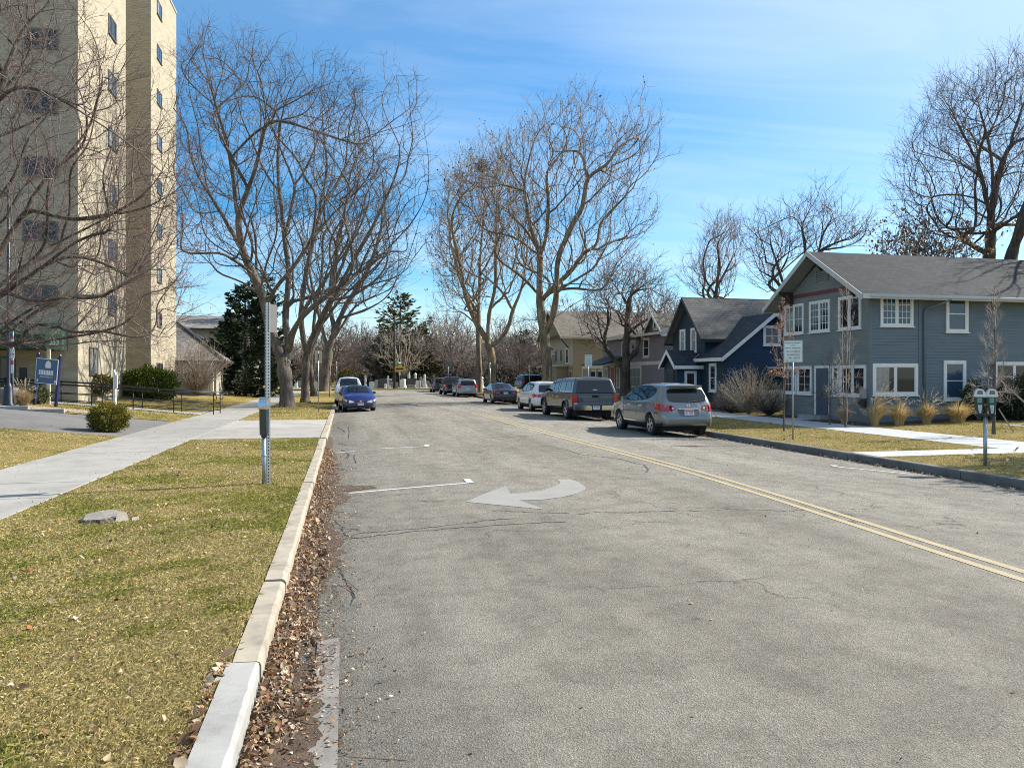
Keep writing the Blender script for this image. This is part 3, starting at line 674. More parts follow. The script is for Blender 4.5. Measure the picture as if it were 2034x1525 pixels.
class Tree:
    def __init__(s, seed, seg=.45):
        s.P = []; s.par = []; s.T = []; s.r = np.random.default_rng(seed); s.seg = seg; s.hand = 0; s.radw = .55
    def add(s, p, par):
        p = np.asarray(p, float); t = p - s.P[par] if par >= 0 else np.array([0, 0, 1.0])
        s.P.append(p); s.par.append(par); s.T.append(t / (np.linalg.norm(t) + 1e-9)); return len(s.P) - 1
    def limb(s, pts, jit=.03):
        """hand-placed limb through 3-D points; it starts at the nearest node already there"""
        pts = [np.asarray(p, float) for p in pts]
        if not s.P: i = s.add(pts[0], -1)
        else:
            i = int(np.argmin(np.linalg.norm(np.array(s.P) - pts[0], axis=1))); pts = [s.P[i]] + pts[1:]
        C = catm(pts, 8); acc = 0; last = C[0]
        for q in C[1:]:
            acc = np.linalg.norm(q - last)
            if acc >= s.seg * .8 or q is C[-1]:
                i = s.add(q + s.r.normal(0, jit, 3), i); last = q
        s.hand = len(s.P)
    def fill(s, ends, up=.35, wig=.06, turn=.25, maxd=1e9):
        base = s.P[0]; fork = s.P[min(len(s.P) - 1, 6)]
        order = np.argsort(np.linalg.norm(ends - fork, axis=1))
        cap = len(s.P) + len(ends) * 30; A = np.zeros((cap, 3)); T = np.zeros((cap, 3)); n = len(s.P); A[:n] = s.P; T[:n] = s.T
        skip = max(3, int(.0 * n))
        dist0 = np.linalg.norm(ends - fork, axis=1); outer = np.where(dist0 > np.percentile(dist0, 62))[0]; pick = [int(outer[0])]; M = min(len(outer), max(14, len(ends) // 26))
        dmin = np.linalg.norm(ends[outer] - ends[pick[0]], axis=1)
        while len(pick) < M:
            k = int(np.argmax(dmin)); pick.append(int(outer[k])); dmin = np.minimum(dmin, np.linalg.norm(ends[outer] - ends[outer[k]], axis=1))
        s.r.shuffle(pick); seq = pick + [i for i in order if i not in set(pick)]
        for q_, e in enumerate(ends[seq]):
            main_ = q_ < M
            v = e - A[skip:n]; d = np.linalg.norm(v, axis=1) + 1e-9
            ca = (v * T[skip:n]).sum(1) / d
            rad = e - fork; rad = rad / (np.linalg.norm(rad) + 1e-9); cr = (v @ rad) / d
            cost = d * (1 + (1.3 if main_ else .75) * (1 - ca) ** 1.5 + (.25 if main_ else s.radw) * np.maximum(0, .75 - cr) ** 1.3) + 6 * (ca < turn - .35) + (9 * (ca < .6) if main_ else 0)
            i = int(np.argmin(cost)) + skip; dist = np.linalg.norm(e - A[i])
            if dist < .25 or dist > maxd: continue
            p0 = A[i]; vv = (e - p0) / dist; t0 = T[i] * .28 + vv * .72; t1 = vv + np.array([0, 0, up * .6]) + s.r.normal(0, .16, 3)
            m = max(2, int(dist / s.seg)); j = i; wg = wig * (.7 if main_ else 1)
            for k in range(1, m + 1):
                u = k / m; h = (2 * u ** 3 - 3 * u * u + 1) * p0 + (u ** 3 - 2 * u * u + u) * t0 * dist * .7 + (-2 * u ** 3 + 3 * u * u) * e + (u ** 3 - u * u) * t1 * dist * .7
                h = h + s.r.normal(0, wg * s.seg * (1 if k < m else .3), 3)
                j = s.add(h, j); A[n] = h; T[n] = s.T[-1]; n += 1
        s.smooth()
    def smooth(s, it=10, lam=.5):
        """straighten each stem along its thickest line, as years of thickening do"""
        n = len(s.P); P = np.array(s.P); par = np.array(s.par); cnt = np.ones(n)
        for i in range(n - 1, 0, -1): cnt[par[i]] += cnt[i]
        main = np.full(n, -1); best = np.zeros(n)
        for i in range(1, n):
            if cnt[i] > best[par[i]]: best[par[i]] = cnt[i]; main[par[i]] = i
        idx = np.array([i for i in range(1, n) if main[i] >= 0 and main[par[i]] == i])
        w = np.where(idx < s.hand, .15, lam)[:, None]
        for _ in range(it): P[idx] = P[idx] * (1 - w) + w * .5 * (P[par[idx]] + P[main[idx]])
        d = P[1:] - P[par[1:]]; T = d / (np.linalg.norm(d, axis=1, keepdims=True) + 1e-9)
        s.P = [p for p in P]; s.T = [s.T[0]] + [t for t in T]
    def shoots(s, count, ln, spread=.45, up=.3, segs=4):
        """long slender shoots that carry the crown's edge outwards"""
        n = len(s.P); ch = np.zeros(n, int)
        for q in s.par:
            if q >= 0: ch[q] += 1
        pool = [i for i in range(s.hand, n) if ch[i] == 0]; fork = s.P[min(n - 1, 6)]
        for i in s.r.choice(pool, min(count, len(pool)), replace=False):
            o = s.P[i] - fork; o /= np.linalg.norm(o) + 1e-9; t = s.T[i] * .5 + o * .6 + s.r.normal(0, spread, 3) + np.array([0, 0, up]); t /= np.linalg.norm(t)
            l = ln * s.r.uniform(.3, 1.3) / segs; j = int(i); p = s.P[i]
            for k in range(segs): t = t + s.r.normal(0, .13, 3); t /= np.linalg.norm(t); p = p + t * l; j = s.add(p, j)
    def twigs(s, count, ln=.8, segs=3, spread=.75, up=.25, rmin=0, where=None):
        """short twigs all over the thin wood"""
        n = len(s.P); kids = np.zeros(n, int)
        for q in s.par: 
            if q >= 0: kids[q] += 1
        pool = [i for i in range(max(rmin, s.hand), n)] or list(range(n))
        w = np.array([3.0 if kids[i] == 0 else 1.0 for i in pool]); w /= w.sum()
        pick = s.r.choice(pool, count, p=w)
        for i in pick:
            t = s.T[i] + s.r.normal(0, spread, 3) + np.array([0, 0, up]); t /= np.linalg.norm(t) + 1e-9
            l = ln * s.r.uniform(.4, 1.3) / segs; j = int(i); p = s.P[i]
            for k in range(segs):
                t = t + s.r.normal(0, .22, 3) + np.array([0, 0, up * .25]); t /= np.linalg.norm(t); p = p + t * l; j = s.add(p, j)
    def radii(s, R, tip):
        n = len(s.P); ch = np.zeros(n, int); cnt = np.zeros(n)
        par = np.array(s.par)
        for i in range(n - 1, 0, -1): ch[par[i]] += 1
        cnt = np.zeros(n); cnt[ch == 0] = 1
        for i in range(n - 1, 0, -1): cnt[par[i]] += cnt[i]
        e = min(3.2, max(1.5, math.log(max(cnt[0], 2)) / math.log(R / tip)))
        s.rad = tip * cnt ** (1 / e); s.rad *= 1 + (R / s.rad[0] - 1) * np.clip((s.rad - tip) / (s.rad[0] - tip), 0, 1)
        return s.rad
    def mesh(s, thr, k_trunk, k_twig, base, flare=.5):
        """(trunk V, F), (crown V, F): tubes along the wood, thicker than thr / thinner"""
        P = np.array(s.P) - base; T = np.array(s.T); par = np.array(s.par); rad = s.rad.copy(); n = len(P)
        order = np.argsort(-rad, kind='stable'); main = np.full(n, -1)
        best = np.zeros(n)
        for i in range(1, n):
            p = par[i]
            if rad[i] > best[p]: best[p] = rad[i]; main[p] = i
        cont = np.zeros(n, bool)
        for p in range(n):
            if main[p] >= 0 and rad[main[p]] > .35 * rad[p]: cont[main[p]] = True
        A = np.zeros((n, 3)); B = np.zeros((n, 3)); A[0] = perp(T[0])
        for i in range(n):
            if i and cont[i]:
                a = A[par[i]] - T[i] * np.dot(A[par[i]], T[i]); l = np.linalg.norm(a); A[i] = a / l if l > .2 else perp(T[i])
            elif i: A[i] = perp(T[i])
        B = np.cross(T, A)
        if flare:
            h = P[:, 2]; rad = rad * (1 + flare * np.exp(-np.maximum(h, 0) / (rad[0] * .9)) * (rad > .5 * rad[0]))
        out = []
        big = rad >= thr
        for sel, k in ((big, k_trunk), (~big, k_twig)):
            ang = np.linspace(0, 2 * pi, k, endpoint=False); ca, sa = np.cos(ang), np.sin(ang)
            idx = np.where(sel & (np.arange(n) > 0))[0]
            if k == k_trunk and sel is big: lump = 1 + .07 * s.r.normal(0, 1, (n, k))
            else: lump = np.ones((n, 1))
            need = np.zeros(n, bool); need[idx] = True; c = idx[cont[idx]]; need[par[c]] = True
            rid = np.full(n, -1); ii = np.where(need)[0]; rid[ii] = np.arange(len(ii))
            ring = lambda ids, cen, r_, tt: P[cen][:, None] + (A[tt][:, None] * ca[None, :, None] + B[tt][:, None] * sa[None, :, None]) * (r_[:, None, None] * (lump[ids][:, :, None] if lump.shape[1] > 1 else 1))
            V1 = ring(ii, ii, rad[ii], ii)
            nc = idx[~cont[idx]]; V2 = ring(nc, par[nc], np.minimum(rad[nc] * 1.15, rad[par[nc]]), nc); st = np.full(n, -1); st[nc] = len(ii) + np.arange(len(nc))
            s0 = np.where(cont[idx], rid[par[idx]], st[idx]) * k; s1 = rid[idx] * k; j = np.arange(k); jj = (j + 1) % k
            F = np.stack([s0[:, None] + j, s0[:, None] + jj, s1[:, None] + jj, s1[:, None] + j], 2).reshape(-1, 4)
            out.append((np.concatenate([V1.reshape(-1, 3), V2.reshape(-1, 3)]), F))
        return out
    def tips(s):
        ch = np.zeros(len(s.P), int)
        for q in s.par:
            if q >= 0: ch[q] += 1
        return np.array([s.P[i] for i in range(len(s.P)) if ch[i] == 0])
    def build(s, name, label, cat, R, tip, thr, bark, twigm, kt=9, kw=3, group=None, flare=.45):
        s.radii(R, tip); base = s.P[0].copy()
        root = thing(name, label, cat, tuple(base), 0, group)
        (V, F), (V2, F2) = s.mesh(thr, kt, kw, base, flare)
        np_mesh('trunk', V, F, bark, root, True); np_mesh('crown', V2, F2, twigm, root, True)
        return root
BARKG = mat_bark('grey_bark', (.15, .127, .108), (.27, .235, .20)); BARKS = mat_bark('sycamore_bark', (.21, .165, .115), (.40, .34, .26), .7); BARKD = mat_bark('dark_bark', (.10, .082, .068), (.19, .16, .135))
TWIGG = mat('grey_brown_twigs', (.098, .080, .070), .85, var=.35, vs=1.2); TWIGS = mat('sycamore_twigs', (.175, .138, .105), .85, var=.35, vs=1.0); TWIGR = mat('reddish_twigs', (.165, .122, .106), .8, var=.35, vs=1.3); TWIGD = mat('dark_twigs', (.085, .068, .058), .85, var=.3, vs=1); TWIGP = mat('pale_twigs', (.27, .225, .19), .8, var=.3, vs=2)
BACKM = mat('far_brown_twigs', (.19, .145, .12), .9, var=.4, vs=.5); BACKB = mat_bark('far_bark', (.12, .095, .08), (.2, .17, .14))
def L3(pts, d): return [Wp(p[0], p[1], d + (p[2] if len(p) > 2 else 0)) for p in pts]

def street_trees():
    # nearest left street tree
    d = 42.0; t = Tree(17, .45)
    t.limb(L3([(571, 809), (570, 780), (568, 750), (563, 722)], d))
    t.limb(L3([(563, 722), (549, 690), (538, 651), (523, 590), (502, 545), (482, 500), (470, 430), (466, 370), (455, 300), (430, 215), (405, 130)], d), .02)
    t.limb(L3([(566, 730), (577, 689, .3), (566, 650, .8), (567, 610, 1.2), (574, 555, 1.6), (570, 510, 2), (561, 430, 2.5), (552, 330, 3), (558, 230, 3.2)], d), .02)
    t.limb(L3([(566, 728), (592, 708, -.4), (606, 686, -.8), (622, 655, -1.2), (661, 622, -1.8), (712, 580, -2.4), (772, 577, -3), (810, 571, -3.3), (839, 553, -3.6)], d), .02)
    t.limb(L3([(575, 690), (582, 668, -1), (594, 635, -1.6), (612, 600, -2), (642, 565, -2.6), (672, 512, -3), (720, 440, -3.6), (770, 345, -4)], d), .02)
    t.limb(L3([(502, 545), (478, 525, -1), (440, 500, -2.2), (400, 480, -3.2), (360, 478, -4)], d), .02)
    t.limb(L3([(482, 500), (455, 450, 1.5), (420, 390, 2.5), (385, 320, 3.2), (362, 250, 3.6)], d), .02)
    t.limb(L3([(561, 430), (590, 370, 2.6), (625, 300, 3), (655, 220, 3.4)], d), .02); t.limb(L3([(470, 430), (500, 360, -1), (520, 280, -1.8), (530, 200, -2.4), (545, 140, -2.8)], d), .02); t.limb(L3([(642, 565), (700, 480, -4), (735, 400, -5), (745, 320, -5.4)], d), .02); t.limb(L3([(523, 590), (480, 560, 1.5), (430, 545, 2.5), (390, 550, 3)], d), .02)
    poly = [(338, 440), (342, 260), (352, 115), (380, 85), (430, 85), (480, 90), (540, 112), (590, 132), (640, 145), (700, 170), (745, 250), (760, 340), (780, 450), (790, 560), (700, 600), (640, 620), (600, 610), (560, 590), (530, 575), (470, 540), (400, 520), (350, 540)]
    t.fill(sample_ends(poly, d, 1500, 6.5, 3), .05, .16); t.shoots(800, 1.2, .6, .1); t.twigs(9000, .85, 3, .95, .1)
    root = t.build('street_tree', 'bare street tree with a pruning scar on its trunk beside the pavement', 'tree', .36, .0052, .045, BARKG, TWIGG, 12, 3)
    sc = MB(root.location); c = Wp(571.5, 719, d - .44)
    for cx_, cz_, rx_, rz__ in ((.03, -.03, .09, .13), (-.10, .17, .045, .07)):
        pts = [c + Vector((cx_ + rx_ * cos(a), -.02 * sin(a), cz_ + rz__ * sin(a))) for a in np.linspace(0, 2 * pi, 15)]; sc.tube(pts, .028, 6, False)
    sc.build('pruning_scar', mat('pale_callus', (.55, .50, .42), .8), root, True)

    # second
    d = 49.0; t = Tree(12, .5)
    t.limb(L3([(606, 801), (606, 770), (606, 735), (608, 700)], d))
    t.limb(L3([(608, 700), (600, 660), (598, 600), (612, 520), (632, 430), (650, 330), (640, 250)], d), .03)
    t.limb(L3([(608, 705), (625, 660, -.5), (655, 600, -1), (700, 520, -2), (750, 430, -2.5), (790, 340, -3), (802, 260, -3.2), (795, 200, -3.3)], d), .03)
    t.limb(L3([(655, 600), (712, 540, 1), (765, 500, 2), (820, 440, 2.5)], d), .03)
    t.limb(L3([(632, 430), (672, 360, 1.5), (705, 290, 2), (725, 220, 2.4)], d), .03)
    t.limb(L3([(700, 520), (745, 470, -3), (800, 400, -4), (835, 320, -4.4)], d), .03)
    poly = [(560, 480), (580, 300), (620, 170), (680, 150), (730, 165), (790, 145), (830, 170), (855, 210), (848, 300), (862, 400), (850, 500), (800, 560), (740, 570), (690, 610), (650, 640), (600, 600)]
    t.fill(sample_ends(poly, d, 520, 6, 5), .05, .16); t.shoots(350, 1.2, .6, .1); t.twigs(1900, .9, 3, .95, .1)
    t.build('street_tree', 'bare street tree with a straight slim grey trunk, second along the left verge', 'tree', .26, .006, .05, BARKG, TWIGG, 10, 3)
    # third, leaning
    d = 64.0; t = Tree(13, .6)
    t.limb(L3([(625, 788), (622, 770), (617, 745), (614, 715), (622, 680), (640, 640), (655, 590), (690, 500), (720, 420), (735, 340)], d), .03)
    t.limb(L3([(640, 640), (680, 590), (735, 540), (790, 490)], d), .03); t.limb(L3([(622, 680), (625, 620), (640, 540), (640, 440), (660, 350)], d), .03)
    poly = [(580, 560), (600, 400), (650, 300), (720, 270), (780, 300), (810, 420), (800, 540), (740, 600), (650, 640)]
    t.fill(sample_ends(poly, d, 300, 6, 6), .1, .15); t.shoots(150, 1.5); t.twigs(800, 1.0, 3, .7, .2)
    t.build('street_tree', 'thin bare street tree leaning left, third along the left verge', 'tree', .25, .008, .06, BARKG, TWIGG, 8, 3)
    d = 83.0; t = Tree(14, .7)
    t.limb(L3([(644, 777), (646, 745), (650, 710), (655, 685)], d))
    t.limb(L3([(655, 685), (672, 640), (690, 600), (720, 560), (745, 500), (760, 440)], d), .03); t.limb(L3([(650, 705), (665, 660), (655, 610), (660, 540), (680, 450), (690, 380)], d), .03); t.limb(L3([(655, 685), (690, 630), (700, 610), (740, 590), (790, 570)], d), .03); t.limb(L3([(650, 700), (640, 650), (625, 590), (610, 520)], d), .03)
    poly = [(590, 560), (600, 430), (650, 350), (720, 330), (790, 380), (820, 470), (820, 560), (770, 610), (700, 640), (640, 640)]
    t.fill(sample_ends(poly, d, 300, 7, 7), .1, .15); t.shoots(150, 1.5); t.twigs(800, 1.1, 3, .7, .2)
    t.build('street_tree', 'thick dark bare street tree behind the white van', 'tree', .55, .010, .08, BARKG, TWIGG, 9, 3)

    # sycamores on the right
    d = 51.7; t = Tree(21, .5); z0 = Wp(1086, 745 + 1.7 * 1500 / d, d)
    t.limb([z0] + L3([(1086, 760), (1087, 720), (1083, 680), (1078, 655)], d))
    t.limb(L3([(1078, 660), (1074, 620), (1071, 560), (1073, 500), (1060, 470), (1050, 440), (1045, 400), (1037, 360), (1040, 310)], d), .02)
    t.limb(L3([(1081, 672), (1095, 640, -.5), (1105, 600, -1), (1106, 525, -1.5), (1117, 490, -1.7), (1135, 448, -2), (1165, 405, -2.3), (1197, 372, -2.6), (1251, 344, -3.2), (1275, 300, -3.4), (1300, 270, -3.6)], d), .02)
    t.limb(L3([(1073, 500), (1045, 455, 1), (1008, 424, 2), (960, 378, 3), (925, 358, 3.6), (892, 346, 4)], d), .02)
    t.limb(L3([(1073, 500), (1083, 482, -.5), (1089, 430, -.8), (1092, 380, -1), (1112, 348, -1.2)], d), .02)
    t.limb(L3([(1165, 405), (1163, 350, -2), (1158, 290, -1.8), (1150, 220, -1.6)], d), .02)
    t.limb(L3([(1174, 400), (1217, 406, -3.5), (1262, 428, -4.5), (1288, 452, -5)], d), .02)
    t.limb(L3([(1098, 635), (1128, 612, -2), (1155, 595, -3), (1185, 582, -4), (1205, 570, -4.5)], d), .02)
    t.limb(L3([(1076, 645), (1062, 632, -1), (1040, 590, -2), (1020, 560, -2.8), (985, 568, -3.5), (965, 574, -4)], d), .02)
    t.limb(L3([(1197, 372), (1215, 320, -1.5), (1228, 260, -1)], d), .02); t.limb(L3([(1037, 360), (1055, 300, .5), (1065, 230, .8)], d), .02)
    poly = [(950, 340), (1000, 290), (1030, 270), (1062, 212), (1100, 235), (1145, 172), (1190, 205), (1225, 245), (1270, 218), (1318, 250), (1314, 300), (1280, 360), (1260, 400), (1300, 430), (1295, 470), (1250, 490), (1258, 560), (1200, 590), (1140, 570), (1080, 590), (1030, 560), (980, 520), (950, 450), (895, 380), (890, 345)]
    t.fill(sample_ends(poly, d, 1500, 6.5, 8), .35, .16); t.shoots(900, 1.3, .4, .5); t.twigs(5500, .85, 3, .6, .4)
    root = t.build('sycamore', 'tall forked bare sycamore with pale mottled bark behind the white crossover', 'tree', .35, .0065, .05, BARKS, TWIGS, 12, 3)
    def dead_leaves(t, root, n, size, bias=None, seed=0):
        tp = t.tips(); r = np.random.default_rng(seed); w = np.ones(len(tp)) if bias is None else np.array([bias(p) for p in tp]); i = r.choice(len(tp), n, p=w / w.sum())
        leaves_mesh('dead_leaves', tp[i] + r.normal(0, .1, (n, 3)) - np.array(root.location), size, None, tilt=1.2, parent=root)
    cl = np.array(Wp(985, 420, d))
    dead_leaves(t, root, 2300, .13, lambda p: .12 + 1.0 * math.exp(-np.sum((p - cl) ** 2) / 14), 3)
    nest = MB(root.location); nc = Wp(957, 330, d + 3); rr = random.Random(4)
    for i in range(120):
        a = Vector((rr.gauss(0, .25), rr.gauss(0, .25), rr.gauss(0, .22))); v = Vector((rr.gauss(0, 1), rr.gauss(0, 1), rr.gauss(0, .5))).normalized() * .35
        nest.tube([nc + a - v, nc + a + v], .012, 3)
    nest.build('squirrel_nest', mat('nest_brown', (.13, .07, .035), .95), root)
    d = 70.8; t = Tree(22, .6)
    z0 = Wp(978, 745 + 1.77 * 1500 / d, d)
    t.limb([z0] + L3([(978, 750), (977, 715), (975, 692), (972, 682)], d))
    t.limb(L3([(973, 684), (962, 668), (946, 646), (930, 630), (916, 618), (900, 615), (887, 610)], d), .03); t.limb(L3([(973, 686), (969, 655), (972, 620), (983, 575), (985, 540), (985, 450), (990, 380)], d), .03)
    t.limb(L3([(975, 690), (990, 677), (1010, 655), (1018, 615), (1035, 578), (1045, 520), (1050, 450)], d), .03); t.limb(L3([(946, 646), (925, 590), (915, 530), (900, 470), (885, 420)], d), .03); t.limb(L3([(1012, 650), (1030, 640), (1055, 637), (1070, 640)], d), .03)
    poly = [(862, 400), (890, 340), (940, 300), (985, 290), (1025, 320), (1060, 400), (1075, 480), (1065, 560), (1000, 610), (930, 630), (870, 620), (850, 520)]
    t.fill(sample_ends(poly, d, 800, 7, 9), .35, .15); t.shoots(400, 1.5, .4, .5); t.twigs(2800, 1.0, 3, .6, .4)
    root = t.build('sycamore', 'bare sycamore whose trunk divides low into three, beside the dark blue sedan', 'tree', .36, .008, .06, BARKS, TWIGS, 10, 3)
    dead_leaves(t, root, 1500, .16, None, 5)
    d = 77.5; t = Tree(23, .6); z0 = Wp(953, 745 + 1.77 * 1500 / d, d)
    t.limb([z0] + L3([(952, 740), (951, 690), (950, 630), (953, 550), (955, 480), (962, 420), (955, 360)], d), .03); t.limb(L3([(951, 690), (930, 682), (915, 685), (900, 692), (885, 695)], d), .03); t.limb(L3([(950, 630), (925, 580), (905, 520), (890, 470)], d), .03); t.limb(L3([(953, 550), (980, 500), (1000, 440)], d), .03)
    poly = [(868, 430), (900, 350), (955, 300), (1010, 345), (1030, 430), (1000, 560), (940, 590), (885, 600), (860, 520)]
    t.fill(sample_ends(poly, d, 560, 6, 10), .35, .15); t.shoots(250, 1.5, .4, .5); t.twigs(2000, 1.0, 3, .6, .4)
    root = t.build('sycamore', 'slimmer single-stemmed bare sycamore, farthest along the right kerb', 'tree', .27, .008, .06, BARKS, TWIGS, 9, 3)
    dead_leaves(t, root, 1600, .16, None, 6)
    # pruned tree in front of the mauve house
    d = 54.0; t = Tree(24, .45)
    t.limb(L3([(1242, 787), (1243, 760), (1243, 730), (1244, 690), (1245, 650), (1247, 610), (1250, 592)], d), .02)
    t.limb(L3([(1249, 596), (1256, 585), (1268, 574), (1278, 565)], d), .02); t.limb(L3([(1246, 610), (1238, 590), (1230, 578), (1218, 566), (1205, 560)], d), .02); t.limb(L3([(1242, 738), (1225, 720), (1208, 700), (1190, 676), (1180, 655), (1165, 640)], d), .02)
    t.limb(L3([(1208, 700), (1190, 695), (1172, 703)], d), .02); t.limb(L3([(1244, 720), (1256, 706), (1264, 695), (1280, 690), (1288, 680)], d), .02); t.limb(L3([(1245, 665), (1262, 648), (1290, 642), (1315, 652), (1335, 660)], d), .02); t.limb(L3([(1246, 655), (1225, 640), (1195, 620), (1178, 590)], d), .02)
    poly = [(1150, 650), (1165, 590), (1200, 545), (1240, 530), (1300, 540), (1335, 590), (1338, 670), (1290, 690), (1260, 660), (1235, 640), (1200, 660), (1170, 700)]
    t.fill(sample_ends(poly, d, 600, 4, 11), .2, .15); t.shoots(300, 1.3); t.twigs(2800, .8, 3, .8, .1)
    t.build('pruned_tree', 'dark hard-pruned bare tree with stub ends before the mauve house', 'tree', .34, .007, .06, BARKD, TWIGR, 10, 3)
    # behind the houses
    def plain(name, label, d, base, limbs, poly, n, tw, R, tip, dr, seed, bark=BARKD, twig=TWIGD, up=.3, ln=.9, thr=.05):
        t = Tree(seed, max(.4, d / 110)); b = Wp(base[0], base[1], d); b.z = float(gz(b.x, b.y)) - .05
        t.limb([b] + L3(limbs[0], d), .03)
        for l in limbs[1:]: t.limb(L3(l, d), .03)
        t.fill(sample_ends(poly, d, int(n * 1.15), dr, seed + 50), up, .15); t.shoots(n // 2, 1.3, .5, up * .6); t.twigs(int(tw * 1.3), ln, 3, .65, up * .7)
        return t, t.build(name, label, 'tree', R, tip, thr, bark, twig, 9, 3)
    plain('bare_tree', 'bare tree with a broken top rising behind the navy house', 64, (1421, 775), [[(1420, 650), (1421, 595), (1427, 545), (1428, 500), (1418, 462)], [(1422, 590), (1405, 560), (1380, 540), (1362, 520)], [(1426, 560), (1440, 510), (1455, 470), (1462, 448)], [(1423, 580), (1438, 545), (1452, 520)]],
          [(1345, 520), (1370, 545), (1400, 470), (1412, 440), (1445, 435), (1472, 450), (1470, 520), (1455, 590), (1390, 590), (1360, 570)], 300, 1500, .27, .006, 4, 31, twig=TWIGR, up=.5)
    plain('bare_tree', 'spreading bare tree with crooked limbs behind the slate house gable', 52, (1585, 775), [[(1580, 640), (1570, 600), (1556, 570), (1550, 540), (1535, 500), (1525, 455)], [(1575, 600), (1590, 540), (1602, 500), (1590, 450), (1575, 425)], [(1590, 545), (1625, 500), (1632, 450), (1640, 400)], [(1625, 505), (1665, 480), (1700, 465), (1735, 450)], [(1556, 570), (1525, 545), (1490, 540), (1472, 550)]],
          [(1468, 480), (1490, 435), (1520, 420), (1560, 430), (1590, 405), (1635, 385), (1662, 420), (1690, 440), (1740, 448), (1700, 490), (1640, 500), (1570, 520), (1540, 590), (1480, 560)], 420, 1500, .26, .006, 4.5, 32, up=.35)
    t, root = plain('tan_leaved_tree', 'small tree keeping its tan dead leaves beyond the slate roof', 44, (1850, 775), [[(1850, 640), (1850, 560), (1848, 510)], [(1850, 560), (1800, 510), (1775, 490)], [(1850, 555), (1895, 510), (1920, 495)]],
          [(1740, 510), (1780, 480), (1840, 468), (1900, 482), (1935, 500), (1940, 540), (1850, 560), (1760, 545)], 200, 600, .2, .008, 2.5, 33)
    dead_leaves(t, root, 2000, .17, None, 9)
    plain('bare_tree', 'great bare elm towering behind the slate house roof', 46, (1972, 775), [[(1970, 640), (1967, 520), (1966, 450), (1970, 410), (1985, 345), (2003, 290), (2022, 240), (2040, 190), (2050, 130)], [(1967, 430), (1960, 400), (1950, 350), (1930, 300), (1905, 250), (1890, 220)], [(1966, 415), (1945, 396), (1915, 388), (1880, 386), (1850, 392), (1822, 408), (1800, 432)], [(1970, 415), (1975, 350), (1965, 290), (1950, 230), (1935, 180)], [(1950, 350), (1920, 330), (1880, 318), (1840, 310), (1800, 300)], [(1945, 396), (1915, 350), (1870, 340), (1820, 345), (1780, 360)], [(2003, 290), (2050, 270), (2090, 240)], [(1985, 345), (2030, 340), (2080, 360)]],
          [(1775, 400), (1790, 320), (1820, 240), (1850, 195), (1900, 165), (1945, 150), (1985, 125), (2030, 110), (2080, 120), (2130, 220), (2140, 350), (2080, 450), (2010, 430), (1985, 470), (1930, 470), (1880, 480), (1830, 460), (1790, 450)], 1500, 6000, .33, .0045, 6.0, 34, up=.25)
    plain('bare_tree', 'leaning bare trunk at the right edge beyond the slate roof', 41, (1985, 780), [[(1992, 640), (2006, 520), (2022, 470), (2045, 400), (2075, 320), (2100, 240)], [(2045, 400), (2090, 380), (2130, 370)]],
          [(2030, 430), (2050, 260), (2100, 180), (2160, 200), (2170, 330), (2120, 420)], 160, 500, .30, .008, 4, 35)
    # added off the right edge, unseen, so its branches shade the slate roof
    t, root = plain('bare_tree', 'added unseen bare tree beyond the right edge that shades the slate roof', 37, (2250, 775), [[(2250, 640), (2248, 540), (2240, 440), (2215, 360), (2200, 280)], [(2248, 540), (2285, 430), (2310, 330)], [(2240, 450), (2180, 410), (2140, 380)]], [(2110, 420), (2140, 300), (2200, 220), (2310, 240), (2370, 360), (2330, 470), (2200, 480)], 180, 600, .33, .008, 5, 36)
    # near left tree, trunk outside the frame, limbs over the tower
    d = 22.5; t = Tree(41, .3); b = Wp(-75, 850, d); b.z = float(gz(b.x, b.y)) - .05
    t.limb([b] + L3([(-72, 780), (-62, 690), (-45, 620)], d), .015)
    t.limb(L3([(-45, 620), (-10, 590, -.3), (25, 570, -.6), (60, 548, -.8), (85, 530, -.9), (120, 503, -1.2), (170, 470, -1.5), (235, 463, -1.8), (290, 480, -2), (330, 515, -2.2), (360, 570, -2.4)], d), .012)
    t.limb(L3([(60, 548), (110, 515, -.2), (150, 507, .2), (200, 520, .5), (250, 548, .8), (300, 600, 1.2), (335, 640, 1.4)], d), .012)
    t.limb(L3([(-45, 620), (-25, 540, .4), (5, 490, .8), (30, 450, 1), (60, 400, 1.2), (95, 350, 1.4), (140, 305, 1.6), (185, 245, 1.8), (240, 212, 2)], d), .012)
    t.limb(L3([(60, 400), (95, 425, .6), (140, 436, .4), (200, 431, .1), (260, 420, -.2), (310, 405, -.5), (350, 378, -.8), (390, 368, -1)], d), .012)
    t.limb(L3([(-25, 540), (-40, 430, -.6), (-35, 330, -1), (-20, 230, -1.3), (10, 180, -1.5), (60, 172, -1.6), (105, 190, -1.8), (150, 215, -2)], d), .012)
    t.limb(L3([(-35, 330), (-10, 210, -.5), (20, 120, -.3), (45, 60, 0), (80, 20, .2)], d), .012); t.limb(L3([(-40, 430), (-90, 330), (-140, 240)], d), .012); t.limb(L3([(25, 570), (70, 600, -1.2), (130, 590, -1.6), (200, 610, -2), (260, 650, -2.2)], d), .012); t.limb(L3([(-10, 590), (20, 620, .6), (35, 660, 1), (20, 700, 1.2)], d), .012)
    poly = [(-180, 520), (-190, 100), (-60, -60), (60, -70), (140, -30), (180, 60), (235, 130), (250, 200), (310, 220), (370, 330), (400, 380), (385, 470), (370, 560), (365, 650), (300, 690), (200, 690), (90, 690), (0, 700), (-100, 680)]
    t.fill(sample_ends(poly, d, 1900, 3.0, 12), .1, .18); t.shoots(700, .8); t.twigs(14000, .5, 3, .9, .05)
    root = t.build('crab_apple_tree', 'bare twiggy crab apple with red berries leaning over the left lawn', 'tree', .21, .0034, .028, BARKD, TWIGR, 10, 3)
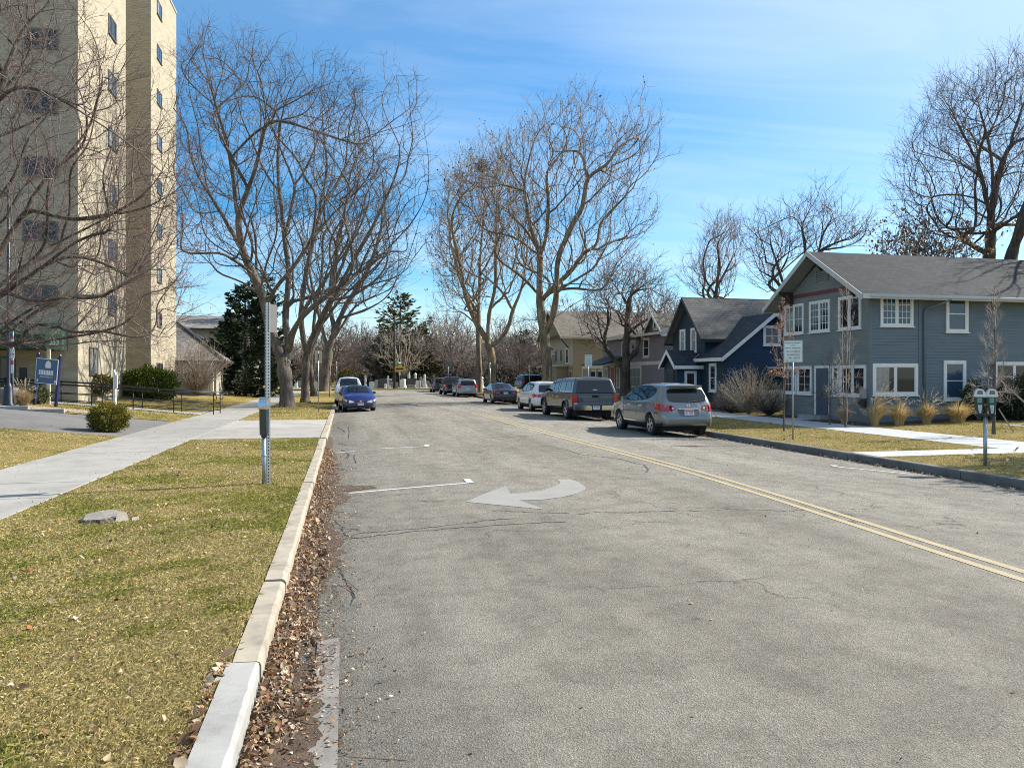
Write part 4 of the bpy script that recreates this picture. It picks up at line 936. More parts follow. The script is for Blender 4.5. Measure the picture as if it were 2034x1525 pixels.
    tp = t.tips(); r = np.random.default_rng(77); low = tp[(tp[:, 2] < 8)]; q = low[r.integers(0, len(low), 1700)] + r.normal(0, .03, (1700, 3)) - np.array(root.location)
    oc = np.array([(1, 0, 0), (-1, 0, 0), (0, 1, 0), (0, -1, 0), (0, 0, 1), (0, 0, -1)]) * .015; V = (q[:, None] + oc[None]).reshape(-1, 3); o = (np.arange(1700) * 6)[:, None]
    F = np.concatenate([o + np.array(k) for k in ([0, 2, 4], [2, 1, 4], [1, 3, 4], [3, 0, 4], [2, 0, 5], [1, 2, 5], [3, 1, 5], [0, 3, 5])])
    np_mesh('berries', V, F, mat('red_berry', (.30, .045, .045), .4), root, True)
    # a tree out of frame on the right whose shade reaches the verge
    d = 18.5; t = Tree(42, .35); b = Vector((21.2, 12.6, 0)); b.z = float(gz(b.x, b.y)) - .03; B = np.array(b)
    t.limb([B, B + (0, 0, 1.2), B + (.1, .05, 2.4)]); t.limb([B + (.1, .05, 2.4), B + (-.4, .3, 3.6), B + (-.9, .5, 5)]); t.limb([B + (.1, .05, 2.4), B + (.6, -.3, 3.6), B + (1.2, -.5, 5.2)]); t.limb([B + (.1, .05, 2.4), B + (.2, .8, 4), B + (.3, 1.3, 5.6)])
    r = np.random.default_rng(5); e = r.normal(0, 1, (420, 3)); e = e / np.linalg.norm(e, axis=1)[:, None] * (r.uniform(0.2, 1, (420, 1)) ** .5) * np.array([2.3, 2.3, 2.4]) + B + (0, .2, 4.9)
    t.fill(e, .3, .1); t.twigs(1800, .5, 3, .7, .1)
    root = t.build('leafy_oak', 'small oak holding tan dead leaves at the right edge of the frame', 'tree', .15, .005, .03, BARKD, TWIGD, 9, 3)
    dead_leaves(t, root, 6500, .13, None, 10)
street_trees()

# ---- conifers, shrubs
NEED = mat_tint('conifer_needles', .7, spec=.2); 
def needles(C, D, ln, wd, cols, r):
    """crossed slim blades at C pointing along D"""
    n = len(C); D = D / (np.linalg.norm(D, axis=1, keepdims=True) + 1e-9); a = np.cross(D, r.normal(0, 1, (n, 3))); a /= np.linalg.norm(a, axis=1, keepdims=True) + 1e-9
    l = ln * r.uniform(.6, 1.3, (n, 1)); w = wd * r.uniform(.6, 1.3, (n, 1))
    V = np.stack([C - a * w * .3, C + D * l * .5 - a * w, C + D * l, C + D * l * .5 + a * w], 1).reshape(-1, 3)
    F = (np.arange(n) * 4)[:, None] + np.array([0, 1, 2, 3]); C4 = np.concatenate([np.repeat(cols, 4, 0), np.ones((n * 4, 1))], 1)
    return V, F, C4
def conifer(name, label, base, H, R, n, c1, c2, seed, low=.04, ln=.30, wd=.05, shape=.75, gap=0.0, droop=.25, lift=.3, tr=.16):
    r = np.random.default_rng(seed); root = thing(name, label, 'tree', base)
    m = MB(); m.tube([(0, 0, -.1), (.03, 0, H * .4), (0, .03, H * .8), (0, 0, H * .99)], [tr, tr * .75, tr * .35, .02], 8); bw = MB(); Cs = []; Ds = []; Ts = []
    nb = int(H * 16)
    for i in range(nb):
        f = low + (1 - low) * (i + r.uniform()) / nb; z = f * H; a = r.uniform(0, 2 * pi)
        L_ = R * (1 - f) ** shape * r.uniform(.55, 1.12) * (1 + .25 * math.sin(3 * a + seed)) + .12
        if gap and r.uniform() < gap: L_ *= .35
        k = max(3, int(L_ / .25)); d = np.array([cos(a), sin(a), 0]); pts = []
        for q in range(k + 1):
            t = q / k; pts.append(np.array([0, 0, z]) + d * L_ * t + np.array([0, 0, L_ * (lift * t * t - droop * t * (1 - t) * 2)]))
        bw.tube(pts, [.03 * (1 - f) + .012] + [.008] * k, 3, False)
        m_ = max(5, int(n / nb * (L_ / R) * 1.6))
        for q in range(m_):
            t = r.uniform(.12, 1.0) ** .7; j = min(k - 1, int(t * k)); p = pts[j] + (pts[j + 1] - pts[j]) * (t * k - j)
            side = np.cross(d, [0, 0, 1]) * r.choice([-1, 1]); off = side * r.uniform(0, .32) * L_ * (1 - t * .6) * .7
            Cs.append(p + off + r.normal(0, .05, 3)); Ds.append(d * .8 + side * r.uniform(.2, .9) + np.array([0, 0, r.normal(.12, .3)])); Ts.append(r.uniform(0, 1) * .55 + .45 * (r.uniform() < .5))
    Cs = np.array(Cs); Ds = np.array(Ds); T = np.array(Ts)[:, None]; cols = np.array(c1) * (1 - T) + np.array(c2) * T; cols *= r.uniform(.7, 1.25, cols.shape[:1] + (1,))
    m.build('trunk', BARKD, root, True); bw.build('branches', BARKD, root)
    V, F, C4 = needles(Cs, Ds, ln, wd, cols, r); np_mesh('crown', V, F, NEED, root, False, C4)
    return root
def gbase(px, d): 
    p = Wp(px, 760, d); p.z = float(gz(p.x, p.y)); return p
conifer('spruce', 'dense dark green spruce to the ground behind the ramp railing', gbase(487, 60), 8.9, 3.9, 20000, (.012, .026, .014), (.05, .075, .03), 1, .02, .34, .07, .62)
conifer('pine_tree', 'paler green pine rising behind the dark spruce', gbase(520, 72), 11.5, 3.6, 8000, (.03, .05, .03), (.09, .11, .07), 2, .25, .42, .06, .6, .2)
conifer('pine_tree', 'open ragged pine beside the utility pole at the road end', gbase(795, 118), 14.5, 6.0, 7000, (.045, .055, .02), (.16, .15, .055), 3, .12, .75, .13, .55, .45, .45, .35, .3)
conifer('pine_tree', 'olive green fir just right of the utility pole', gbase(838, 122), 9.5, 4.0, 5000, (.05, .055, .02), (.13, .12, .04), 4, .03, .6, .14, .7)
conifer('pine_tree', 'small dark fir left of the utility pole', gbase(762, 120), 8.5, 3.4, 4000, (.03, .04, .018), (.08, .08, .03), 5, .03, .6, .13, .7)
conifer('fir_tree', 'dim evergreen between the sycamore trunks', gbase(1040, 128), 9.0, 3.8, 2500, (.025, .035, .018), (.06, .065, .03), 6, .03, .6, .13, .6)
def bush(name, label, base, rx, ry, rz_, n, c1, c2, seed, size=.05, cat='bush', stems=True, up=.5, fill=.35, flat_=.0):
    r = np.random.default_rng(seed); root = thing(name, label, cat, base)
    p = r.normal(0, 1, (n, 3)); p /= np.linalg.norm(p, axis=1)[:, None]; lump = 1 + .10 * np.sin(p[:, 0] * 7 + seed) * np.cos(p[:, 1] * 6) + .07 * np.sin(p[:, 2] * 11 + seed) + .05 * r.normal(0, 1, n)
    q = p * (r.uniform(fill, 1, (n, 1)) ** .45) * lump[:, None]; P = q * np.array([rx, ry, rz_]); P[:, 2] += rz_ * .93; ok = P[:, 2] > .02; P, q, p = P[ok], q[ok], p[ok]
    T = np.clip(r.normal(.5, .28, (len(P), 1)) + .25 * (p[:, 2:3]), 0, 1); cols = (np.array(c1) * (1 - T) + np.array(c2) * T) * r.uniform(.7, 1.25, (len(P), 1))
    V, F, C4 = needles(P, p * .7 + r.normal(0, .5, p.shape) + np.array([0, 0, up]), size * 1.6, size * .45, cols, r)
    if stems:
        m = MB(); rr = random.Random(seed)
        for i in range(14):
            a = rr.uniform(0, 6.28); e = rr.uniform(.3, .8); m.tube([(0, 0, -.03), (cos(a) * rx * e * .5, sin(a) * ry * e * .5, rz_ * .8), (cos(a) * rx * e, sin(a) * ry * e, rz_ * rr.uniform(1.1, 1.6))], [.02, .012, .004], 4, False)
        m.build('stems', BARKD, root)
    np_mesh('foliage', V, F, NEED, root, False, C4); return root
bp = Gp(203, 861, .18); bush('round_bush', 'clipped round yellow-green bush at the driveway corner', (bp.x, bp.y + .6, .16), .56, .56, .47, 20000, (.045, .055, .012), (.26, .21, .03), 1, .028)
p = gbase(296, 41.5); bush('spreading_bush', 'wide bright green bush against the apartment tower', p, 1.42, 1.0, .95, 12000, (.03, .055, .010), (.17, .20, .03), 2, .08)
p = gbase(197, 36.3); bush('low_bush', 'brownish half-bare bush behind the ramp railing', (p.x, p.y, p.z + .35), .85, .55, .48, 3200, (.07, .06, .02), (.20, .16, .05), 3, .06)
p = gbase(330, 44); bush('low_bush', 'small dark green shrub right of the wide bush', p, .5, .5, .3, 1500, (.02, .03, .01), (.06, .08, .02), 4, .06)
for px, d, s, lab in ((679, 92, .9, 'small round topiary behind the white van roof'), (690.5, 90, 1.05, 'taller clipped topiary behind the white van roof')):
    p = gbase(px, d); bush('topiary', lab, (p.x, p.y, .1), .75 * s, .75 * s, 1.35 * s, 1800, (.05, .045, .012), (.17, .13, .025), int(px), .11)
def twig_shrub(name, label, base, H, R, stems, twigs, m, seed, rad=.006, cat='shrub', spread=1.0, droop=0):
    t = Tree(seed, .22); r = t.r; b0 = np.array(base); t.add(b0, -1)
    for i in range(stems):
        a = r.uniform(0, 2 * pi); e = R * sqrt(r.uniform(.02, 1)) * spread; h = H * (1 - .45 * (e / R) ** 2) * r.uniform(.75, 1.05); p1 = b0 + np.array([cos(a) * e * .35, sin(a) * e * .35, h * .5]); p2 = b0 + np.array([cos(a) * e, sin(a) * e, h - droop * e])
        j = 0; s0 = b0 + np.array([cos(a), sin(a), 0]) * R * .12 * r.uniform()
        for k in range(1, 6):
            u = k / 5; q = s0 * (1 - u) ** 2 + 2 * u * (1 - u) * p1 + u * u * p2 + r.normal(0, .02, 3); j = t.add(q, j)
    t.twigs(twigs, .32 * H ** .5, 2, .6, .2); n = len(t.P); t.rad = np.full(n, rad * .7); 
    for i in range(1, stems * 5 + 1): t.rad[i] = rad * (2.0 - 1.2 * ((i - 1) % 5) / 4)
    root = thing(name, label, cat, tuple(b0)); (V, F), (V2, F2) = t.mesh(1e9, 4, 3, b0, 0)
    np_mesh('stems', V2, F2, m, root, True); return root
TWIGK = mat('khaki_twigs', (.38, .31, .22), .85, var=.3, vs=3)
p = gbase(1487, 35.0); twig_shrub('bare_shrub', 'big rounded bare grey-brown shrub before the navy house', p, 2.0, 1.4, 170, 950, TWIGK, 61, .0055)
p = gbase(1453, 36.5); twig_shrub('bare_shrub', 'low grey bare shrub at the foot of the navy wall', p, .75, 1.0, 130, 900, TWIGG, 62, .006)
p = gbase(1528, 34.0); twig_shrub('bare_shrub', 'low bare twiggy shrub beside the white picket fence', p, .95, .9, 120, 800, TWIGG, 63, .006)
p = gbase(393, 52); twig_shrub('bare_shrub', 'tall vase-shaped bare shrub before the grey-roofed house', p, 3.6, 2.0, 170, 1200, TWIGP, 64, .011)
p = gbase(1300, 53); twig_shrub('bare_shrub', 'low bare hedge shrub under the mauve house window', p, 1.1, 1.6, 160, 900, TWIGK, 65, .009)
p = gbase(1432, 38.2); twig_shrub('plume_grass', 'pale plume grass at the corner of the navy house', p, .95, .45, 90, 300, TWIGP, 66, .006, 'grass clump')
def young_tree(name, label, base, H, R, seed, twig, trunkR=.035, upright=.9, n=150, leaves=0, low=.28, group=None, mult=1, tip=.0025):
    t = Tree(seed, .25); b = np.array(base); r = t.r
    for k in range(mult):
        o = np.array([r.normal(0, .12), r.normal(0, .12), 0]) * (k > 0)
        t.limb([b, b + (0, 0, .3) + o * .5, b + o + (0.02, 0.01, H * .35), b + o * 1.5 + (r.normal(0, .04), r.normal(0, .04), H * .7 * (1 - .1 * k)), b + o * 1.8 + (0, 0, H * (1 - .12 * k))] if k == 0 else [b + (0, 0, .1), b + (0, 0, .4) + o, b + o * 2 + (0, 0, H * .4), b + o * 2.6 + (0, 0, H * (.9 - .1 * k))], .012)
    f = r.uniform(low, 1, n); a = r.uniform(0, 2 * pi, n); rr = R * np.sqrt(r.uniform(.1, 1, n)) * np.clip(1.25 - 1.15 * f, .12, 1)
    e = b + np.stack([np.cos(a) * rr, np.sin(a) * rr, f * H], 1)
    t.fill(e, upright, .06); t.twigs(n * 4, .3, 2, .4, upright * .6); root = t.build(name, label, 'tree', trunkR, tip, .022, BARKG, twig, 8, 3, group, .2)
    if leaves:
        tp = t.tips(); i = r.integers(0, len(tp), leaves); leaves_mesh('dead_leaves', tp[i] - b, .07, None, tilt=1.2, parent=root, pal=np.array([(.45, .22, .13), (.5, .32, .2), (.36, .15, .09)]), pp=np.array([.5, .25, .25]))
    return root
p = Gp(1557, 856, .15); young_tree('young_tree', 'slender young street tree keeping pinkish dead leaves', p, 3.9, .62, 71, TWIGR, .028, .7, 110, 420, .42)
p = gbase(1680, 26.3); young_tree('bare_sapling', 'slim multi-stemmed bare sapling before the slate house door', p, 5.0, .62, 72, TWIGP, .032, 1.0, 170, 0, .1, None, 3)
p = gbase(1648, 27.6); young_tree('bare_sapling', 'crooked low bare sapling beside the slate house door', p, 2.7, .8, 73, TWIGG, .03, .5, 110, 0, .25, None, 2)
p = Gp(1974, 862, .17); young_tree('columnar_tree', 'narrow upright bare tree tied to a wooden stake', p, 4.6, .55, 74, TWIGP, .05, 1.3, 240, 0, .2)
# ------------------------------------------------------------------ vehicles
CARGLASS = mat('car_glass', (.008, .011, .014), .02, spec=.62); RED = mat('red_lens', (.42, .008, .012), .12, coat=1.0); LAMP = mat('clear_lens', (.55, .57, .58), .1, coat=1.0, spec=.8)
ALLOY = mat('alloy', (.50, .51, .52), .32, .85); UNDER = mat('underbody', (.012, .012, .012), .9); PLATEM = mat('plate_white', (.66, .67, .72), .4); PLATEB = mat('plate_blue', (.08, .10, .25), .5); PLATER = mat('plate_red', (.5, .07, .08), .5)
def interp(P, x): return float(np.interp(x, [p[0] for p in P], [p[1] for p in P]))
class Car:
    def __init__(s, L, W, top, rear, front, belt, wheels, tyre, sill=.30, clad=0, tumble=.34, endz=.7, kr=.12, kf=.30, ends=(.36, .30), nose=.9, rcr=.35, rcf=.75, crown=.04, rc=.14):
        s.__dict__.update(locals())
    def top_z(s, y): return interp(s.top, y)
    def hw(s, y):
        w = s.W / 2; L = s.L
        if y < s.rcr: t = (s.rcr - y) / s.rcr; w -= s.kr * (1 - sqrt(max(0, 1 - t * t)))
        if y > L - s.rcf: t = (y - (L - s.rcf)) / s.rcf; w -= s.kf * (1 - sqrt(max(0, 1 - min(t, 1) ** 2)))
        return w
    def wz(s, y, z):
        h = s.hw(y); b = s.belt
        f = .945 + .055 * min(1, max(0, (z - .22) / .38)) if z < .6 else 1.0 - .025 * max(0, min(1, (z - .6) / (b - .6)))
        w = h * f
        if z > b: w -= s.tumble * (z - b) + .22 * max(0, z - b - .28) ** 2
        return max(w, .05)
    def shear(s, y, z):
        o = 0
        if y < s.endz: o += interp(s.rear, z) * (1 - y / s.endz)
        if y > s.L - s.endz: o -= interp(s.front, z) * (1 - (s.L - y) / s.endz)
        return y + o
    def unshear(s, ya, z):
        y = ya; R = interp(s.rear, z); F = interp(s.front, z)
        if ya < s.endz: y = (ya - R) / (1 - R / s.endz)
        if ya > s.L - s.endz: u = s.L - ya; y = s.L - (u - F) / (1 - F / s.endz)
        return min(max(y, 0), s.L)
    def bot_z(s, y):
        z = s.sill
        if y < .5: z = max(z, s.ends[0] * (1 - y / .5) + s.sill * y / .5)
        if y > s.L - .5: z = max(z, s.ends[1])
        for yw in s.wheels:
            ra = s.tyre + .055
            if abs(y - yw) < ra: z = max(z, s.tyre + sqrt(ra * ra - (y - yw) ** 2))
        return z
    def section(s, y):
        zt = s.top_z(y); zb = s.bot_z(y); rc = min(s.rc, .45 * (zt - zb)); z1 = zt - rc; q = min(.22, s.hw(y) * .4)
        zz = list(np.linspace(zb, min(s.belt, z1), 7)) + list(np.linspace(min(s.belt, z1), z1, 5))[1:]
        pts = [(0, zb), (.5 * s.wz(y, zb), zb), (.9 * s.wz(y, zb), zb)] + [(s.wz(y, z), z) for z in zz]
        w1 = s.wz(y, z1)
        for a in (20, 42, 65, 90): a = radians(a); pts.append((w1 - q * (1 - cos(a)), z1 + (rc - s.crown) * sin(a)))
        for t in (.66, .33, 0): pts.append(((w1 - q) * t, zt - s.crown * t * t))
        return pts
    def body(s, name, mats, root):
        L = s.L; ys = set(np.round(np.concatenate([np.linspace(0, L, 46), [.015, .04, .08, .13, .2, L - .015, L - .04, L - .08, L - .13, L - .2], [p[0] for p in s.top]]), 4))
        for yw in s.wheels:
            ra = s.tyre + .055; ys |= set(np.round(yw + ra * np.sin(np.radians(np.linspace(-90, 90, 15))), 4)); ys |= {yw - ra - .003, yw + ra + .003}
        ys = sorted(y for y in ys if 0 <= y <= L); V = []; F = []; fm = []
        secs = [s.section(y) for y in ys]; n = len(secs[0]); rows = []
        for y, sec in zip(ys, secs):
            ring = [(x, s.shear(y, z) - L / 2, z) for x, z in sec] + [(-x, s.shear(y, z) - L / 2, z) for x, z in sec[-2:0:-1]]
            rows.append(list(range(len(V), len(V) + len(ring)))); V += ring
        m = len(rows[0])
        for a, b in zip(rows[:-1], rows[1:]):
            for j in range(m):
                k = (j + 1) % m; F.append((a[j], a[k], b[k], b[j]))
        for ri, rev in ((0, False), (-1, True)):       # end caps: rows across the car
            ring = rows[ri]; sec = secs[ri]; y = ys[ri]; prev = None; nc = 9
            for i in range(1, n - 1):
                x, z = sec[i]; l, r = ring[i], ring[m - i]; row = [l]
                for c in range(1, nc - 1):
                    t = 1 - 2 * c / (nc - 1); V.append((x * t, s.shear(y, z) - L / 2, z)); row.append(len(V) - 1)
                row.append(r)
                if prev:
                    for c in range(nc - 1):
                        f = (prev[c], prev[c + 1], row[c + 1], row[c]); F.append(f[::-1] if rev else f)
                else:
                    f = [ring[0]] + row[::-1]; F.append(f[::-1] if rev else f)
                prev = row
            f = prev + [ring[n - 1]]; F.append(f[::-1] if rev else f)
        for f in F:
            zc = sum(V[i][2] for i in f) / len(f); yc = sum(V[i][1] for i in f) / len(f) + L / 2
            arch = any(abs(yc - yw) < s.tyre + .055 and zc > s.tyre and sum(abs(V[i][0]) for i in f) / len(f) < s.W * .44 for yw in s.wheels) and zc < s.tyre * 2 + .09
            fm.append(1 if zc < s.clad or arch else 0)
        o = mesh_obj(name, V, F, mats, root, True, fm)
        return o
    def panel(s, name, poly, where, m, root, eps=.008, step=.12, both=True):
        """poly: side (y,z) / rear (x,z) / front (x,z) / top (x,y); follows the body's surface eps above it"""
        if where == 'side' and both and not isinstance(poly[0][0], (tuple, list)) or (where == 'side' and both):
            r = None
            for sg0 in (1, -1): r = s.panel(name, poly, ['side%+d' % sg0] * (len(poly) if isinstance(poly[0][0], (tuple, list)) else 1), m, root, eps, step, False)
            return r
        polys = poly if isinstance(poly[0][0], (tuple, list)) else [poly]
        if not isinstance(where, list): where = [where] * len(polys)
        V = []; F = []
        for pl, wh in zip(polys, where):
            for sg in ((-1,) if wh == 'side-1' else (1,)):
                bm = bmesh.new(); bm.faces.new([bm.verts.new((a, b, 0)) for a, b in pl])
                for ax in (0, 1):
                    lo, hi = min(p[ax] for p in pl), max(p[ax] for p in pl); x = lo + step
                    while x < hi - .01:
                        bmesh.ops.bisect_plane(bm, geom=bm.verts[:] + bm.edges[:] + bm.faces[:], plane_co=(x, 0, 0) if ax == 0 else (0, x, 0), plane_no=(1, 0, 0) if ax == 0 else (0, 1, 0)); x += step
                bm.verts.index_update(); o = len(V); e = eps
                for v in bm.verts:
                    a, b = v.co.x, v.co.y
                    if wh[:4] == 'side': V.append((sg * (s.wz(s.unshear(a, b), b) + e), a - s.L / 2, b))
                    elif wh == 'rear': V.append((a, s.shear(0, b) - s.L / 2 - e, b))
                    elif wh == 'front': V.append((a, s.shear(s.L, b) - s.L / 2 + e, b))
                    elif wh == 'top': V.append((a, b - s.L / 2, s.top_z(b) - s.crown * (abs(a) / .62) ** 2 * 1.0 + e))
                for f in bm.faces:
                    ids = [o + v.index for v in f.verts]; F.append(ids)
                bm.free()
        ob = mesh_obj(name, V, F, m, root, True)
        bm = bmesh.new(); bm.from_mesh(ob.data); c = Vector((0, 0, .8))
        for f in bm.faces:
            if f.normal.dot(f.calc_center_median() - Vector((0, f.calc_center_median().y * .8, .7))) < 0: f.normal_flip()
        bm.to_mesh(ob.data); bm.free()
        return ob
def wheels(car, root, track, rim_r, spokes, width=.225, style=0, steer=0):
    t = car.tyre; wr = MB(); w2 = width / 2
    wr.lathe([(rim_r - .005, -w2 * .8), (rim_r + .01, -w2), (t - .045, -w2 * 1.05), (t - .012, -w2 * .85), (t, -w2 * .6), (t, w2 * .6), (t - .012, w2 * .85), (t - .045, w2 * 1.05), (rim_r + .01, w2), (rim_r - .005, w2 * .8)], (0, 0, 0), 30, 'x')
    rm = MB(); rm.lathe([(rim_r, w2 * .95), (rim_r - .015, w2 * 1.0), (rim_r - .026, w2 * .93), (rim_r - .03, w2 * .55)], (0, 0, 0), 30, 'x', False); rm.cur = 1
    rm.lathe([(rim_r - .029, w2 * .56), (.02, w2 * .46)], (0, 0, 0), 24, 'x'); rm.cur = 0
    rm.lathe([(.065, w2 * .5), (.06, w2 * .92), (.03, w2 * .98), (.0, w2 * .98)], (0, 0, 0), 12, 'x')
    for i in range(spokes):
        a = 2 * pi * i / spokes; ca, sa = cos(a), sin(a); wd = .034 if spokes < 7 else .020
        rm.obox((0, 0, 0), (1, 0, 0), (0, ca, sa), (0, -sa, ca), w2 * .55, w2 * .92, .03, rim_r - .02, -wd, wd)
    tm = bpy.data.meshes
    for i, yw in enumerate(car.wheels):
        for sg in (1, -1):
            if i == 0 and sg == 1:
                o = wr.build('wheel', DARKRUB, root, True); r = rm.build('rim', [ALLOY, UNDER], o)
                first = (o, r)
            else:
                o = first[0].copy(); COL.objects.link(o); o.parent = root; r = first[1].copy(); COL.objects.link(r); r.parent = o
                KIDS.setdefault(root.name, []).append(o); KIDS[o.name] = [r]
            o.location = (sg * track / 2, yw - car.L / 2, t); o.rotation_euler = (random.uniform(0, 6), 0, 0 if sg > 0 else pi)
def mirror(root, x, y, z, m):
    for sg in (1, -1):
        b = MB(); P = [(x - .02, .0), (x + .19, -.03), (x + .21, .02), (x + .20, .09), (x + .05, .10), (x - .01, .05)]
        b.prism([(sg * p[0], z + p[1]) for p in P], (1, 0, 0), (0, 0, 1), (0, 1, 0), (0, y, 0), -.05, .07); b.build('mirror', m, root, True, .02)
def plate(root, x, y, z, w=.31, h=.155, back=-1, m=PLATEM):
    b = MB(); b.box(x - w / 2, x + w / 2, y - .008, y + .008, z, z + h); f = y + back * .0105
    q = lambda x0, x1, z0, z1: b.box(x + x0 * w, x + x1 * w, min(f, y), max(f, y), z + z0 * h, z + z1 * h)
    b.cur = 2; q(-.44, .44, .76, .93); b.cur = 1
    xs = -.40
    for i in range(7):
        ww = .085; 
        if i != 2: q(xs, xs + .018, .2, .64); q(xs + ww - .018, xs + ww, .2 + .2 * (i % 2), .64); q(xs, xs + ww, .56 - .3 * (i % 3 == 1), .64 - .3 * (i % 3 == 1))
        xs += .118
    b.build('number_plate', [m, PLATEB, PLATER], root)
def seam(car, root, lines, m=UNDER):
    for l in lines:
        n = len(l); L_, R_ = [], []
        for i, p in enumerate(l):
            a, b = l[max(i - 1, 0)], l[min(i + 1, n - 1)]; dx, dz = b[0] - a[0], b[1] - a[1]; q = sqrt(dx * dx + dz * dz); ux, uz = -dz / q * .006, dx / q * .006
            L_.append((p[0] - ux, p[1] - uz)); R_.append((p[0] + ux, p[1] + uz))
        car.panel('door_seam', L_ + R_[::-1], 'side', m, root, .004, .3)
def handles(car, root, ys, z, m):
    for y in ys:
        for sg in (1, -1):
            b = MB(); x = sg * (car.wz(y, z) + .012); b.box(min(x, x - sg * .03), max(x, x - sg * .03) + .012, y - .11 - car.L / 2, y + .11 - car.L / 2, z - .018, z + .018); b.build('door_handle', m, root, True, .008)
def under(car, root):
    b = MB(); L = car.L; h = car.W / 2 * .80
    b.box(-h, h, -L / 2 + .35, L / 2 - .4, .20, car.sill + .25); 
    for yw in car.wheels: b.tube([(-car.W * .45, yw - L / 2, car.tyre), (car.W * .45, yw - L / 2, car.tyre)], .05, 6)
    b.tube([(.45, -L / 2 + .12, .24), (.45, -L / 2 + .8, .26)], .035, 8); b.build('underbody', UNDER, root)

def crossover(paint, label, loc, head, body_clad=.40):
    c = Car(4.65, 1.80, [(0, 1.50), (.06, 1.565), (.25, 1.615), (.7, 1.645), (1.4, 1.66), (2.1, 1.645), (2.45, 1.60), (2.8, 1.475), (3.3, 1.21), (3.5, 1.115), (3.65, 1.08), (4.0, 1.03), (4.3, .95), (4.55, .82), (4.65, .70)],
            [(.25, .10), (.38, .05), (.46, .0), (.66, .0), (.76, .035), (.84, .075), (.95, .10), (1.08, .14), (1.25, .24), (1.42, .36), (1.52, .42), (1.56, .26), (1.7, .26)], [(.25, .10), (.45, .0), (.6, .02), (.75, .08)],
            1.02, (.95, 3.64), .345, sill=.30, clad=body_clad, kr=.24, rcr=.55, tumble=.36)
    root = thing('crossover_car', label, 'car', loc, head, 'cars parked along the right kerb'); c.body('body', [paint, BLACKPL], root); under(c, root); wheels(c, root, 1.54, .215, 5)
    fr = [(3.28, 1.075), (3.0, 1.22), (2.62, 1.45), (2.3, 1.535), (1.75, 1.575), (1.2, 1.555), (.82, 1.49), (.72, 1.40), (.85, 1.28), (1.1, 1.18), (1.6, 1.10), (2.4, 1.06)]
    c.panel('window_trim', fr, 'side', BLACKPL, root, .005)
    c.panel('side_window', [(3.14, 1.085), (2.95, 1.22), (2.62, 1.42), (2.28, 1.505), (2.20, 1.505), (2.02, 1.085)], 'side', CARGLASS, root, .009)
    c.panel('side_window', [(2.10, 1.51), (1.75, 1.545), (1.32, 1.535), (1.25, 1.17), (1.6, 1.115), (1.93, 1.095)], 'side', CARGLASS, root, .009)
    c.panel('side_window', [(1.22, 1.53), (.9, 1.475), (.80, 1.40), (.92, 1.30), (1.17, 1.19)], 'side', CARGLASS, root, .009)
    c.panel('rear_window', [(-.60, 1.10), (-.35, 1.07), (0, 1.06), (.35, 1.07), (.60, 1.10), (.64, 1.25), (.58, 1.45), (.3, 1.475), (-.3, 1.475), (-.58, 1.45), (-.64, 1.25)], 'rear', CARGLASS, root, .010)
    sp = MB(); sp.prism([(-.50, 0), (.50, 0), (.46, .20), (-.46, .20)], (1, 0, 0), (0, 1, 0), (0, 0, 1), (0, -c.L / 2 + .20, 1.555), 0, .03); sp.build('spoiler', paint, root, True, .015)
    c.panel('windscreen', [(-.55, 3.36), (.55, 3.36), (.50, 2.62), (-.50, 2.62)], 'top', CARGLASS, root, .012)
    for sg in (1, -1):
        side = [(.02, .80), (.05, .98), (.30, 1.02), (.55, 1.045), (.62, 1.0), (.45, .84), (.2, .80)]
        rear = [(sg * .66, .80), (sg * .50, .82), (sg * .40, .875), (sg * .48, .96), (sg * .66, 1.0)]
        V = c.panel('tail_light', [side, rear], ['side', 'rear'], RED, root, .014, .08, both=False)
        if sg < 0:
            bm = bmesh.new(); bm.from_mesh(V.data)
            for v in bm.verts:
                if v.co.x > 0.3: v.co.x = -v.co.x
            bmesh.ops.reverse_faces(bm, faces=[f for f in bm.faces if f.calc_center_median().x < -.62]); bm.to_mesh(V.data); bm.free()
        l = MB(); l.lathe([(.045, 0), (.03, -.012), (0, -.014)], (sg * .50, c.shear(0, .885) - c.L / 2 - .013, .885), 12, 'y'); l.build('reversing_light', LAMP, V, True)
    c.panel('plate_recess', [(-.30, .66), (.30, .66), (.36, .86), (-.36, .86)], 'rear', mat('shadow_paint', (.10, .10, .10), .4), root, .006); plate(root, 0, c.shear(0, .74) - c.L / 2 - .02, .685)
    b = MB(); b.box(-.33, .33, -c.L / 2 + c.shear(0, .87) - .03, -c.L / 2 + c.shear(0, .87) + .02, .855, .89); b.build('plate_trim', CHROME, root, True, .01)
    b = MB(); b.lathe([(.055, 0), (.055, -.01), (.035, -.012), (.035, 0)], (0, c.shear(0, .97) - c.L / 2 - .008, .965), 18, 'y'); b.box(-.07, .07, c.shear(0, .97) - c.L / 2 - .022, c.shear(0, .97) - c.L / 2 - .006, .958, .972); b.build('badge', CHROME, root)
    b = MB(); b.tube([(0, c.shear(0, 1.07) - c.L / 2 - .03, 1.075), (.25, c.shear(0, 1.1) - c.L / 2 - .03, 1.10), (.42, c.shear(0, 1.12) - c.L / 2 - .025, 1.12)], .012, 5); b.build('rear_wiper', BLACKPL, root)
    c.panel('chrome_strip', [(1.45, .40), (3.15, .40), (3.15, .44), (1.45, .44)], 'side', CHROME, root, .012)
    seam(c, root, [[(2.02, 1.07), (2.0, .8), (2.02, .36)], [(3.18, 1.04), (3.2, .7), (3.15, .36)], [(1.25, 1.16), (1.30, .95), (1.42, .72)], [(.35, .74), (.55, .76), (.60, .68)], [(.1, .72), (.55, .74)]])
    handles(c, root, (1.75, 2.75), .93, CHROME); mirror(root, .80, 3.02 - c.L / 2, 1.08, paint)
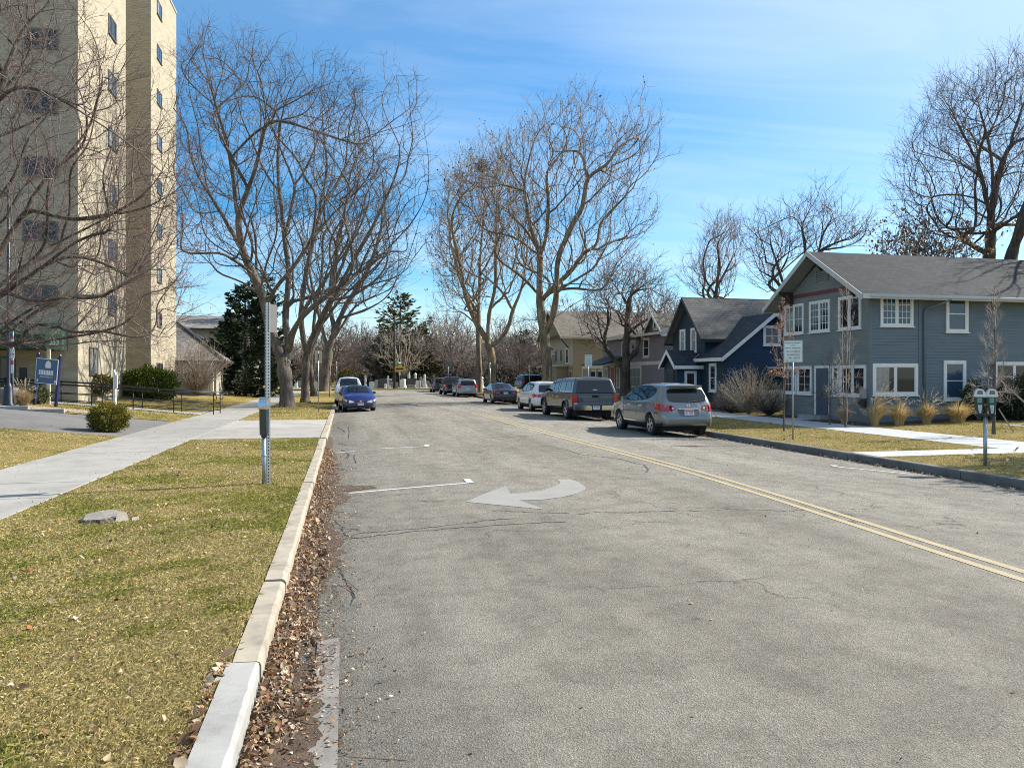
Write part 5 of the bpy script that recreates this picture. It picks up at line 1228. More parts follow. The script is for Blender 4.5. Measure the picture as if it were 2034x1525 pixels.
    b = MB(); b.tube([(0, -c.L / 2 + .45, 1.62), (.0, -c.L / 2 + .28, 1.80)], .006, 5); b.build('aerial', BLACKPL, root)
    c.panel('headlight', [(4.35, .80), (4.55, .72), (4.6, .80), (4.3, .92), (4.05, .93)], 'side', LAMP, root, .012)
    return root
def suv(paint, label, loc, head, scale=1.0, tail='wide', group='cars parked along the right kerb', H=1.69, name='sport_utility_car'):
    k = H / 1.69
    c = Car(4.68, 1.86, [(p[0], p[1] * k) for p in [(0, 1.50), (.06, 1.60), (.3, 1.655), (1.0, 1.69), (1.9, 1.69), (2.35, 1.65), (2.7, 1.52), (3.25, 1.19), (3.42, 1.13), (3.6, 1.105), (4.1, 1.05), (4.4, .97), (4.6, .85), (4.68, .74)]],
            [(.25, .10), (.4, .03), (.5, .0), (.68, .0), (.78, .03), (.9, .05), (1.1, .08), (1.3, .16), (1.5, .27), (1.56, .27), (1.6, .12), (1.8, .12)], [(.25, .1), (.5, 0), (.75, .06)], 1.05, (.98, 3.70), .36, sill=.33, clad=.40, kr=.17, rcr=.45, tumble=.33)
    root = thing(name, label, 'car', loc, head, group); c.body('body', [paint, BLACKPL], root); under(c, root); wheels(c, root, 1.58, .225, 5)
    c.panel('window_trim', [(3.2, 1.10), (2.95, 1.24), (2.55, 1.49), (2.2, 1.575 * k), (1.2, 1.59 * k), (.55, 1.53 * k), (.48, 1.42), (.75, 1.22), (1.4, 1.12), (2.4, 1.09)], 'side', BLACKPL, root, .005)
    c.panel('side_window', [(3.05, 1.115), (2.9, 1.23), (2.52, 1.46), (2.15, 1.545), (2.08, 1.115)], 'side', CARGLASS, root, .009); c.panel('side_window', [(2.0, 1.55), (1.28, 1.56), (1.18, 1.16), (1.98, 1.12)], 'side', CARGLASS, root, .009); c.panel('side_window', [(1.18, 1.555), (.65, 1.50), (.58, 1.42), (.78, 1.26), (1.08, 1.18)], 'side', CARGLASS, root, .009)
    c.panel('rear_window', [(-.62, 1.10), (.62, 1.10), (.64, 1.25), (.58, 1.49), (-.58, 1.49), (-.64, 1.25)], 'rear', CARGLASS, root, .01)
    c.panel('windscreen', [(-.58, 3.34), (.58, 3.34), (.53, 2.52), (-.53, 2.52)], 'top', CARGLASS, root, .012)
    z0, z1 = (.82, .99) if tail == 'wide' else (.85, 1.25)
    for sg in (1, -1):
        V = c.panel('tail_light', [[(.02, z0), (.04, z1), (.30, z1 + .02), (.40, z1 - .02), (.28, z0)], [(.72, z0), (.38 if tail == 'wide' else .62, z0 + .03), (.40 if tail == 'wide' else .62, z1), (.72, z1)]], ['side', 'rear'], RED, root, .012, .1, both=False)
        if sg < 0:
            for v in V.data.vertices: v.co.x = -v.co.x
            V.data.flip_normals()
    plate(root, 0, c.shear(0, .76) - c.L / 2 - .012, .72); seam(c, root, [[(2.03, 1.09), (2.03, .42)], [(3.1, 1.06), (3.12, .45)], [(1.2, 1.12), (1.25, .9), (1.42, .75)]]); handles(c, root, (1.75, 2.8), .98, paint); mirror(root, .83, 3.0 - c.L / 2, 1.12, paint)
    c.panel('headlight', [(4.35, .84), (4.6, .80), (4.55, .90), (4.1, .98)], 'side', LAMP, root, .012); c.panel('headlight', [[(.40, .80), (.66, .80), (.62, .92), (.42, .88)], [(-.40, .80), (-.66, .80), (-.62, .92), (-.42, .88)]], 'front', LAMP, root, .012)
    b = MB(); b.box(-.5, .5, -c.L / 2 - .004, -c.L / 2 + .05, .44, .50); b.build('bumper_trim', BLACKPL, root)
    return root
def sedan(paint, label, loc, head, group, L=4.6, H=1.45, name='sedan_car'):
    k = H / 1.45
    c = Car(L, 1.78, [(p[0] * L / 4.6, p[1] * (k if p[1] > 1.1 else 1)) for p in [(0, .92), (.05, .985), (.2, 1.03), (.62, 1.06), (.85, 1.13), (1.35, 1.35), (1.65, 1.425), (2.0, 1.45), (2.5, 1.435), (2.8, 1.36), (3.3, 1.10), (3.5, 1.01), (3.65, .97), (4.1, .88), (4.4, .77), (4.55, .66), (4.6, .58)]],
            [(.22, .1), (.4, .02), (.5, 0), (.65, .0), (.72, .04), (.85, .06), (1.0, .02)], [(.2, .12), (.35, .02), (.48, 0), (.6, .03), (.75, .12)], .95, (.98 * L / 4.6, 3.66 * L / 4.6), .32, sill=.24, clad=.0, kr=.22, rcr=.5, kf=.34, ends=(.30, .22), tumble=.42)
    root = thing(name, label, 'car', loc, head, group); c.body('body', [paint, BLACKPL], root); under(c, root); wheels(c, root, 1.52, .205, 7); q = L / 4.6
    c.panel('side_window', [(3.12 * q, .985), (2.75 * q, 1.20), (2.45 * q, 1.34 * k), (2.15 * q, 1.365 * k), (2.10 * q, .985)], 'side', CARGLASS, root, .008); c.panel('side_window', [(2.03 * q, 1.365 * k), (1.7 * q, 1.335 * k), (1.35 * q, 1.20), (1.1 * q, 1.02), (1.2 * q, .99), (2.0 * q, .985)], 'side', CARGLASS, root, .008)
    c.panel('rear_window', [(-.54, .86 * q), (.54, .86 * q), (.46, 1.52 * q), (-.46, 1.52 * q)], 'top', CARGLASS, root, .012); c.panel('windscreen', [(-.60, 3.38 * q), (.60, 3.38 * q), (.50, 2.62 * q), (-.50, 2.62 * q)], 'top', CARGLASS, root, .014)
    for sg in (1, -1):
        V = c.panel('tail_light', [[(.03, .74), (.03, .92), (.40, .93), (.30, .80)], [(.70, .74), (.42, .78), (.40, .88), (.70, .92)]], ['side', 'rear'], RED, root, .01, .1, both=False)
        U = c.panel('headlight', [[(L - .30, .62), (L - .10, .55), (L - .12, .66), (L - .55, .77), (L - .62, .74)], [(.62, .50), (.32, .52), (.40, .60), (.62, .66)]], ['side', 'front'], LAMP, root, .012, .08, both=False)
        if sg < 0:
            for o in (V, U):
                for v in o.data.vertices: v.co.x = -v.co.x
                o.data.flip_normals()
    c.panel('grille', [(-.30, .56), (.30, .56), (.34, .62), (-.34, .62)], 'front', BLACKPL, root, .008); c.panel('air_intake', [(-.55, .26), (.55, .26), (.48, .36), (-.48, .36)], 'front', BLACKPL, root, .008)
    b = MB(); b.lathe([(.05, 0), (.05, .012), (.03, .014), (.03, 0)], (0, c.shear(L, .60) - L / 2 + .01, .585), 16, 'y'); b.build('badge', CHROME, root)
    plate(root, 0, c.shear(L, .45) - L / 2 + .012, .37, back=1); plate(root, 0, c.shear(0, .8) - L / 2 - .012, .72)
    seam(c, root, [[(2.06 * q, .97), (2.06 * q, .30)], [(3.1 * q, .96), (3.15 * q, .6), (3.08 * q, .30)], [(1.18 * q, .98), (1.3 * q, .7)]]); handles(c, root, (1.6 * q, 2.65 * q), .83, paint); mirror(root, .78, 3.0 * q - L / 2, .98, paint)
    return root
def pickup(paint, label, loc, head, canopy=True, H=1.87, L=5.75):
    k = H - .02
    rearz = [(.3, .0), (.5, .0), (.58, .0), (.60, .06), (.66, .10), (1.12, .10), (1.16, .12), (1.5, .27), (1.80, .40), (2.0, .40)]
    top = [(0, k - .07), (.08, k - .015), (.5, k), (2.16, k), (2.18, k - .01), (2.20, k - .50), (2.27, k - .50), (2.29, k - .08), (2.5, k - .05), (3.2, k - .05), (3.5, k - .10), (3.8, k - .25), (4.2, 1.30), (4.35, 1.21), (4.6, 1.19), (5.3, 1.13), (5.6, 1.05), (5.75, .92)] if canopy else \
          [(0, 1.14), (.05, 1.16), (1.9, 1.17), (2.0, 1.18), (2.12, k - .2), (2.25, k - .03), (2.5, k), (3.2, k), (3.5, k - .06), (3.8, k - .22), (4.2, 1.30), (4.35, 1.21), (4.6, 1.19), (5.3, 1.13), (5.6, 1.05), (5.75, .92)]
    if not canopy: rearz = [(.3, 0), (.58, 0), (.6, .06), (.66, .1), (1.3, .1)]
    c = Car(L, 2.0, top, rearz, [(.3, .1), (.5, 0), (.9, .02), (1.1, .08)], 1.15, (1.22, 4.82), .40, sill=.48, clad=.0, kr=.05, rcr=.16, kf=.2, rcf=.4, ends=(.60, .42), tumble=.25, rc=.12, crown=.03)
    root = thing('pickup_truck', label, 'truck', loc, head, 'cars parked along the right kerb'); c.body('body', [paint, UNDER], root); under(c, root); wheels(c, root, 1.72, .25, 5, .27)
    z1 = k - .15
    c.panel('side_window', [(4.05, 1.19), (3.85, 1.36), (3.55, 1.56), (3.28, z1), (3.15, z1), (3.12, 1.19)], 'side', CARGLASS, root, .009); c.panel('side_window', [(3.05, z1), (2.5, z1), (2.46, 1.2), (3.04, 1.19)], 'side', CARGLASS, root, .009)
    c.panel('windscreen', [(-.66, 4.2), (.66, 4.2), (.6, 3.52), (-.6, 3.52)], 'top', CARGLASS, root, .012)
    if canopy:
        c.panel('canopy_window', [(2.04, 1.27), (2.0, z1 - .02), (1.42, z1 - .02), (1.38, 1.27)], 'side', CARGLASS, root, .009); c.panel('canopy_window', [(1.32, 1.27), (1.36, z1 - .02), (.72, z1 - .02), (.55, 1.27)], 'side', CARGLASS, root, .009)
        c.panel('canopy_rear_window', [(-.84, 1.22), (.84, 1.22), (.72, 1.70), (-.72, 1.70)], 'rear', CARGLASS, root, .012)
        c.panel('bed_rail', [(.10, 1.150), (2.40, 1.150), (2.40, 1.185), (.10, 1.185)], 'side', UNDER, root, .006)
        b = MB(); b.box(-.87, .87, c.shear(0, 1.18) - L / 2 - .02, c.shear(0, 1.18) - L / 2 + .02, 1.155, 1.195); b.build('canopy_seal', UNDER, root)
        b = MB(); b.box(-.10, .10, c.shear(0, 1.27) - L / 2 - .03, c.shear(0, 1.27) - L / 2 - .014, 1.30, 1.325); b.build('canopy_handle', CHROME, root)
    for sg in (1, -1):
        V = c.panel('tail_light', [[(.10, .70), (.10, 1.10), (.26, 1.10), (.26, .70)], [(.98, .70), (.80, .70), (.80, 1.10), (.98, 1.10)]], ['side', 'rear'], RED, root, .014, .1, both=False)
        l = MB(); y = c.shear(0, .72) - L / 2 - .017; l.box(.80, .95, y, y + .01, .69, .76); U = l.build('reversing_light', LAMP, V)
        if sg < 0:
            for o in (V, U):
                for v in o.data.vertices: v.co.x = -v.co.x
                o.data.flip_normals()
        b = MB(); b.prism([(sg * .22, .46), (sg * .96, .46), (sg * .98, .60), (sg * .92, .645), (sg * .26, .645), (sg * .22, .60)] if sg > 0 else [(sg * .22, .46), (sg * .22, .60), (sg * .26, .645), (sg * .92, .645), (sg * .98, .60), (sg * .96, .46)], (1, 0, 0), (0, 0, 1), (0, 1, 0), (0, -L / 2, 0), -.10, .08)
        b.build('bumper', CHROME, root, True, .02)
    b = MB(); b.box(-.24, .24, -L / 2 - .03, -L / 2 + .1, .46, .63); b.build('bumper_step', BLACKPL, root); plate(root, 0, -L / 2 - .035, .48, m=PLATEM)
    y = c.shear(0, 1.0) - L / 2; b = MB(); b.box(-.14, .14, y - .014, y + .01, .98, 1.08); b.build('tailgate_handle', UNDER, root, False, .02)
    c.panel('tailgate_seam', [[(-.79, .66), (-.775, .66), (-.775, 1.12), (-.79, 1.12)], [(.775, .66), (.79, .66), (.79, 1.12), (.775, 1.12)], [(-.79, .672), (.79, .672), (.79, .684), (-.79, .684)]], 'rear', UNDER, root, .003, .4)
    seam(c, root, [[(3.08, 1.17), (3.08, .52)], [(4.1, 1.15), (4.12, .6)], [(2.42, 1.17), (2.42, .52)]]); handles(c, root, (2.62, 3.3), 1.0, CHROME); mirror(root, .92, 3.95 - L / 2, 1.22, UNDER)
    for yw in c.wheels:
        ra = c.tyre + .05
        for sg in (1, -1):
            b = MB(); P = [(yw - L / 2 + (ra + .0) * sin(a), c.tyre + ra * cos(a)) for a in np.radians(np.linspace(-80, 80, 12))]; Q = [(yw - L / 2 + (ra + .07) * sin(a), c.tyre + (ra + .07) * cos(a)) for a in np.radians(np.linspace(-80, 80, 12))]
            for i in range(11):
                x = sg * 1.0; b.hexa([(x - sg * .02, *P[i]), (x + sg * .05, *P[i]), (x + sg * .05, *P[i + 1]), (x - sg * .02, *P[i + 1]), (x - sg * .02, *Q[i]), (x + sg * .03, *Q[i]), (x + sg * .03, *Q[i + 1]), (x - sg * .02, *Q[i + 1])])
            b.build('fender_flare', BLACKPL if yw > 3 else paint, root)
    c.panel('headlight', [[(.55, .85), (.86, .85), (.86, 1.02), (.55, 1.02)], [(-.55, .85), (-.86, .85), (-.86, 1.02), (-.55, 1.02)]], 'front', LAMP, root, .012)
    return root
def park(fn, paint, label, px, py, dy, x, head=0, **k):
    """rear (or front) bumper seen at pixel column px with the car's middle line at X = x"""
    t = (px - CXP) / FPX; Y = x * (CT - t * ST) / (ST + t * CT)
    return fn(paint, label, (x, Y + dy, float(rz(x))), head, **k)
SILVER = mat_paint('silver_grey_paint', (.21, .22, .225), .6); PGREY = mat_paint('slate_grey_paint', (.055, .066, .078), .45); PWHITE = mat_paint('white_car_paint', (.72, .72, .70)); NAVY = mat_paint('dark_navy_paint', (.010, .014, .028), .3); SILV2 = mat_paint('pale_silver_paint', (.32, .33, .34), .5); BLK = mat_paint('black_car_paint', (.005, .0055, .006)); GREYB = mat_paint('blue_grey_paint', (.03, .038, .05), .4); BLUE = mat_paint('bright_blue_paint', (.004, .012, .115), .2)
def shrink(r, k=.955): r.scale = (k, k, k); return r
shrink(park(crossover, SILVER, 'silver-grey crossover parked nearest on the right, red tail lights facing', 1368, 866, 2.32, 10.36), 1.02)
shrink(park(pickup, PGREY, 'dark grey pickup truck with a glazed canopy over its bed', 1183, 830, 2.8, 10.32), 1.0)
shrink(park(suv, PWHITE, 'white sport utility car parked ahead of the grey pickup', 1094, 812, 2.3, 10.42))
shrink(park(sedan, NAVY, 'dark navy sedan parked ahead of the white car', 1005, 801, 2.3, 10.38, group='cars parked along the right kerb', L=4.85, H=1.47))
shrink(park(suv, SILV2, 'pale silver sport utility car parked behind a black pickup', 930, 790, 2.3, 10.38, tail='tall'))
shrink(park(pickup, BLK, 'black open-bed pickup truck between the silver and grey cars', 905, 783, 2.9, 10.25, canopy=False, L=5.75, H=1.9))
shrink(park(suv, GREYB, 'blue-grey sport utility car parked farthest up the right kerb', 877, 780, 2.3, 10.25, tail='tall', H=1.74))
p = Gp(716, 818, .04)
shrink(sedan(BLUE, 'bright blue sedan facing the camera at the left kerb', (p.x - .18, p.y + 2.15, .02), pi + .09, 'cars parked along the left kerb', L=4.5, H=1.43))
shrink(suv(PWHITE, 'tall white car facing the camera behind the blue sedan', (.25, p.y + 9.6, .02), pi, group='cars parked along the left kerb', H=1.88))
shrink(suv(BLK, 'black boxy car parked off the road behind the sycamores', (19.5, 76.0, float(gz(19.5, 76))), radians(-75), group='cars parked in the yards', H=1.8))
# ------------------------------------------------------------------ buildings
UPV = Vector((0, 0, 1))
class Wall:
    """a vertical wall plane: origin o (x,y), direction ax along the wall, outward normal n"""
    def __init__(s, o, ax, n): s.o = Vector((o[0], o[1], 0)); s.ax = Vector((*ax, 0)).normalized(); s.n = Vector((*n, 0)).normalized()
    def p(s, a, z, c=0): return s.o + s.ax * a + UPV * z + s.n * c
def clip_x(poly, z):
    xs = []
    for i in range(len(poly)):
        (a, b), (c, d) = poly[i], poly[(i + 1) % len(poly)]
        if (b - z) * (d - z) <= 0 and b != d: xs.append(a + (c - a) * (z - b) / (d - b))
        elif b == d == z: xs += [a, c]
    return (min(xs), max(xs)) if xs else None
def siding(mb, wall, poly, lap=.12, out=.018):
    """lapped boards over a convex polygon (a, z)"""
    z0 = min(p[1] for p in poly); z1 = max(p[1] for p in poly); n = max(1, int(round((z1 - z0) / lap))); h = (z1 - z0) / n
    flip = wall.ax.cross(UPV).dot(wall.n) < 0
    for i in range(n):
        za, zb = z0 + i * h, z0 + (i + 1) * h; A, B = clip_x(poly, za + 1e-5), clip_x(poly, zb - 1e-5)
        if not A or not B: continue
        q = [wall.p(A[0], za, out), wall.p(A[1], za, out), wall.p(B[1], zb, .003), wall.p(B[0], zb, .003)]
        u = [wall.p(A[0], za, .003), wall.p(A[1], za, .003), wall.p(A[1], za, out), wall.p(A[0], za, out)]
        mb.face(q[::-1] if flip else q); mb.face(u[::-1] if flip else u)
def solid(mb, wall, poly, uv0=(0, 0)):
    flip = wall.ax.cross(UPV).dot(wall.n) < 0
    q = [wall.p(a, z) for a, z in poly]; uv = [(a + uv0[0], z) for a, z in poly]
    mb.face(q[::-1] if flip else q, uv[::-1] if flip else uv)
def proud(w, d=.0185):
    c = Wall((0, 0), (1, 0), (0, 1)); c.o = w.o + w.n * d; c.ax = w.ax; c.n = w.n; return c
def window(wall, root, a0, a1, z0, z1, glass=GLASS, frame=WHITE, cols=1, rows=1, trim=.09, mun=.02, sash=True, name='window', sill=True, depth=.035, mull=0, kids=True, curtain=0):
    """trim boards round a recessed glazed sash; a0..a1, z0..z1 are the outside of the trim"""
    wall = proud(wall); off = Vector(root.location); b = MB(off); W = lambda *q: b.obox(wall.o, wall.ax, UPV, wall.n, *q)
    W(a0, a0 + trim, z0, z1, -.018, depth); W(a1 - trim, a1, z0, z1, -.018, depth); W(a0 + trim, a1 - trim, z1 - trim, z1, -.018, depth + .004); W(a0 + trim, a1 - trim, z0, z0 + trim * .7, -.018, depth + .002)
    i0, i1, k0, k1 = a0 + trim, a1 - trim, z0 + trim * .7, z1 - trim
    if mull: 
        for m in range(mull): x = i0 + (i1 - i0) * (m + 1) / (mull + 1); W(x - .035, x + .035, k0, k1, .0, depth - .006)
    segs = [(i0 + (i1 - i0) * m / (mull + 1) + (.035 if m else 0), i0 + (i1 - i0) * (m + 1) / (mull + 1) - (.035 if m < mull else 0)) for m in range(mull + 1)]
    for s0, s1 in segs:
        if sash:
            W(s0, s0 + .035, k0, k1, .0, .022); W(s1 - .035, s1, k0, k1, .0, .022); W(s0 + .035, s1 - .035, k0, k0 + .04, .0, .022); W(s0 + .035, s1 - .035, k1 - .035, k1, .0, .022)
        for c in range(1, cols): x = s0 + (s1 - s0) * c / cols; W(x - mun / 2, x + mun / 2, k0 + .04, k1 - .035, .006, .020)
        for r in range(1, rows): z = k0 + (k1 - k0) * r / rows; W(s0 + .035, s1 - .035, z - mun * .5, z + mun * .5, .007, .021)
    f = b.build(name, frame, root)
    g = MB(off); g.obox(wall.o, wall.ax, UPV, wall.n, i0, i1, k0, k1, -.03, .006)
    if curtain:
        g.cur = 1; g.obox(wall.o, wall.ax, UPV, wall.n, i0 + .03, i0 + (i1 - i0) * curtain, k0 + .04, k1 - .03, .005, .008)
    gp = g.build('pane', [glass, GLASSC], f)
    gp.location = (0, 0, 0)
    if sill:
        s_ = MB(off); s_.obox(wall.o, wall.ax, UPV, wall.n, a0 - .04, a1 + .04, z0 - .045, z0 - .002, .0, depth + .035); s_.build('sill', frame, f)
    return f
def door(wall, root, a0, a1, z0, z1, m, frame=WHITE, glassed=False, trim=.1):
    wall = proud(wall); off = Vector(root.location); b = MB(off); W = lambda *q: b.obox(wall.o, wall.ax, UPV, wall.n, *q)
    W(a0 + trim, a1 - trim, z0, z1 - trim, .0, .02)
    w = a1 - a0 - 2 * trim
    for r in range(3):
        for c in range(2): x = a0 + trim + w * (.1 + .46 * c); z = z0 + .15 + (z1 - z0 - .3) * r / 3; W(x, x + w * .34, z, z + (z1 - z0) * .22, .02, .028)
    d = b.build('door', m, root)
    f = MB(off); F = lambda *q: f.obox(wall.o, wall.ax, UPV, wall.n, *q)
    F(a0, a0 + trim, z0, z1, 0, .04); F(a1 - trim, a1, z0, z1, 0, .04); F(a0 + trim, a1 - trim, z1 - trim, z1, 0, .044); f.build('door_frame', frame, d)
    h = MB(off); h.lathe([(.03, -.02), (.035, .02), (.0, .04)], wall.p(a1 - trim - .08, z0 + 1.0, .05), 10, 'x'); h.build('handle', CHROME, d); return d
def gable_house_roof(root, eaveL, ridge, eaveR, t, shingle, fascia, name='roof'):
    """eaveL, ridge, eaveR: pairs of points (front, back)"""
    off = Vector(root.location); b = MB(off); (l0, l1), (r0, r1), (e0, e1) = [[Vector(q) for q in p] for p in (eaveL, ridge, eaveR)]
    b.slab([l1, l0, r0, r1], t); b.slab([e0, e1, r1, r0], t)
    r = b.build(name, shingle, root, uv=True)
    f = MB(off)
    def board(p, q, h=.20, w=.03, dirn=None):
        p, q = Vector(p), Vector(q); d = (q - p).normalized(); n = dirn; u = UPV
        f.hexa([p + n * .004 - u * h, q + n * .004 - u * h, q + n * w - u * h, p + n * w - u * h, p + n * .004 + u * .02, q + n * .004 + u * .02, q + n * w + u * .02, p + n * w + u * .02])
    fd = (l0 - l1).normalized()
    board(l0, r0, dirn=fd); board(r0, e0, dirn=fd); board(l1, r1, dirn=-fd); board(r1, e1, dirn=-fd)
    a = (l0 - e0); a.z = 0; a.normalize(); board(l0, l1, .16, .05, a); board(e0, e1, .16, .05, -a)
    f.build('fascia', fascia, r); return r

# ---- apartment tower
def tower():
    BR = mat_brick('buff_brick', (.44, .392, .295), (.378, .333, .243), (.36, .325, .255)); FRM = mat('bronze_window_frame', (.10, .10, .095), .5); SILLM = mat('brick_sill', (.34, .28, .18), .9)
    root = thing('apartment_tower', 'tall buff brick apartment tower with a green entrance canopy', 'building', (-11.73, 37.4, .5)); off = root.location
    H = 27.6; X = -11.73; Y0 = 37.4; z0 = -.3
    WS = Wall((X, Y0), (-1, 0), (0, -1)); WE = Wall((X, Y0), (0, 1), (1, 0)); w = MB(off)
    solid(w, WS, [(0, z0), (22, z0), (22, H), (0, H)]); solid(w, WE, [(0, z0), (7.6, z0), (7.6, H), (0, H)], (.2, 0))
    N1 = Wall((X, Y0 + 7.6), (-1, 0), (0, 1)); solid(w, N1, [(0, z0), (3, z0), (3, H), (0, H)])
    NB = Wall((X - 3, Y0 + 7.6), (0, 1), (1, 0)); solid(w, NB, [(0, z0), (5.5, z0), (5.5, H), (0, H)])
    S2 = Wall((X, Y0 + 13.1), (-1, 0), (0, -1)); solid(w, S2, [(0, z0), (3, z0), (3, H), (0, H)])
    E2 = Wall((X, Y0 + 13.1), (0, 1), (1, 0)); solid(w, E2, [(0, z0), (7.2, z0), (7.2, H), (0, H)], (.13, 0))
    NN = Wall((X, Y0 + 20.3), (-1, 0), (0, 1)); solid(w, NN, [(0, z0), (22, z0), (22, H), (0, H)]); WW = Wall((X - 22, Y0), (0, 1), (-1, 0)); solid(w, WW, [(0, z0), (20.3, z0), (20.3, H), (0, H)])
    w.build('wall', BR, root, uv=True)
    r = MB(off); r.box(X - 22.05, X + .05, Y0 - .05, Y0 + 7.65, H, H + .18); r.box(X - 22.05, X - 2.95, Y0 + 7.66, Y0 + 13.04, H, H + .17); r.box(X - 22.05, X + .05, Y0 + 13.05, Y0 + 20.35, H, H + .18); r.build('roof', mat('grey_coping', (.3, .29, .27), .8), root)
    curt = random.Random(3)
    for k in range(9):
        zc = 25.5 - 2.855 * k
        g = GLASSB if k < 3 else GLASS
        if k < 8:
            for a in (.80, 6.2, 11.6): 
                if zc - .45 > 4.2: window(WS, root, a, a + 1.42, zc - .45, zc + .42, g, FRM, 1, 1, .05, sash=True, mull=1, depth=.03, sill=True)
            window(WE, root, 4.45, 5.75, zc - .48, zc + .50, GLASSB if curt.random() < .4 else GLASS, FRM, 1, 1, .05, mull=1, depth=.03, curtain=curt.choice((0, 0, .5)))
            window(E2, root, 1.5, 2.75, zc - .45, zc + .45, GLASSB if curt.random() < .5 else GLASS, FRM, 1, 1, .05, mull=1, depth=.03, curtain=curt.choice((0, .5, .5)))
            if zc < 24:
                ac = MB(off); ac.box(X - .9, X - .1, Y0 + 7.55, Y0 + 7.98, zc - .6, zc - .15)
                for q in range(5): ac.box(X - .86, X - .14, Y0 + 7.98, Y0 + 7.995, zc - .56 + q * .08, zc - .52 + q * .08)
                ac.build('air_conditioner', mat('ac_casing', (.6, .6, .57), .5), root)
    window(WE, root, 1.5, 2.75, 1.95, 3.25, GLASSC, FRM, 1, 1, .05, mull=1, depth=.03); window(E2, root, 1.4, 3.0, 1.6, 2.7, GLASS, FRM, 1, 1, .05, mull=1, depth=.03)
    CAN = mat('green_awning', (.008, .042, .030), .7, var=.2, vs=3); CANL = mat('green_awning_face', (.06, .17, .09), .6, var=.15, vs=4)
    b = MB(off); yb, yf = Y0 - .006, Y0 - 2.6; x1 = -11.65; zb = 3.02
    b.hexa([(x1 - 9, yf, zb), (x1 - .5, yf, zb), (x1 - .5, yb, zb), (x1 - 9, yb, zb), (x1 - 9, yf, zb + .60), (x1 - .5, yf, zb + .60), (x1 - .5, yb, zb + 1.2), (x1 - 9, yb, zb + 1.2)]); c = b.build('entrance_canopy', CAN, root)
    b = MB(off); b.box(x1 - .49, x1 + .16, yf - .012, yf + .06, zb, zb + .60); b.build('canopy_sign', CANL, c)
    b = MB(off); b.box(x1 - .55, x1 - .43, yf + .3, yf + .42, .5, zb - .003); b.box(x1 - 6, x1 - 5.88, yf + .3, yf + .42, .5, zb - .003); b.build('canopy_post', mat('cream_post', (.62, .57, .42), .6), c)
    lettering('353', mat('sign_white_letters', (.75, .76, .72), .5), (x1 - .165, yf - .02, zb + .30), (1, 0, 0), (0, 0, 1), .30, .36, c, 'lettering')
    for a0, a1, col in ((1.9, 3.2, GLASS), (4.0, 5.2, GLASS)):
        window(WS, root, a0 + .6, a1 + .6, .75, 2.75, col, FRM, 1, 1, .06, mull=1, depth=.03, sill=False, name='glazed_door')
    b = MB(off); b.box(X - 2.35, X - 2.05, Y0 - .03, Y0 - .002, 1.75, 2.25); b.build('notice_frame', BLACKM, root)
    return root
def lettering(txt, m, c, A, B, h, w, parent, name, thick=.004):
    """flat raised letters centred at c; A = reading direction, B = up"""
    cu = bpy.data.curves.new('letters', 'FONT'); cu.body = txt; cu.align_x = 'CENTER'; cu.align_y = 'CENTER'; cu.extrude = 0.02; cu.resolution_u = 3; cu.space_line = .95
    o = bpy.data.objects.new('letters', cu); COL.objects.link(o); dg = bpy.context.evaluated_depsgraph_get(); me = bpy.data.meshes.new_from_object(o.evaluated_get(dg)); bpy.data.objects.remove(o)
    V = np.array([v.co[:] for v in me.vertices]); lo, hi = V.min(0), V.max(0); ct = (lo + hi) / 2; A, B, c = Vector(A).normalized(), Vector(B).normalized(), Vector(c); N_ = A.cross(B); off = Vector(parent.matrix_basis.translation) if parent.parent is None else Vector(parent.parent.location)
    for v in me.vertices:
        q = Vector(v.co) - Vector(ct); v.co = c + A * (q.x / (hi[0] - lo[0]) * w) + B * (q.y / (hi[1] - lo[1]) * h) + N_ * (q.z / .04 * thick) - off
    me.materials.clear(); me.materials.append(m); return link(name, me, parent)
tower()

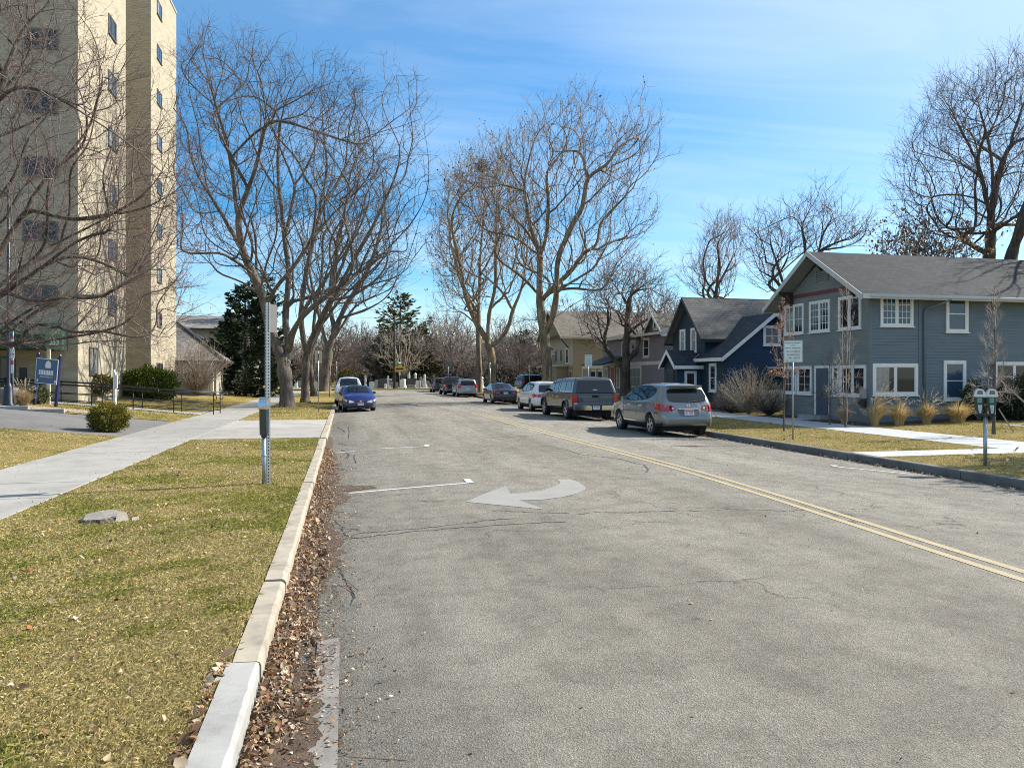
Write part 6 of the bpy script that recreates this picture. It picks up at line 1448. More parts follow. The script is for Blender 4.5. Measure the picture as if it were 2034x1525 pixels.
# ---- slate house (nearest on the right)
KH = 1.055
def hx(v): return v * KH
def hz(z): return EYE + (z - EYE) * KH
def slate_house():
    GAB = mat_siding('grey_green_siding', (.195, .215, .200)); SID = mat_siding('slate_blue_siding', (.132, .170, .197)); TR = mat('pale_grey_trim', (.50, .50, .47), .5, var=.06, vs=4); SH = mat_shingle('slate_shingles', (.024, .028, .032), (.042, .046, .049)); DK = mat('dark_brown_wood', (.045, .026, .022), .6); MAR = mat('maroon_trim', (.15, .035, .045), .6); BD = mat('slate_blue_door', (.05, .075, .11), .5)
    x0, y0, y1, x1 = hx(18.3), hx(23.6), hx(29.0), hx(18.3) + 17
    root = thing('slate_blue_house', 'two-storey slate blue sided house with white windows and tan grasses along its wall', 'house', (x0, y0, .2)); off = root.location
    F = Wall((x0, y1), (0, -1), (-1, 0)); Sd = Wall((x0, y0), (1, 0), (0, -1)); wd = y1 - y0; zb, ze, zr = .05, hz(4.95), hz(6.62)
    a = MB(off); siding(a, F, [(0, zb), (wd, zb), (wd, ze), (wd / 2, zr - .12), (0, ze)]); a.build('wall', GAB, root)
    s2 = MB(off); siding(s2, Sd, [(.0, zb), (2.05 * KH, zb), (2.05 * KH, ze), (.0, ze)]); siding(s2, Sd, [(2.16 * KH, zb), (17, zb), (17, ze), (2.16 * KH, ze)])
    Bk = Wall((x0, y1), (1, 0), (0, 1)); siding(s2, Bk, [(0, zb), (17, zb), (17, ze), (0, ze)], .24); Rr = Wall((x1, y1), (0, -1), (1, 0)); siding(s2, Rr, [(0, zb), (wd, zb), (wd, ze), (wd / 2, zr - .12), (0, ze)], .24)
    s2.obox(Sd.o, Sd.ax, UPV, Sd.n, 2.05 * KH, 2.16 * KH, zb, ze, -.05, .03); s2.obox(Sd.o, Sd.ax, UPV, Sd.n, -.012, .10, zb, ze, .001, .03); s2.build('wall', SID, root)
    c = MB(off); c.obox(F.o, F.ax, UPV, F.n, wd - .10, wd + .012, zb, ze, .001, .028); c.obox(F.o, F.ax, UPV, F.n, 0, .10, zb, ze, .001, .028); c.obox(F.o, F.ax, UPV, F.n, .1, wd - .1, hz(2.30), hz(2.36), .001, .04); c.build('corner_boards', GAB, root)
    core = MB(off); core.box(x0 + .05, x1 - .05, y0 + .05, y1 - .05, 0, ze - .1); core.build('wall_core', BD, root)
    ov, oy = .72, .55; sl = (zr - ze) / (wd / 2); el = ze - sl * oy + .13; rr = zr + .13
    gable_house_roof(root, ((x0 - ov, y1 + oy, el), (x1 + .5, y1 + oy, el)), ((x0 - ov, (y0 + y1) / 2, rr), (x1 + .5, (y0 + y1) / 2, rr)), ((x0 - ov, y0 - oy, el), (x1 + .5, y0 - oy, el)), .10, SH, TR)
    so = MB(off); b_ = MB(off)
    for sg in (1, -1):
        ye = (y0 - oy + .05) if sg < 0 else (y1 + oy - .05); ym = (y0 + y1) / 2
        so.face([(x0 - ov + .03, ye, el - .125), (x0 + .0, ye, el - .125), (x0, ym, rr - .115), (x0 - ov + .03, ym, rr - .115)] if sg > 0 else [(x0 - ov + .03, ym, rr - .115), (x0, ym, rr - .115), (x0, ye, el - .125), (x0 - ov + .03, ye, el - .125)])
    so.build('soffit', GAB, root)
    g = MB(off); g.tube([(x0 - .4, y0 - oy - .06, el - .06), (x1 + .4, y0 - oy - .06, el - .06)], .06, 8); gu = g.build('gutter', TR, root, True)
    g = MB(off); xd = x0 + 2.25 * KH; g.tube([(xd + .7, y0 - oy - .06, el - .1), (xd + .55, y0 - oy - .02, el - .2), (xd + .08, y0 - .1, el - .42), (xd, y0 - .07, el - .6), (xd, y0 - .07, .3)], .045, 8, True); g.build('downspout', SID, gu, True)
    # band, brackets, attic vent
    b = MB(off); b.obox(F.o, F.ax, UPV, F.n, .46, wd - .46, hz(5.10), hz(5.23), .018, .05); b.build('gable_band', MAR, root)
    for a0 in (.75, wd / 2, wd - .75):
        zt = ze + sl * min(a0, wd - a0) - .02; bk = MB(off); w_ = .05
        bk.obox(F.o, F.ax, UPV, F.n, a0 - w_, a0 + w_, zt - .62, zt - .02, .02, .12); bk.obox(F.o, F.ax, UPV, F.n, a0 - w_ * .98, a0 + w_ * .98, zt - .13, zt - .021, .121, ov - .05)
        p0, p1 = F.p(a0, zt - .55, .1), F.p(a0, zt - .1, ov - .2); bk.hexa([p0 - F.ax * .04 - UPV * .05, p0 + F.ax * .04 - UPV * .05, p0 + F.ax * .04 + UPV * .05, p0 - F.ax * .04 + UPV * .05, p1 - F.ax * .04 - UPV * .05, p1 + F.ax * .04 - UPV * .05, p1 + F.ax * .04 + UPV * .05, p1 - F.ax * .04 + UPV * .05]); bk.build('bracket', DK, root)
    b = MB(off); a0 = wd / 2 - .36; 
    for i in range(5): b.obox(F.o, F.ax, UPV, F.n, a0, a0 + .72, hz(5.62) + i * .075, hz(5.62) + i * .075 + .05, .018, .045 - .004 * (i % 2))
    b.obox(F.o, F.ax, UPV, F.n, a0 - .05, a0, hz(5.58), hz(6.02), .018, .055); b.obox(F.o, F.ax, UPV, F.n, a0 + .72, a0 + .77, hz(5.58), hz(6.02), .018, .055); b.build('attic_vent', GAB, root)
    yf = lambda y: (29.0 - y) * KH
    for ya, yb, cols, rows, mu, gl in ((28.87, 27.5, 2, 2, 1, GLASS), (27.12, 25.8, 3, 4, 1, GLASS), (25.28, 24.0, 1, 1, 1, GLASS)):
        window(F, root, yf(ya), yf(yb), hz(3.62), hz(4.86), gl, WHITE, cols if mu else cols, rows, .09, .022, True, mull=1, curtain=.45 if rows == 2 else 0)
    xs = lambda x: (x - 18.3) * KH
    window(Sd, root, xs(18.74), xs(20.1), hz(3.68), hz(4.78), GLASSB, WHITE, 3, 4, .09, .022, mull=1); window(Sd, root, xs(21.5), xs(22.46), hz(3.5), hz(4.87), GLASSB, WHITE, 1, 2, .11, .045); window(Sd, root, xs(21.4), xs(22.36), hz(1.0), hz(2.46), GLASSB, WHITE, 1, 2, .11, .03)
    window(Sd, root, xs(18.42), xs(20.3), hz(1.2), hz(2.34), GLASS, WHITE, 1, 1, .12, .03, mull=1, curtain=.35); window(Sd, root, xs(23.6), xs(25.4), hz(1.35), hz(2.42), GLASS, WHITE, 1, 2, .12, .03, mull=1); window(Sd, root, xs(25.6), xs(27.2), hz(3.6), hz(4.8), GLASSB, WHITE, 1, 2, .11, .045); window(Sd, root, xs(27.5), xs(28.6), hz(1.2), hz(2.4), GLASS, WHITE, 1, 2, .11, .045)
    window(F, root, yf(28.95), yf(28.0), hz(1.15), hz(2.29), GLASS, WHITE, 3, 3, .10, .02); window(F, root, yf(27.95), yf(26.95), hz(1.15), hz(2.29), GLASS, WHITE, 2, 3, .10, .02); door(F, root, yf(26.75), yf(25.75), .28, hz(2.29), BD); window(F, root, yf(25.65), yf(25.25), hz(1.15), hz(2.29), GLASS, WHITE, 1, 2, .08, .02); window(F, root, yf(25.2), yf(23.72), hz(1.15), hz(2.29), GLASS, WHITE, 1, 1, .10, .02, mull=1)
    st = MB(off); st.box(x0 - .55, x0 - .02, y0 + (26.0 - 23.6) * KH - .3, y0 + (26.9 - 23.6) * KH + .3, 0, .27); st.build('doorstep', CONCG, root)
    m = MB(off); m.obox(F.o, F.ax, UPV, F.n, wd - .28, wd - .06, 1.02, 1.40, .03, .22); m.build('letter_box', mat('grey_box', (.28, .29, .29), .5), root, False, .03)
    m = MB(off); m.obox(F.o, F.ax, UPV, F.n, wd - .34, wd - .1, .72, .98, .03, .26); m.build('meter_box', BLACKPL, root, False, .03)
slate_house()

# ---- navy house
def navy_house():
    NV = mat_siding('navy_siding', (.014, .042, .088)); GRN = mat_siding('dark_teal_siding', (.020, .040, .050)); SH = mat_shingle('grey_brown_shingles', (.115, .110, .105), (.155, .146, .138)); SHD = mat_shingle('dark_shingles', (.035, .042, .055), (.06, .068, .08)); DKT = mat('black_trim', (.02, .022, .024), .5)
    x0, y0, y1 = 19.0, 37.6, 41.6; x1 = 33
    root = thing('navy_house', 'dark navy blue house with a steep gable and white-trimmed windows', 'house', (x0, y0, .3)); off = root.location
    F = Wall((x0, y1), (0, -1), (-1, 0)); wd = y1 - y0; ze, zr, zb = 4.15, 6.20, .1
    a = MB(off); siding(a, F, [(0, zb), (wd, zb), (wd, ze), (wd / 2, zr), (0, ze)], .16); a.build('wall', GRN, root)
    Sd = Wall((x0, y0), (1, 0), (0, -1)); Bk = Wall((x0, y1), (1, 0), (0, 1)); n = MB(off); siding(n, Sd, [(0, zb), (14, zb), (14, ze), (0, ze)], .16); siding(n, Bk, [(0, zb), (14, zb), (14, ze), (0, ze)], .2)
    yw = 35.4; W1 = Wall((x0, y0), (0, -1), (-1, 0)); wf = MB(off); siding(wf, W1, [(0, zb), (y0 - yw, zb), (y0 - yw, 2.95), (0, 2.95)], .16); wf.build('wall', GRN, root)
    W2 = Wall((x0, yw), (1, 0), (0, -1)); siding(n, W2, [(0, zb), (5.4, zb), (5.4, 2.95), (2.7, 5.05), (0, 2.95)], .16); W3 = Wall((x0 + 5.4, yw), (0, 1), (1, 0)); siding(n, W3, [(0, zb), (2.2, zb), (2.2, 2.95), (0, 2.95)], .2)
    n.build('wall', NV, root); core = MB(off); core.box(x0 + .05, x1, y0 + .05, y1 - .05, 0, ze - .05); core.box(x0 + .05, x0 + 5.3, yw + .05, y0, 0, 2.9); core.build('wall_core', NV, root)
    ym = (y0 + y1) / 2; s = (zr - ze) / (wd / 2); o = .42
    gable_house_roof(root, ((x0 - .4, y1 + o, ze - s * o + .12), (x1, y1 + o, ze - s * o + .12)), ((x0 - .4, ym, zr + .12), (x1, ym, zr + .12)), ((x0 - .4, y0 - o, ze - s * o + .12), (x1, y0 - o, ze - s * o + .12)), .09, SH, DKT)
    s = (5.05 - 2.95) / 2.7; o = .35; xm = x0 + 2.7
    gable_house_roof(root, ((x0 - o, yw - .35, 2.95 - s * o + .12), (x0 - o, y0 + .6, 2.95 - s * o + .12)), ((xm, yw - .35, 5.17), (xm, y0 + 1.6, 5.17)), ((x0 + 5.4 + o, yw - .35, 2.95 - s * o + .12), (x0 + 5.4 + o, y0 + 1.2, 2.95 - s * o + .12)), .09, SHD, WHITE)
    for a0 in (.95, 2.35): window(F, root, a0, a0 + .72, 3.2 - .0, 4.55, GLASSC, WHITE, 1, 2, .10, .03)
    window(W2, root, 2.15, 3.15, 3.45, 4.5, GLASSC, WHITE, 2, 2, .12, .03); window(W1, root, .55, 1.35, 1.05, 2.55, GLASS, WHITE, 1, 2, .12, .03)
    # entrance porch
    xp, ya, yb = 17.57, 38.0, 39.65; pm = (ya + yb) / 2; P1 = Wall((xp, yb), (0, -1), (-1, 0)); P2 = Wall((xp, ya), (1, 0), (0, -1)); P3 = Wall((xp, yb), (1, 0), (0, 1)); q = MB(off); siding(q, P1, [(0, zb), (yb - ya, zb), (yb - ya, 2.5), ((yb - ya) / 2, 3.2), (0, 2.5)], .16)
    q.build('porch_front', GRN, root); q = MB(off); siding(q, P2, [(0, zb), (x0 - xp, zb), (x0 - xp, 2.5), (0, 2.5)], .16); q.build('porch_wall', NV, root); q = MB(off); siding(q, P3, [(0, zb), (x0 - xp, zb), (x0 - xp, 2.5), (0, 2.5)], .16); q.build('porch_wall', NV, root)
    q = MB(off); q.box(xp + .04, x0 - .01, ya + .04, yb - .04, 0, 2.45); q.build('wall_core', NV, root)
    s = .7 / .825; o = .22; gable_house_roof(root, ((xp - .25, yb + o, 2.5 - s * o + .1), (x0 - .01, yb + o, 2.5 - s * o + .1)), ((xp - .25, pm, 3.3), (x0 - .01, pm, 3.3)), ((xp - .25, ya - o, 2.5 - s * o + .1), (x0 - .01, ya - o, 2.5 - s * o + .1)), .07, SHD, WHITE, 'porch_roof')
    door(P1, root, .42, 1.30, .3, 2.25, mat('black_door', (.012, .012, .014), .4), mat('teal_frame', (.03, .05, .055), .5)); window(P2, root, .42, 1.12, 1.1, 2.15, GLASS, WHITE, 1, 1, .11, .03)
    lamp = MB(off); lamp.lathe([(.06, 0), (.07, .12), (.03, .16), (.0, .17)], P1.p(.2, 1.3, .1), 8); lamp.build('porch_lamp', WHITE, root, True)
    # white side porch
    b = MB(off); 
    for x in (x0 + 2.6, x0 + 3.9, x0 + 5.2): b.box(x - .08, x + .08, yw - 1.6, yw - 1.44, .15, 2.1)
    b.box(x0 + 2.4, x0 + 5.6, yw - 1.66, yw - 1.40, 2.102, 2.35); b.box(x0 + 2.4, x0 + 5.6, yw - 1.39, yw - .03, 2.25, 2.34); b.build('side_porch', WHITE, root)
navy_house()

# ---- mauve and tan houses
def mauve_house():
    MV = mat_siding('mauve_siding', (.185, .155, .165)); SH = mat_shingle('brown_shingles', (.17, .145, .115), (.22, .19, .155)); CR = mat('cream_trim', (.52, .48, .40), .6, var=.08, vs=3); RD = mat('red_door', (.26, .022, .022), .5)
    x0, y0, y1 = 20.4, 46.0, 58.0; root = thing('mauve_house', 'mauve sided house with a red front door and a broad brown roof', 'house', (x0, y0, .4)); off = root.location
    F = Wall((x0, y1), (0, -1), (-1, 0)); Sd = Wall((x0, y0), (1, 0), (0, -1)); Bk = Wall((x0, y1), (1, 0), (0, 1)); zb, ze = .1, 4.75
    a = MB(off); siding(a, F, [(0, zb), (12, zb), (12, ze), (0, ze)], .15); siding(a, Sd, [(0, zb), (9, zb), (9, ze), (4.5, 5.75), (0, ze)], .15); siding(a, Bk, [(0, zb), (9, zb), (9, ze), (4.5, 5.75), (0, ze)], .2); siding(a, F, [(9.0, ze), (12, ze), (10.5, 5.95)], .15)
    a.obox(F.o, F.ax, UPV, F.n, 9.02, 9.1, ze - .3, ze, -.4, .02); a.build('wall', MV, root); c = MB(off); c.box(x0 + .05, x0 + 8.9, y0 + .05, y1 - .05, 0, ze - .05); c.build('wall_core', MV, root)
    s = 1.0 / 4.5; o = .45; xm = x0 + 4.5
    gable_house_roof(root, ((x0 - o, y0 - .3, ze - s * o + .1), (x0 - o, y1 + .3, ze - s * o + .1)), ((xm, y0 - .3, 5.87), (xm, y1 + .3, 5.87)), ((x0 + 9 + o, y0 - .3, ze - s * o + .1), (x0 + 9 + o, y1 + .3, ze - s * o + .1)), .09, SH, CR)
    gable_house_roof(root, ((x0 - .3, y0 + 3.25, 4.62), (xm, y0 + 3.25, 4.62)), ((x0 - .3, y0 + 1.5, 6.08), (xm + 1, y0 + 1.5, 6.08)), ((x0 - .3, y0 - .28, 4.62), (xm, y0 - .28, 4.62)), .08, SH, WHITE, 'dormer_roof')
    b = MB(off); b.obox(F.o, F.ax, UPV, F.n, 0, 12, 2.62, 2.86, .019, .05); b.obox(F.o, F.ax, UPV, F.n, 0, 12, .32, .55, .019, .06); b.build('band_board', CR, root)
    window(F, root, 10.15, 10.85, 4.95, 5.6, GLASS, WHITE, 1, 1, .13, .03); window(F, root, 8.4, 9.5, 3.15, 4.5, GLASS, CR, 1, 2, .14, .05); window(F, root, 4.2, 5.2, 3.2, 4.45, GLASS, CR, 1, 2, .12, .04); window(F, root, 6.1, 7.0, 3.2, 4.45, GLASSB, CR, 1, 2, .12, .04)
    window(F, root, 5.4, 8.1, 1.0, 2.6, GLASSC, CR, 3, 2, .18, .03, mull=0); door(F, root, 1.75, 2.75, .5, 2.6, RD, CR); window(F, root, .2, 1.3, .95, 2.55, GLASSC, CR, 1, 2, .14, .04); window(F, root, 3.1, 3.9, .95, 2.55, GLASSC, CR, 1, 2, .12, .04)
    # front porch roof on posts
    p = MB(off); p.slab([(x0 - 1.9, y1 - .1, 2.75), (x0 - 1.9, y1 - 5.2, 2.75), (x0 - .01, y1 - 5.2, 3.35), (x0 - .01, y1 - .1, 3.35)][::1], .1); pr = p.build('porch_roof', mat_shingle('teal_shingles', (.07, .10, .10), (.10, .13, .13)), root, uv=True)
    q = MB(off); q.box(x0 - 1.85, x0 - 1.72, y1 - 5.15, y1 - .15, 2.42, 2.63)
    for y in (y1 - .25, y1 - 1.9, y1 - 3.5, y1 - 5.05): q.box(x0 - 1.86, x0 - 1.71, y - .08, y + .08, .2, 2.418)
    q.box(x0 - 1.9, x0 - .05, y1 - 5.1, y1 - .2, .1, .45); q.build('porch_frame', CR, pr)
def tan_house():
    TN = mat_siding('tan_siding', (.27, .22, .14)); CR = mat('cream_siding', (.42, .38, .29), .7, var=.1, vs=2); OL = mat_siding('olive_shingle', (.20, .165, .07)); SH = mat_shingle('brown_shingles_tan', (.15, .13, .108), (.20, .175, .148)); DK = mat('dark_timber', (.06, .035, .025), .7)
    x0, y0, y1 = 20.8, 67.6, 76.0; root = thing('tan_house', 'tan and olive house with an upstairs balcony under its front gable', 'house', (x0, y0, .45)); off = root.location
    F = Wall((x0, y1), (0, -1), (-1, 0)); Sd = Wall((x0, y0), (1, 0), (0, -1)); Bk = Wall((x0, y1), (1, 0), (0, 1)); wd = y1 - y0
    a = MB(off); siding(a, Sd, [(0, .1), (12, .1), (12, 5.7), (0, 5.7)], .15); siding(a, Bk, [(0, .1), (12, .1), (12, 5.7), (0, 5.7)], .2); siding(a, F, [(0, .1), (wd, .1), (wd, 2.8), (0, 2.8)], .15); a.build('wall', TN, root)
    a = MB(off); siding(a, F, [(0, 2.8), (wd, 2.8), (wd, 5.7), (0, 5.7)], .15); a.build('wall', CR, root); a = MB(off); siding(a, Wall((x0 - .9, y1), (0, -1), (-1, 0)), [(.3, 5.75), (wd - .3, 5.75), (wd / 2, 8.1)], .2); a.box(x0 - .88, x0, y0 + .4, y1 - .4, 5.70, 5.76); a.build('gable_wall', OL, root)
    c = MB(off); c.box(x0 + .05, x0 + 11.95, y0 + .05, y1 - .05, 0, 5.6); c.build('wall_core', TN, root)
    ym = (y0 + y1) / 2; gable_house_roof(root, ((x0 - 1.3, y1 + .5, 5.45), (x0 + 12.4, y1 + .5, 5.45)), ((x0 - 1.3, ym, 8.25), (x0 + 12.4, ym, 8.25)), ((x0 - 1.3, y0 - .5, 5.45), (x0 + 12.4, y0 - .5, 5.45)), .1, SH, CR)
    b = MB(off); b.box(x0 - .97, x0 - .80, y0 + .4, y1 - .4, 5.48, 5.69)
    for y in (y0 + 1.4, y1 - 1.4): b.tube([(x0 - .02, y, 4.5), (x0 - .85, y, 5.47)], .06, 5)
    b.build('bracket', DK, root)
    for a0 in (2.3, 4.1): window(F, root, a0, a0 + .8, 3.2, 4.5, GLASS, CR, 1, 1, .1)
    window(F, root, 6.0, 7.0, 3.0, 4.5, GLASS, WHITE, 1, 1, .1); window(F, root, 2.0, 2.9, 1.0, 2.4, GLASS, CR, 1, 2, .1); window(F, root, 3.1, 4.0, 1.0, 2.4, GLASSC, WHITE, 1, 2, .1); window(Sd, root, 1.5, 3.2, 1.2, 2.4, GLASS, CR, 2, 2, .12); window(F, root, 7.2, 8.2, 1.1, 2.4, GLASS, CR, 2, 2, .12); window(Sd, root, 3.0, 4.2, 3.2, 4.3, GLASS, CR, 1, 2, .12)
    bl = MB(off); bl.box(x0 - 1.3, x0 - .02, y1 - 6.9, y1 - 1.4, 2.72, 2.95); bal = bl.build('balcony', CR, root); r = MB(off)
    for i in range(28): y = y1 - 6.85 + i * .2; r.box(x0 - 1.27, x0 - 1.25, y, y + .02, 2.951, 3.75)
    r.box(x0 - 1.28, x0 - 1.24, y1 - 6.9, y1 - 1.4, 3.751, 3.80); r.build('railing', BLACKM, bal); bay = MB(off); bay.box(x0 - 1.1, x0 - .03, y1 - 6.6, y1 - 4.6, .1, 2.718); bay.build('bay', TN, root)
mauve_house(); tan_house()

# ---- low grey-roofed house at the left, beyond the tower
def grey_house():
    SH = mat_shingle('weathered_shake', (.19, .18, .17), (.27, .255, .24), .5, .28); WL = mat_siding('cream_wall', (.36, .34, .28)); root = thing('hip_roofed_house', 'low house with a weathered grey hip roof beyond the tower', 'house', (-14.5, 58.0, .6)); off = root.location
    x0, x1, y0, y1, ze, zr = -21, -9.1, 58, 67, 3.1, 6.5; w = MB(off)
    for W_a, ln in ((Wall((x0, y0), (1, 0), (0, -1)), x1 - x0), (Wall((x1, y0), (0, 1), (1, 0)), y1 - y0), (Wall((x0, y1), (1, 0), (0, 1)), x1 - x0), (Wall((x0, y0), (0, 1), (-1, 0)), y1 - y0)): siding(w, W_a, [(0, .2), (ln, .2), (ln, ze), (0, ze)], .2)
    w.build('wall', WL, root); o = .7; b = MB(off); A, B, C, D = (x0 - o, y0 - o, ze - .15), (x1 + o, y0 - o, ze - .15), (x1 + o, y1 + o, ze - .15), (x0 - o, y1 + o, ze - .15); R1, R2 = (x0 + 4.5, 62.5, zr), (x1 - 4.2, 62.5, zr)
    b.slab([A, B, R2, R1], .12); b.slab([B, C, R2], .12); b.slab([C, D, R1, R2], .12); b.slab([D, A, R1], .12); r = b.build('roof', SH, root, uv=True); f = MB(off); f.box(x0 - o, x1 + o, y0 - o - .04, y0 - o - .005, ze - .33, ze - .13); f.box(x1 + o + .005, x1 + o + .04, y0 - o, y1 + o, ze - .33, ze - .13); f.build('fascia', mat('dark_fascia', (.06, .055, .05), .7), r)
    h = MB(off); h.tube([B, R2], .12, 6); h.tube([A, R1], .12, 6); h.build('ridge_cap', SH, r)
    Fw = Wall((x0, y0), (1, 0), (0, -1)); window(Fw, root, 9.0, 10.2, 1.4, 2.6, GLASS, WHITE, 1, 2, .1); p = MB(off)
    for x in (x1 - .2, x1 - 1.0): p.box(x - .1, x + .1, y0 - .65, y0 - .45, .4, ze - .3)
    p.build('porch_post', WHITE, root)
    b = MB(off); b.box(-22, -8.5, 72, 82, .3, 6.2); b.build('rear_wing', WL, root); b = MB(off); b.slab([(-22.5, 71.5, 6.1), (-7.8, 71.5, 6.1), (-9.5, 77, 7.6), (-21, 77, 7.6)], .15); b.build('rear_roof', SH, root, uv=True)
    s = thing('grey_fence', 'pale grey board fence panels before the hip-roofed house', 'fence', (-11.5, 55.6, .6)); b = MB(s.location)
    for i in range(30): 
        x = -15.2 + i * .2; 
        if i == 13:
            b.build('boards', mat('weathered_boards', (.40, .41, .40), .8, var=.2, vs=3), s); b = MB(s.location)
        if 12 < i < 19: continue
        b.box(x, x + .185, 55.6 - .02 * (i % 2), 55.63 - .02 * (i % 2), .5, 2.55 + random.uniform(-.02, .02))
    b.build('boards', mat('weathered_boards', (.40, .41, .40), .8, var=.2, vs=3), s); b = MB(s.location)
    for x in (-15.3, -12.9, -11.3, -9.3): b.box(x - .05, x + .05, 55.64, 55.74, .5, 2.6)
    b.build('post', mat('weathered_boards', (.40, .41, .40), .8), s)
grey_house()
# ------------------------------------------------------------------ street furniture
def on(px, py, z): p = Gp(px, py, z); return Vector((p.x, p.y, float(gz(p.x, p.y))))
SIGNW = mat('sign_white', (.66, .69, .66), .45, var=.08, vs=3); SIGNG = mat('sign_green', (.03, .16, .08), .5); ALU = mat('sign_back_aluminium', (.115, .112, .108), .65, .0, var=.12, vs=5); TANB = mat('sign_back_tan', (.46, .38, .25), .6, var=.1, vs=5); NAVYP = mat('navy_post_paint', (.012, .018, .085), .4); NAVYD = mat('dark_navy_lamp_paint', (.008, .011, .028), .45)
def perforated_post():
    p = on(531.5, 961, .15); root = thing('sign_post', 'tall perforated steel sign post beside the single parking meter', 'sign post', p, radians(28))
    b = MB(); w = .033; H = 2.95; b.box(-w, w, -w, w, -.1, H); b.cur = 1
    for i in range(int(H / .0508)):
        z = .04 + i * .0508
        for sx, sy in ((0, -1), (-1, 0), (1, 0)):
            q = []
            for k in range(8):
                a = 2 * pi * k / 8; u, v = .0125 * cos(a), .0125 * sin(a)
                q.append((u * (sx == 0) * (1 if sy < 0 else 1) + sx * (w + .0008), sy * (w + .0008) + u * (sx != 0) * (1 if sx > 0 else -1), z + v))
            b.face(q)
    b.build('post', [GALV, UNDER], root)
    s = MB(); s.box(-.15, .15, -.002, .003, -.23, .23); o = s.build('sign_plate', [ALU], root, False, .002); o.location = (.115, .06, H - .25); o.rotation_euler = (0, 0, radians(41))
    bt = MB(); 
    for z in (.4, 1.5): bt.tube([(-.12, -.0, z * .8), (.04, 0, z * .8)], .012, 6)
    bt.build('clamp', GALV, root)
perforated_post()
def meter_head(root, x, y, z, rot, stickers=True):
    """housing with tapered lower body and rounded glass dome; local -y is the face"""
    h = MB(); P = [(.052, 0), (.062, .05), (.072, .16), (.078, .27)]
    rings = []
    for w, hh in P: rings.append([(-w, -.055, hh), (-w * .7, -.075, hh), (w * .7, -.075, hh), (w, -.055, hh), (w, .055, hh), (w * .7, .075, hh), (-w * .7, .075, hh), (-w, .055, hh)])
    for a, c in zip(rings[:-1], rings[1:]):
        for k in range(8): kk = (k + 1) % 8; h.face([a[k], a[kk], c[kk], c[k]])
    h.face(rings[0][::-1]); h.face(rings[-1]); o = h.build('meter_head', mat('meter_body_green_black', (.018, .030, .032), .38, coat=.4), root); o.location = (x, y, z); o.rotation_euler = (0, 0, rot)
    d = MB(); prof = [(-.092, .271), (-.102, .285), (-.104, .305), (-.092, .34), (-.072, .37), (-.045, .389), (-.015, .396), (.015, .396), (.045, .389), (.072, .37), (.092, .34), (.104, .305), (.102, .285), (.092, .271)]
    d.prism(prof, (1, 0, 0), (0, 0, 1), (0, -1, 0), (0, 0, 0), -.072, .072); q = d.build('dome', mat('meter_dome_metal', (.55, .57, .59), .25, .9), o, False, .03)
    g = MB(); g.prism([(-.055, .31), (.055, .31), (.04, .37), (-.04, .37)], (1, 0, 0), (0, 0, 1), (0, -1, 0), (0, 0, 0), .0725, .076); g.build('display', mat('meter_window', (.16, .18, .19), .1), o)
    if stickers:
        s = MB(); s.prism([(-.046, .18), (.030, .18), (.030, .255), (-.046, .255)], (1, 0, 0), (0, 0, 1), (0, -1, 0), (0, 0, 0), .0755, .078); s.cur = 1
        s.prism([(-.018, .022), (.018, .022), (.034, .145), (-.038, .145)], (1, 0, 0), (0, 0, 1), (0, -1, 0), (0, 0, 0), .0755, .078); s.cur = 2
        for zz in (.05, .075, .10, .12): s.prism([(-.018, zz), (.016, zz), (.016, zz + .008), (-.018, zz + .008)], (1, 0, 0), (0, 0, 1), (0, -1, 0), (0, 0, 0), .0782, .079)
        s.prism([(-.02, .205), (.005, .205), (.005, .235), (-.02, .235)], (1, 0, 0), (0, 0, 1), (0, -1, 0), (0, 0, 0), .0782, .079)
        s.build('sticker', [mat('meter_sticker_green', (.15, .37, .26), .5), SIGNW, mat('meter_print', (.10, .25, .2), .5)], o)
    return o
def meters():
    p = on(524.5, 962, .15); r = thing('parking_meter', 'single parking meter with a silver dome, beside the perforated post on the left verge', 'parking meter', p)
    b = MB(); b.tube([(0, 0, -.1), (0, 0, .80)], .031, 12); b.tube([(0, 0, .46), (0, 0, .475)], .042, 12); b.build('pole', GALV, r, True)
    hd = meter_head(r, 0, 0, .80, radians(62), False); hd.scale = (.72, .85, 1.55); b = MB(); b.tube([(0, 0, .76), (0, 0, .805)], .045, 12); b.build('collar', BLACKPL, r)
    p = on(1957, 926, .10); r = thing('parking_meter', 'double-headed parking meter with green stickers on the right verge', 'parking meter', p)
    b = MB(); b.tube([(0, 0, -.1), (0, 0, 1.0)], .036, 12); b.build('pole', GALV, r, True)
    rot = -TH * 2.6; dx = Vector((cos(rot), sin(rot), 0)) * .105
    b = MB(); b.obox((0, 0, 0), dx.normalized(), Vector((-dx.y, dx.x, 0)).normalized(), UPV, -.17, .17, -.05, .05, 1.0, 1.04); b.build('bracket', BLACKPL, r)
    for sg in (-1, 1): meter_head(r, dx.x * sg, dx.y * sg, 1.04, rot).scale = (1, 1, 1.28)
    bb = MB(); 
    for sg in (-1, 1): bb.box(dx.x * sg - .03, dx.x * sg + .03, dx.y * sg - .03, dx.y * sg + .03, .93, 1.0)
    bb.build('coin_box', BLACKPL, r)
meters()
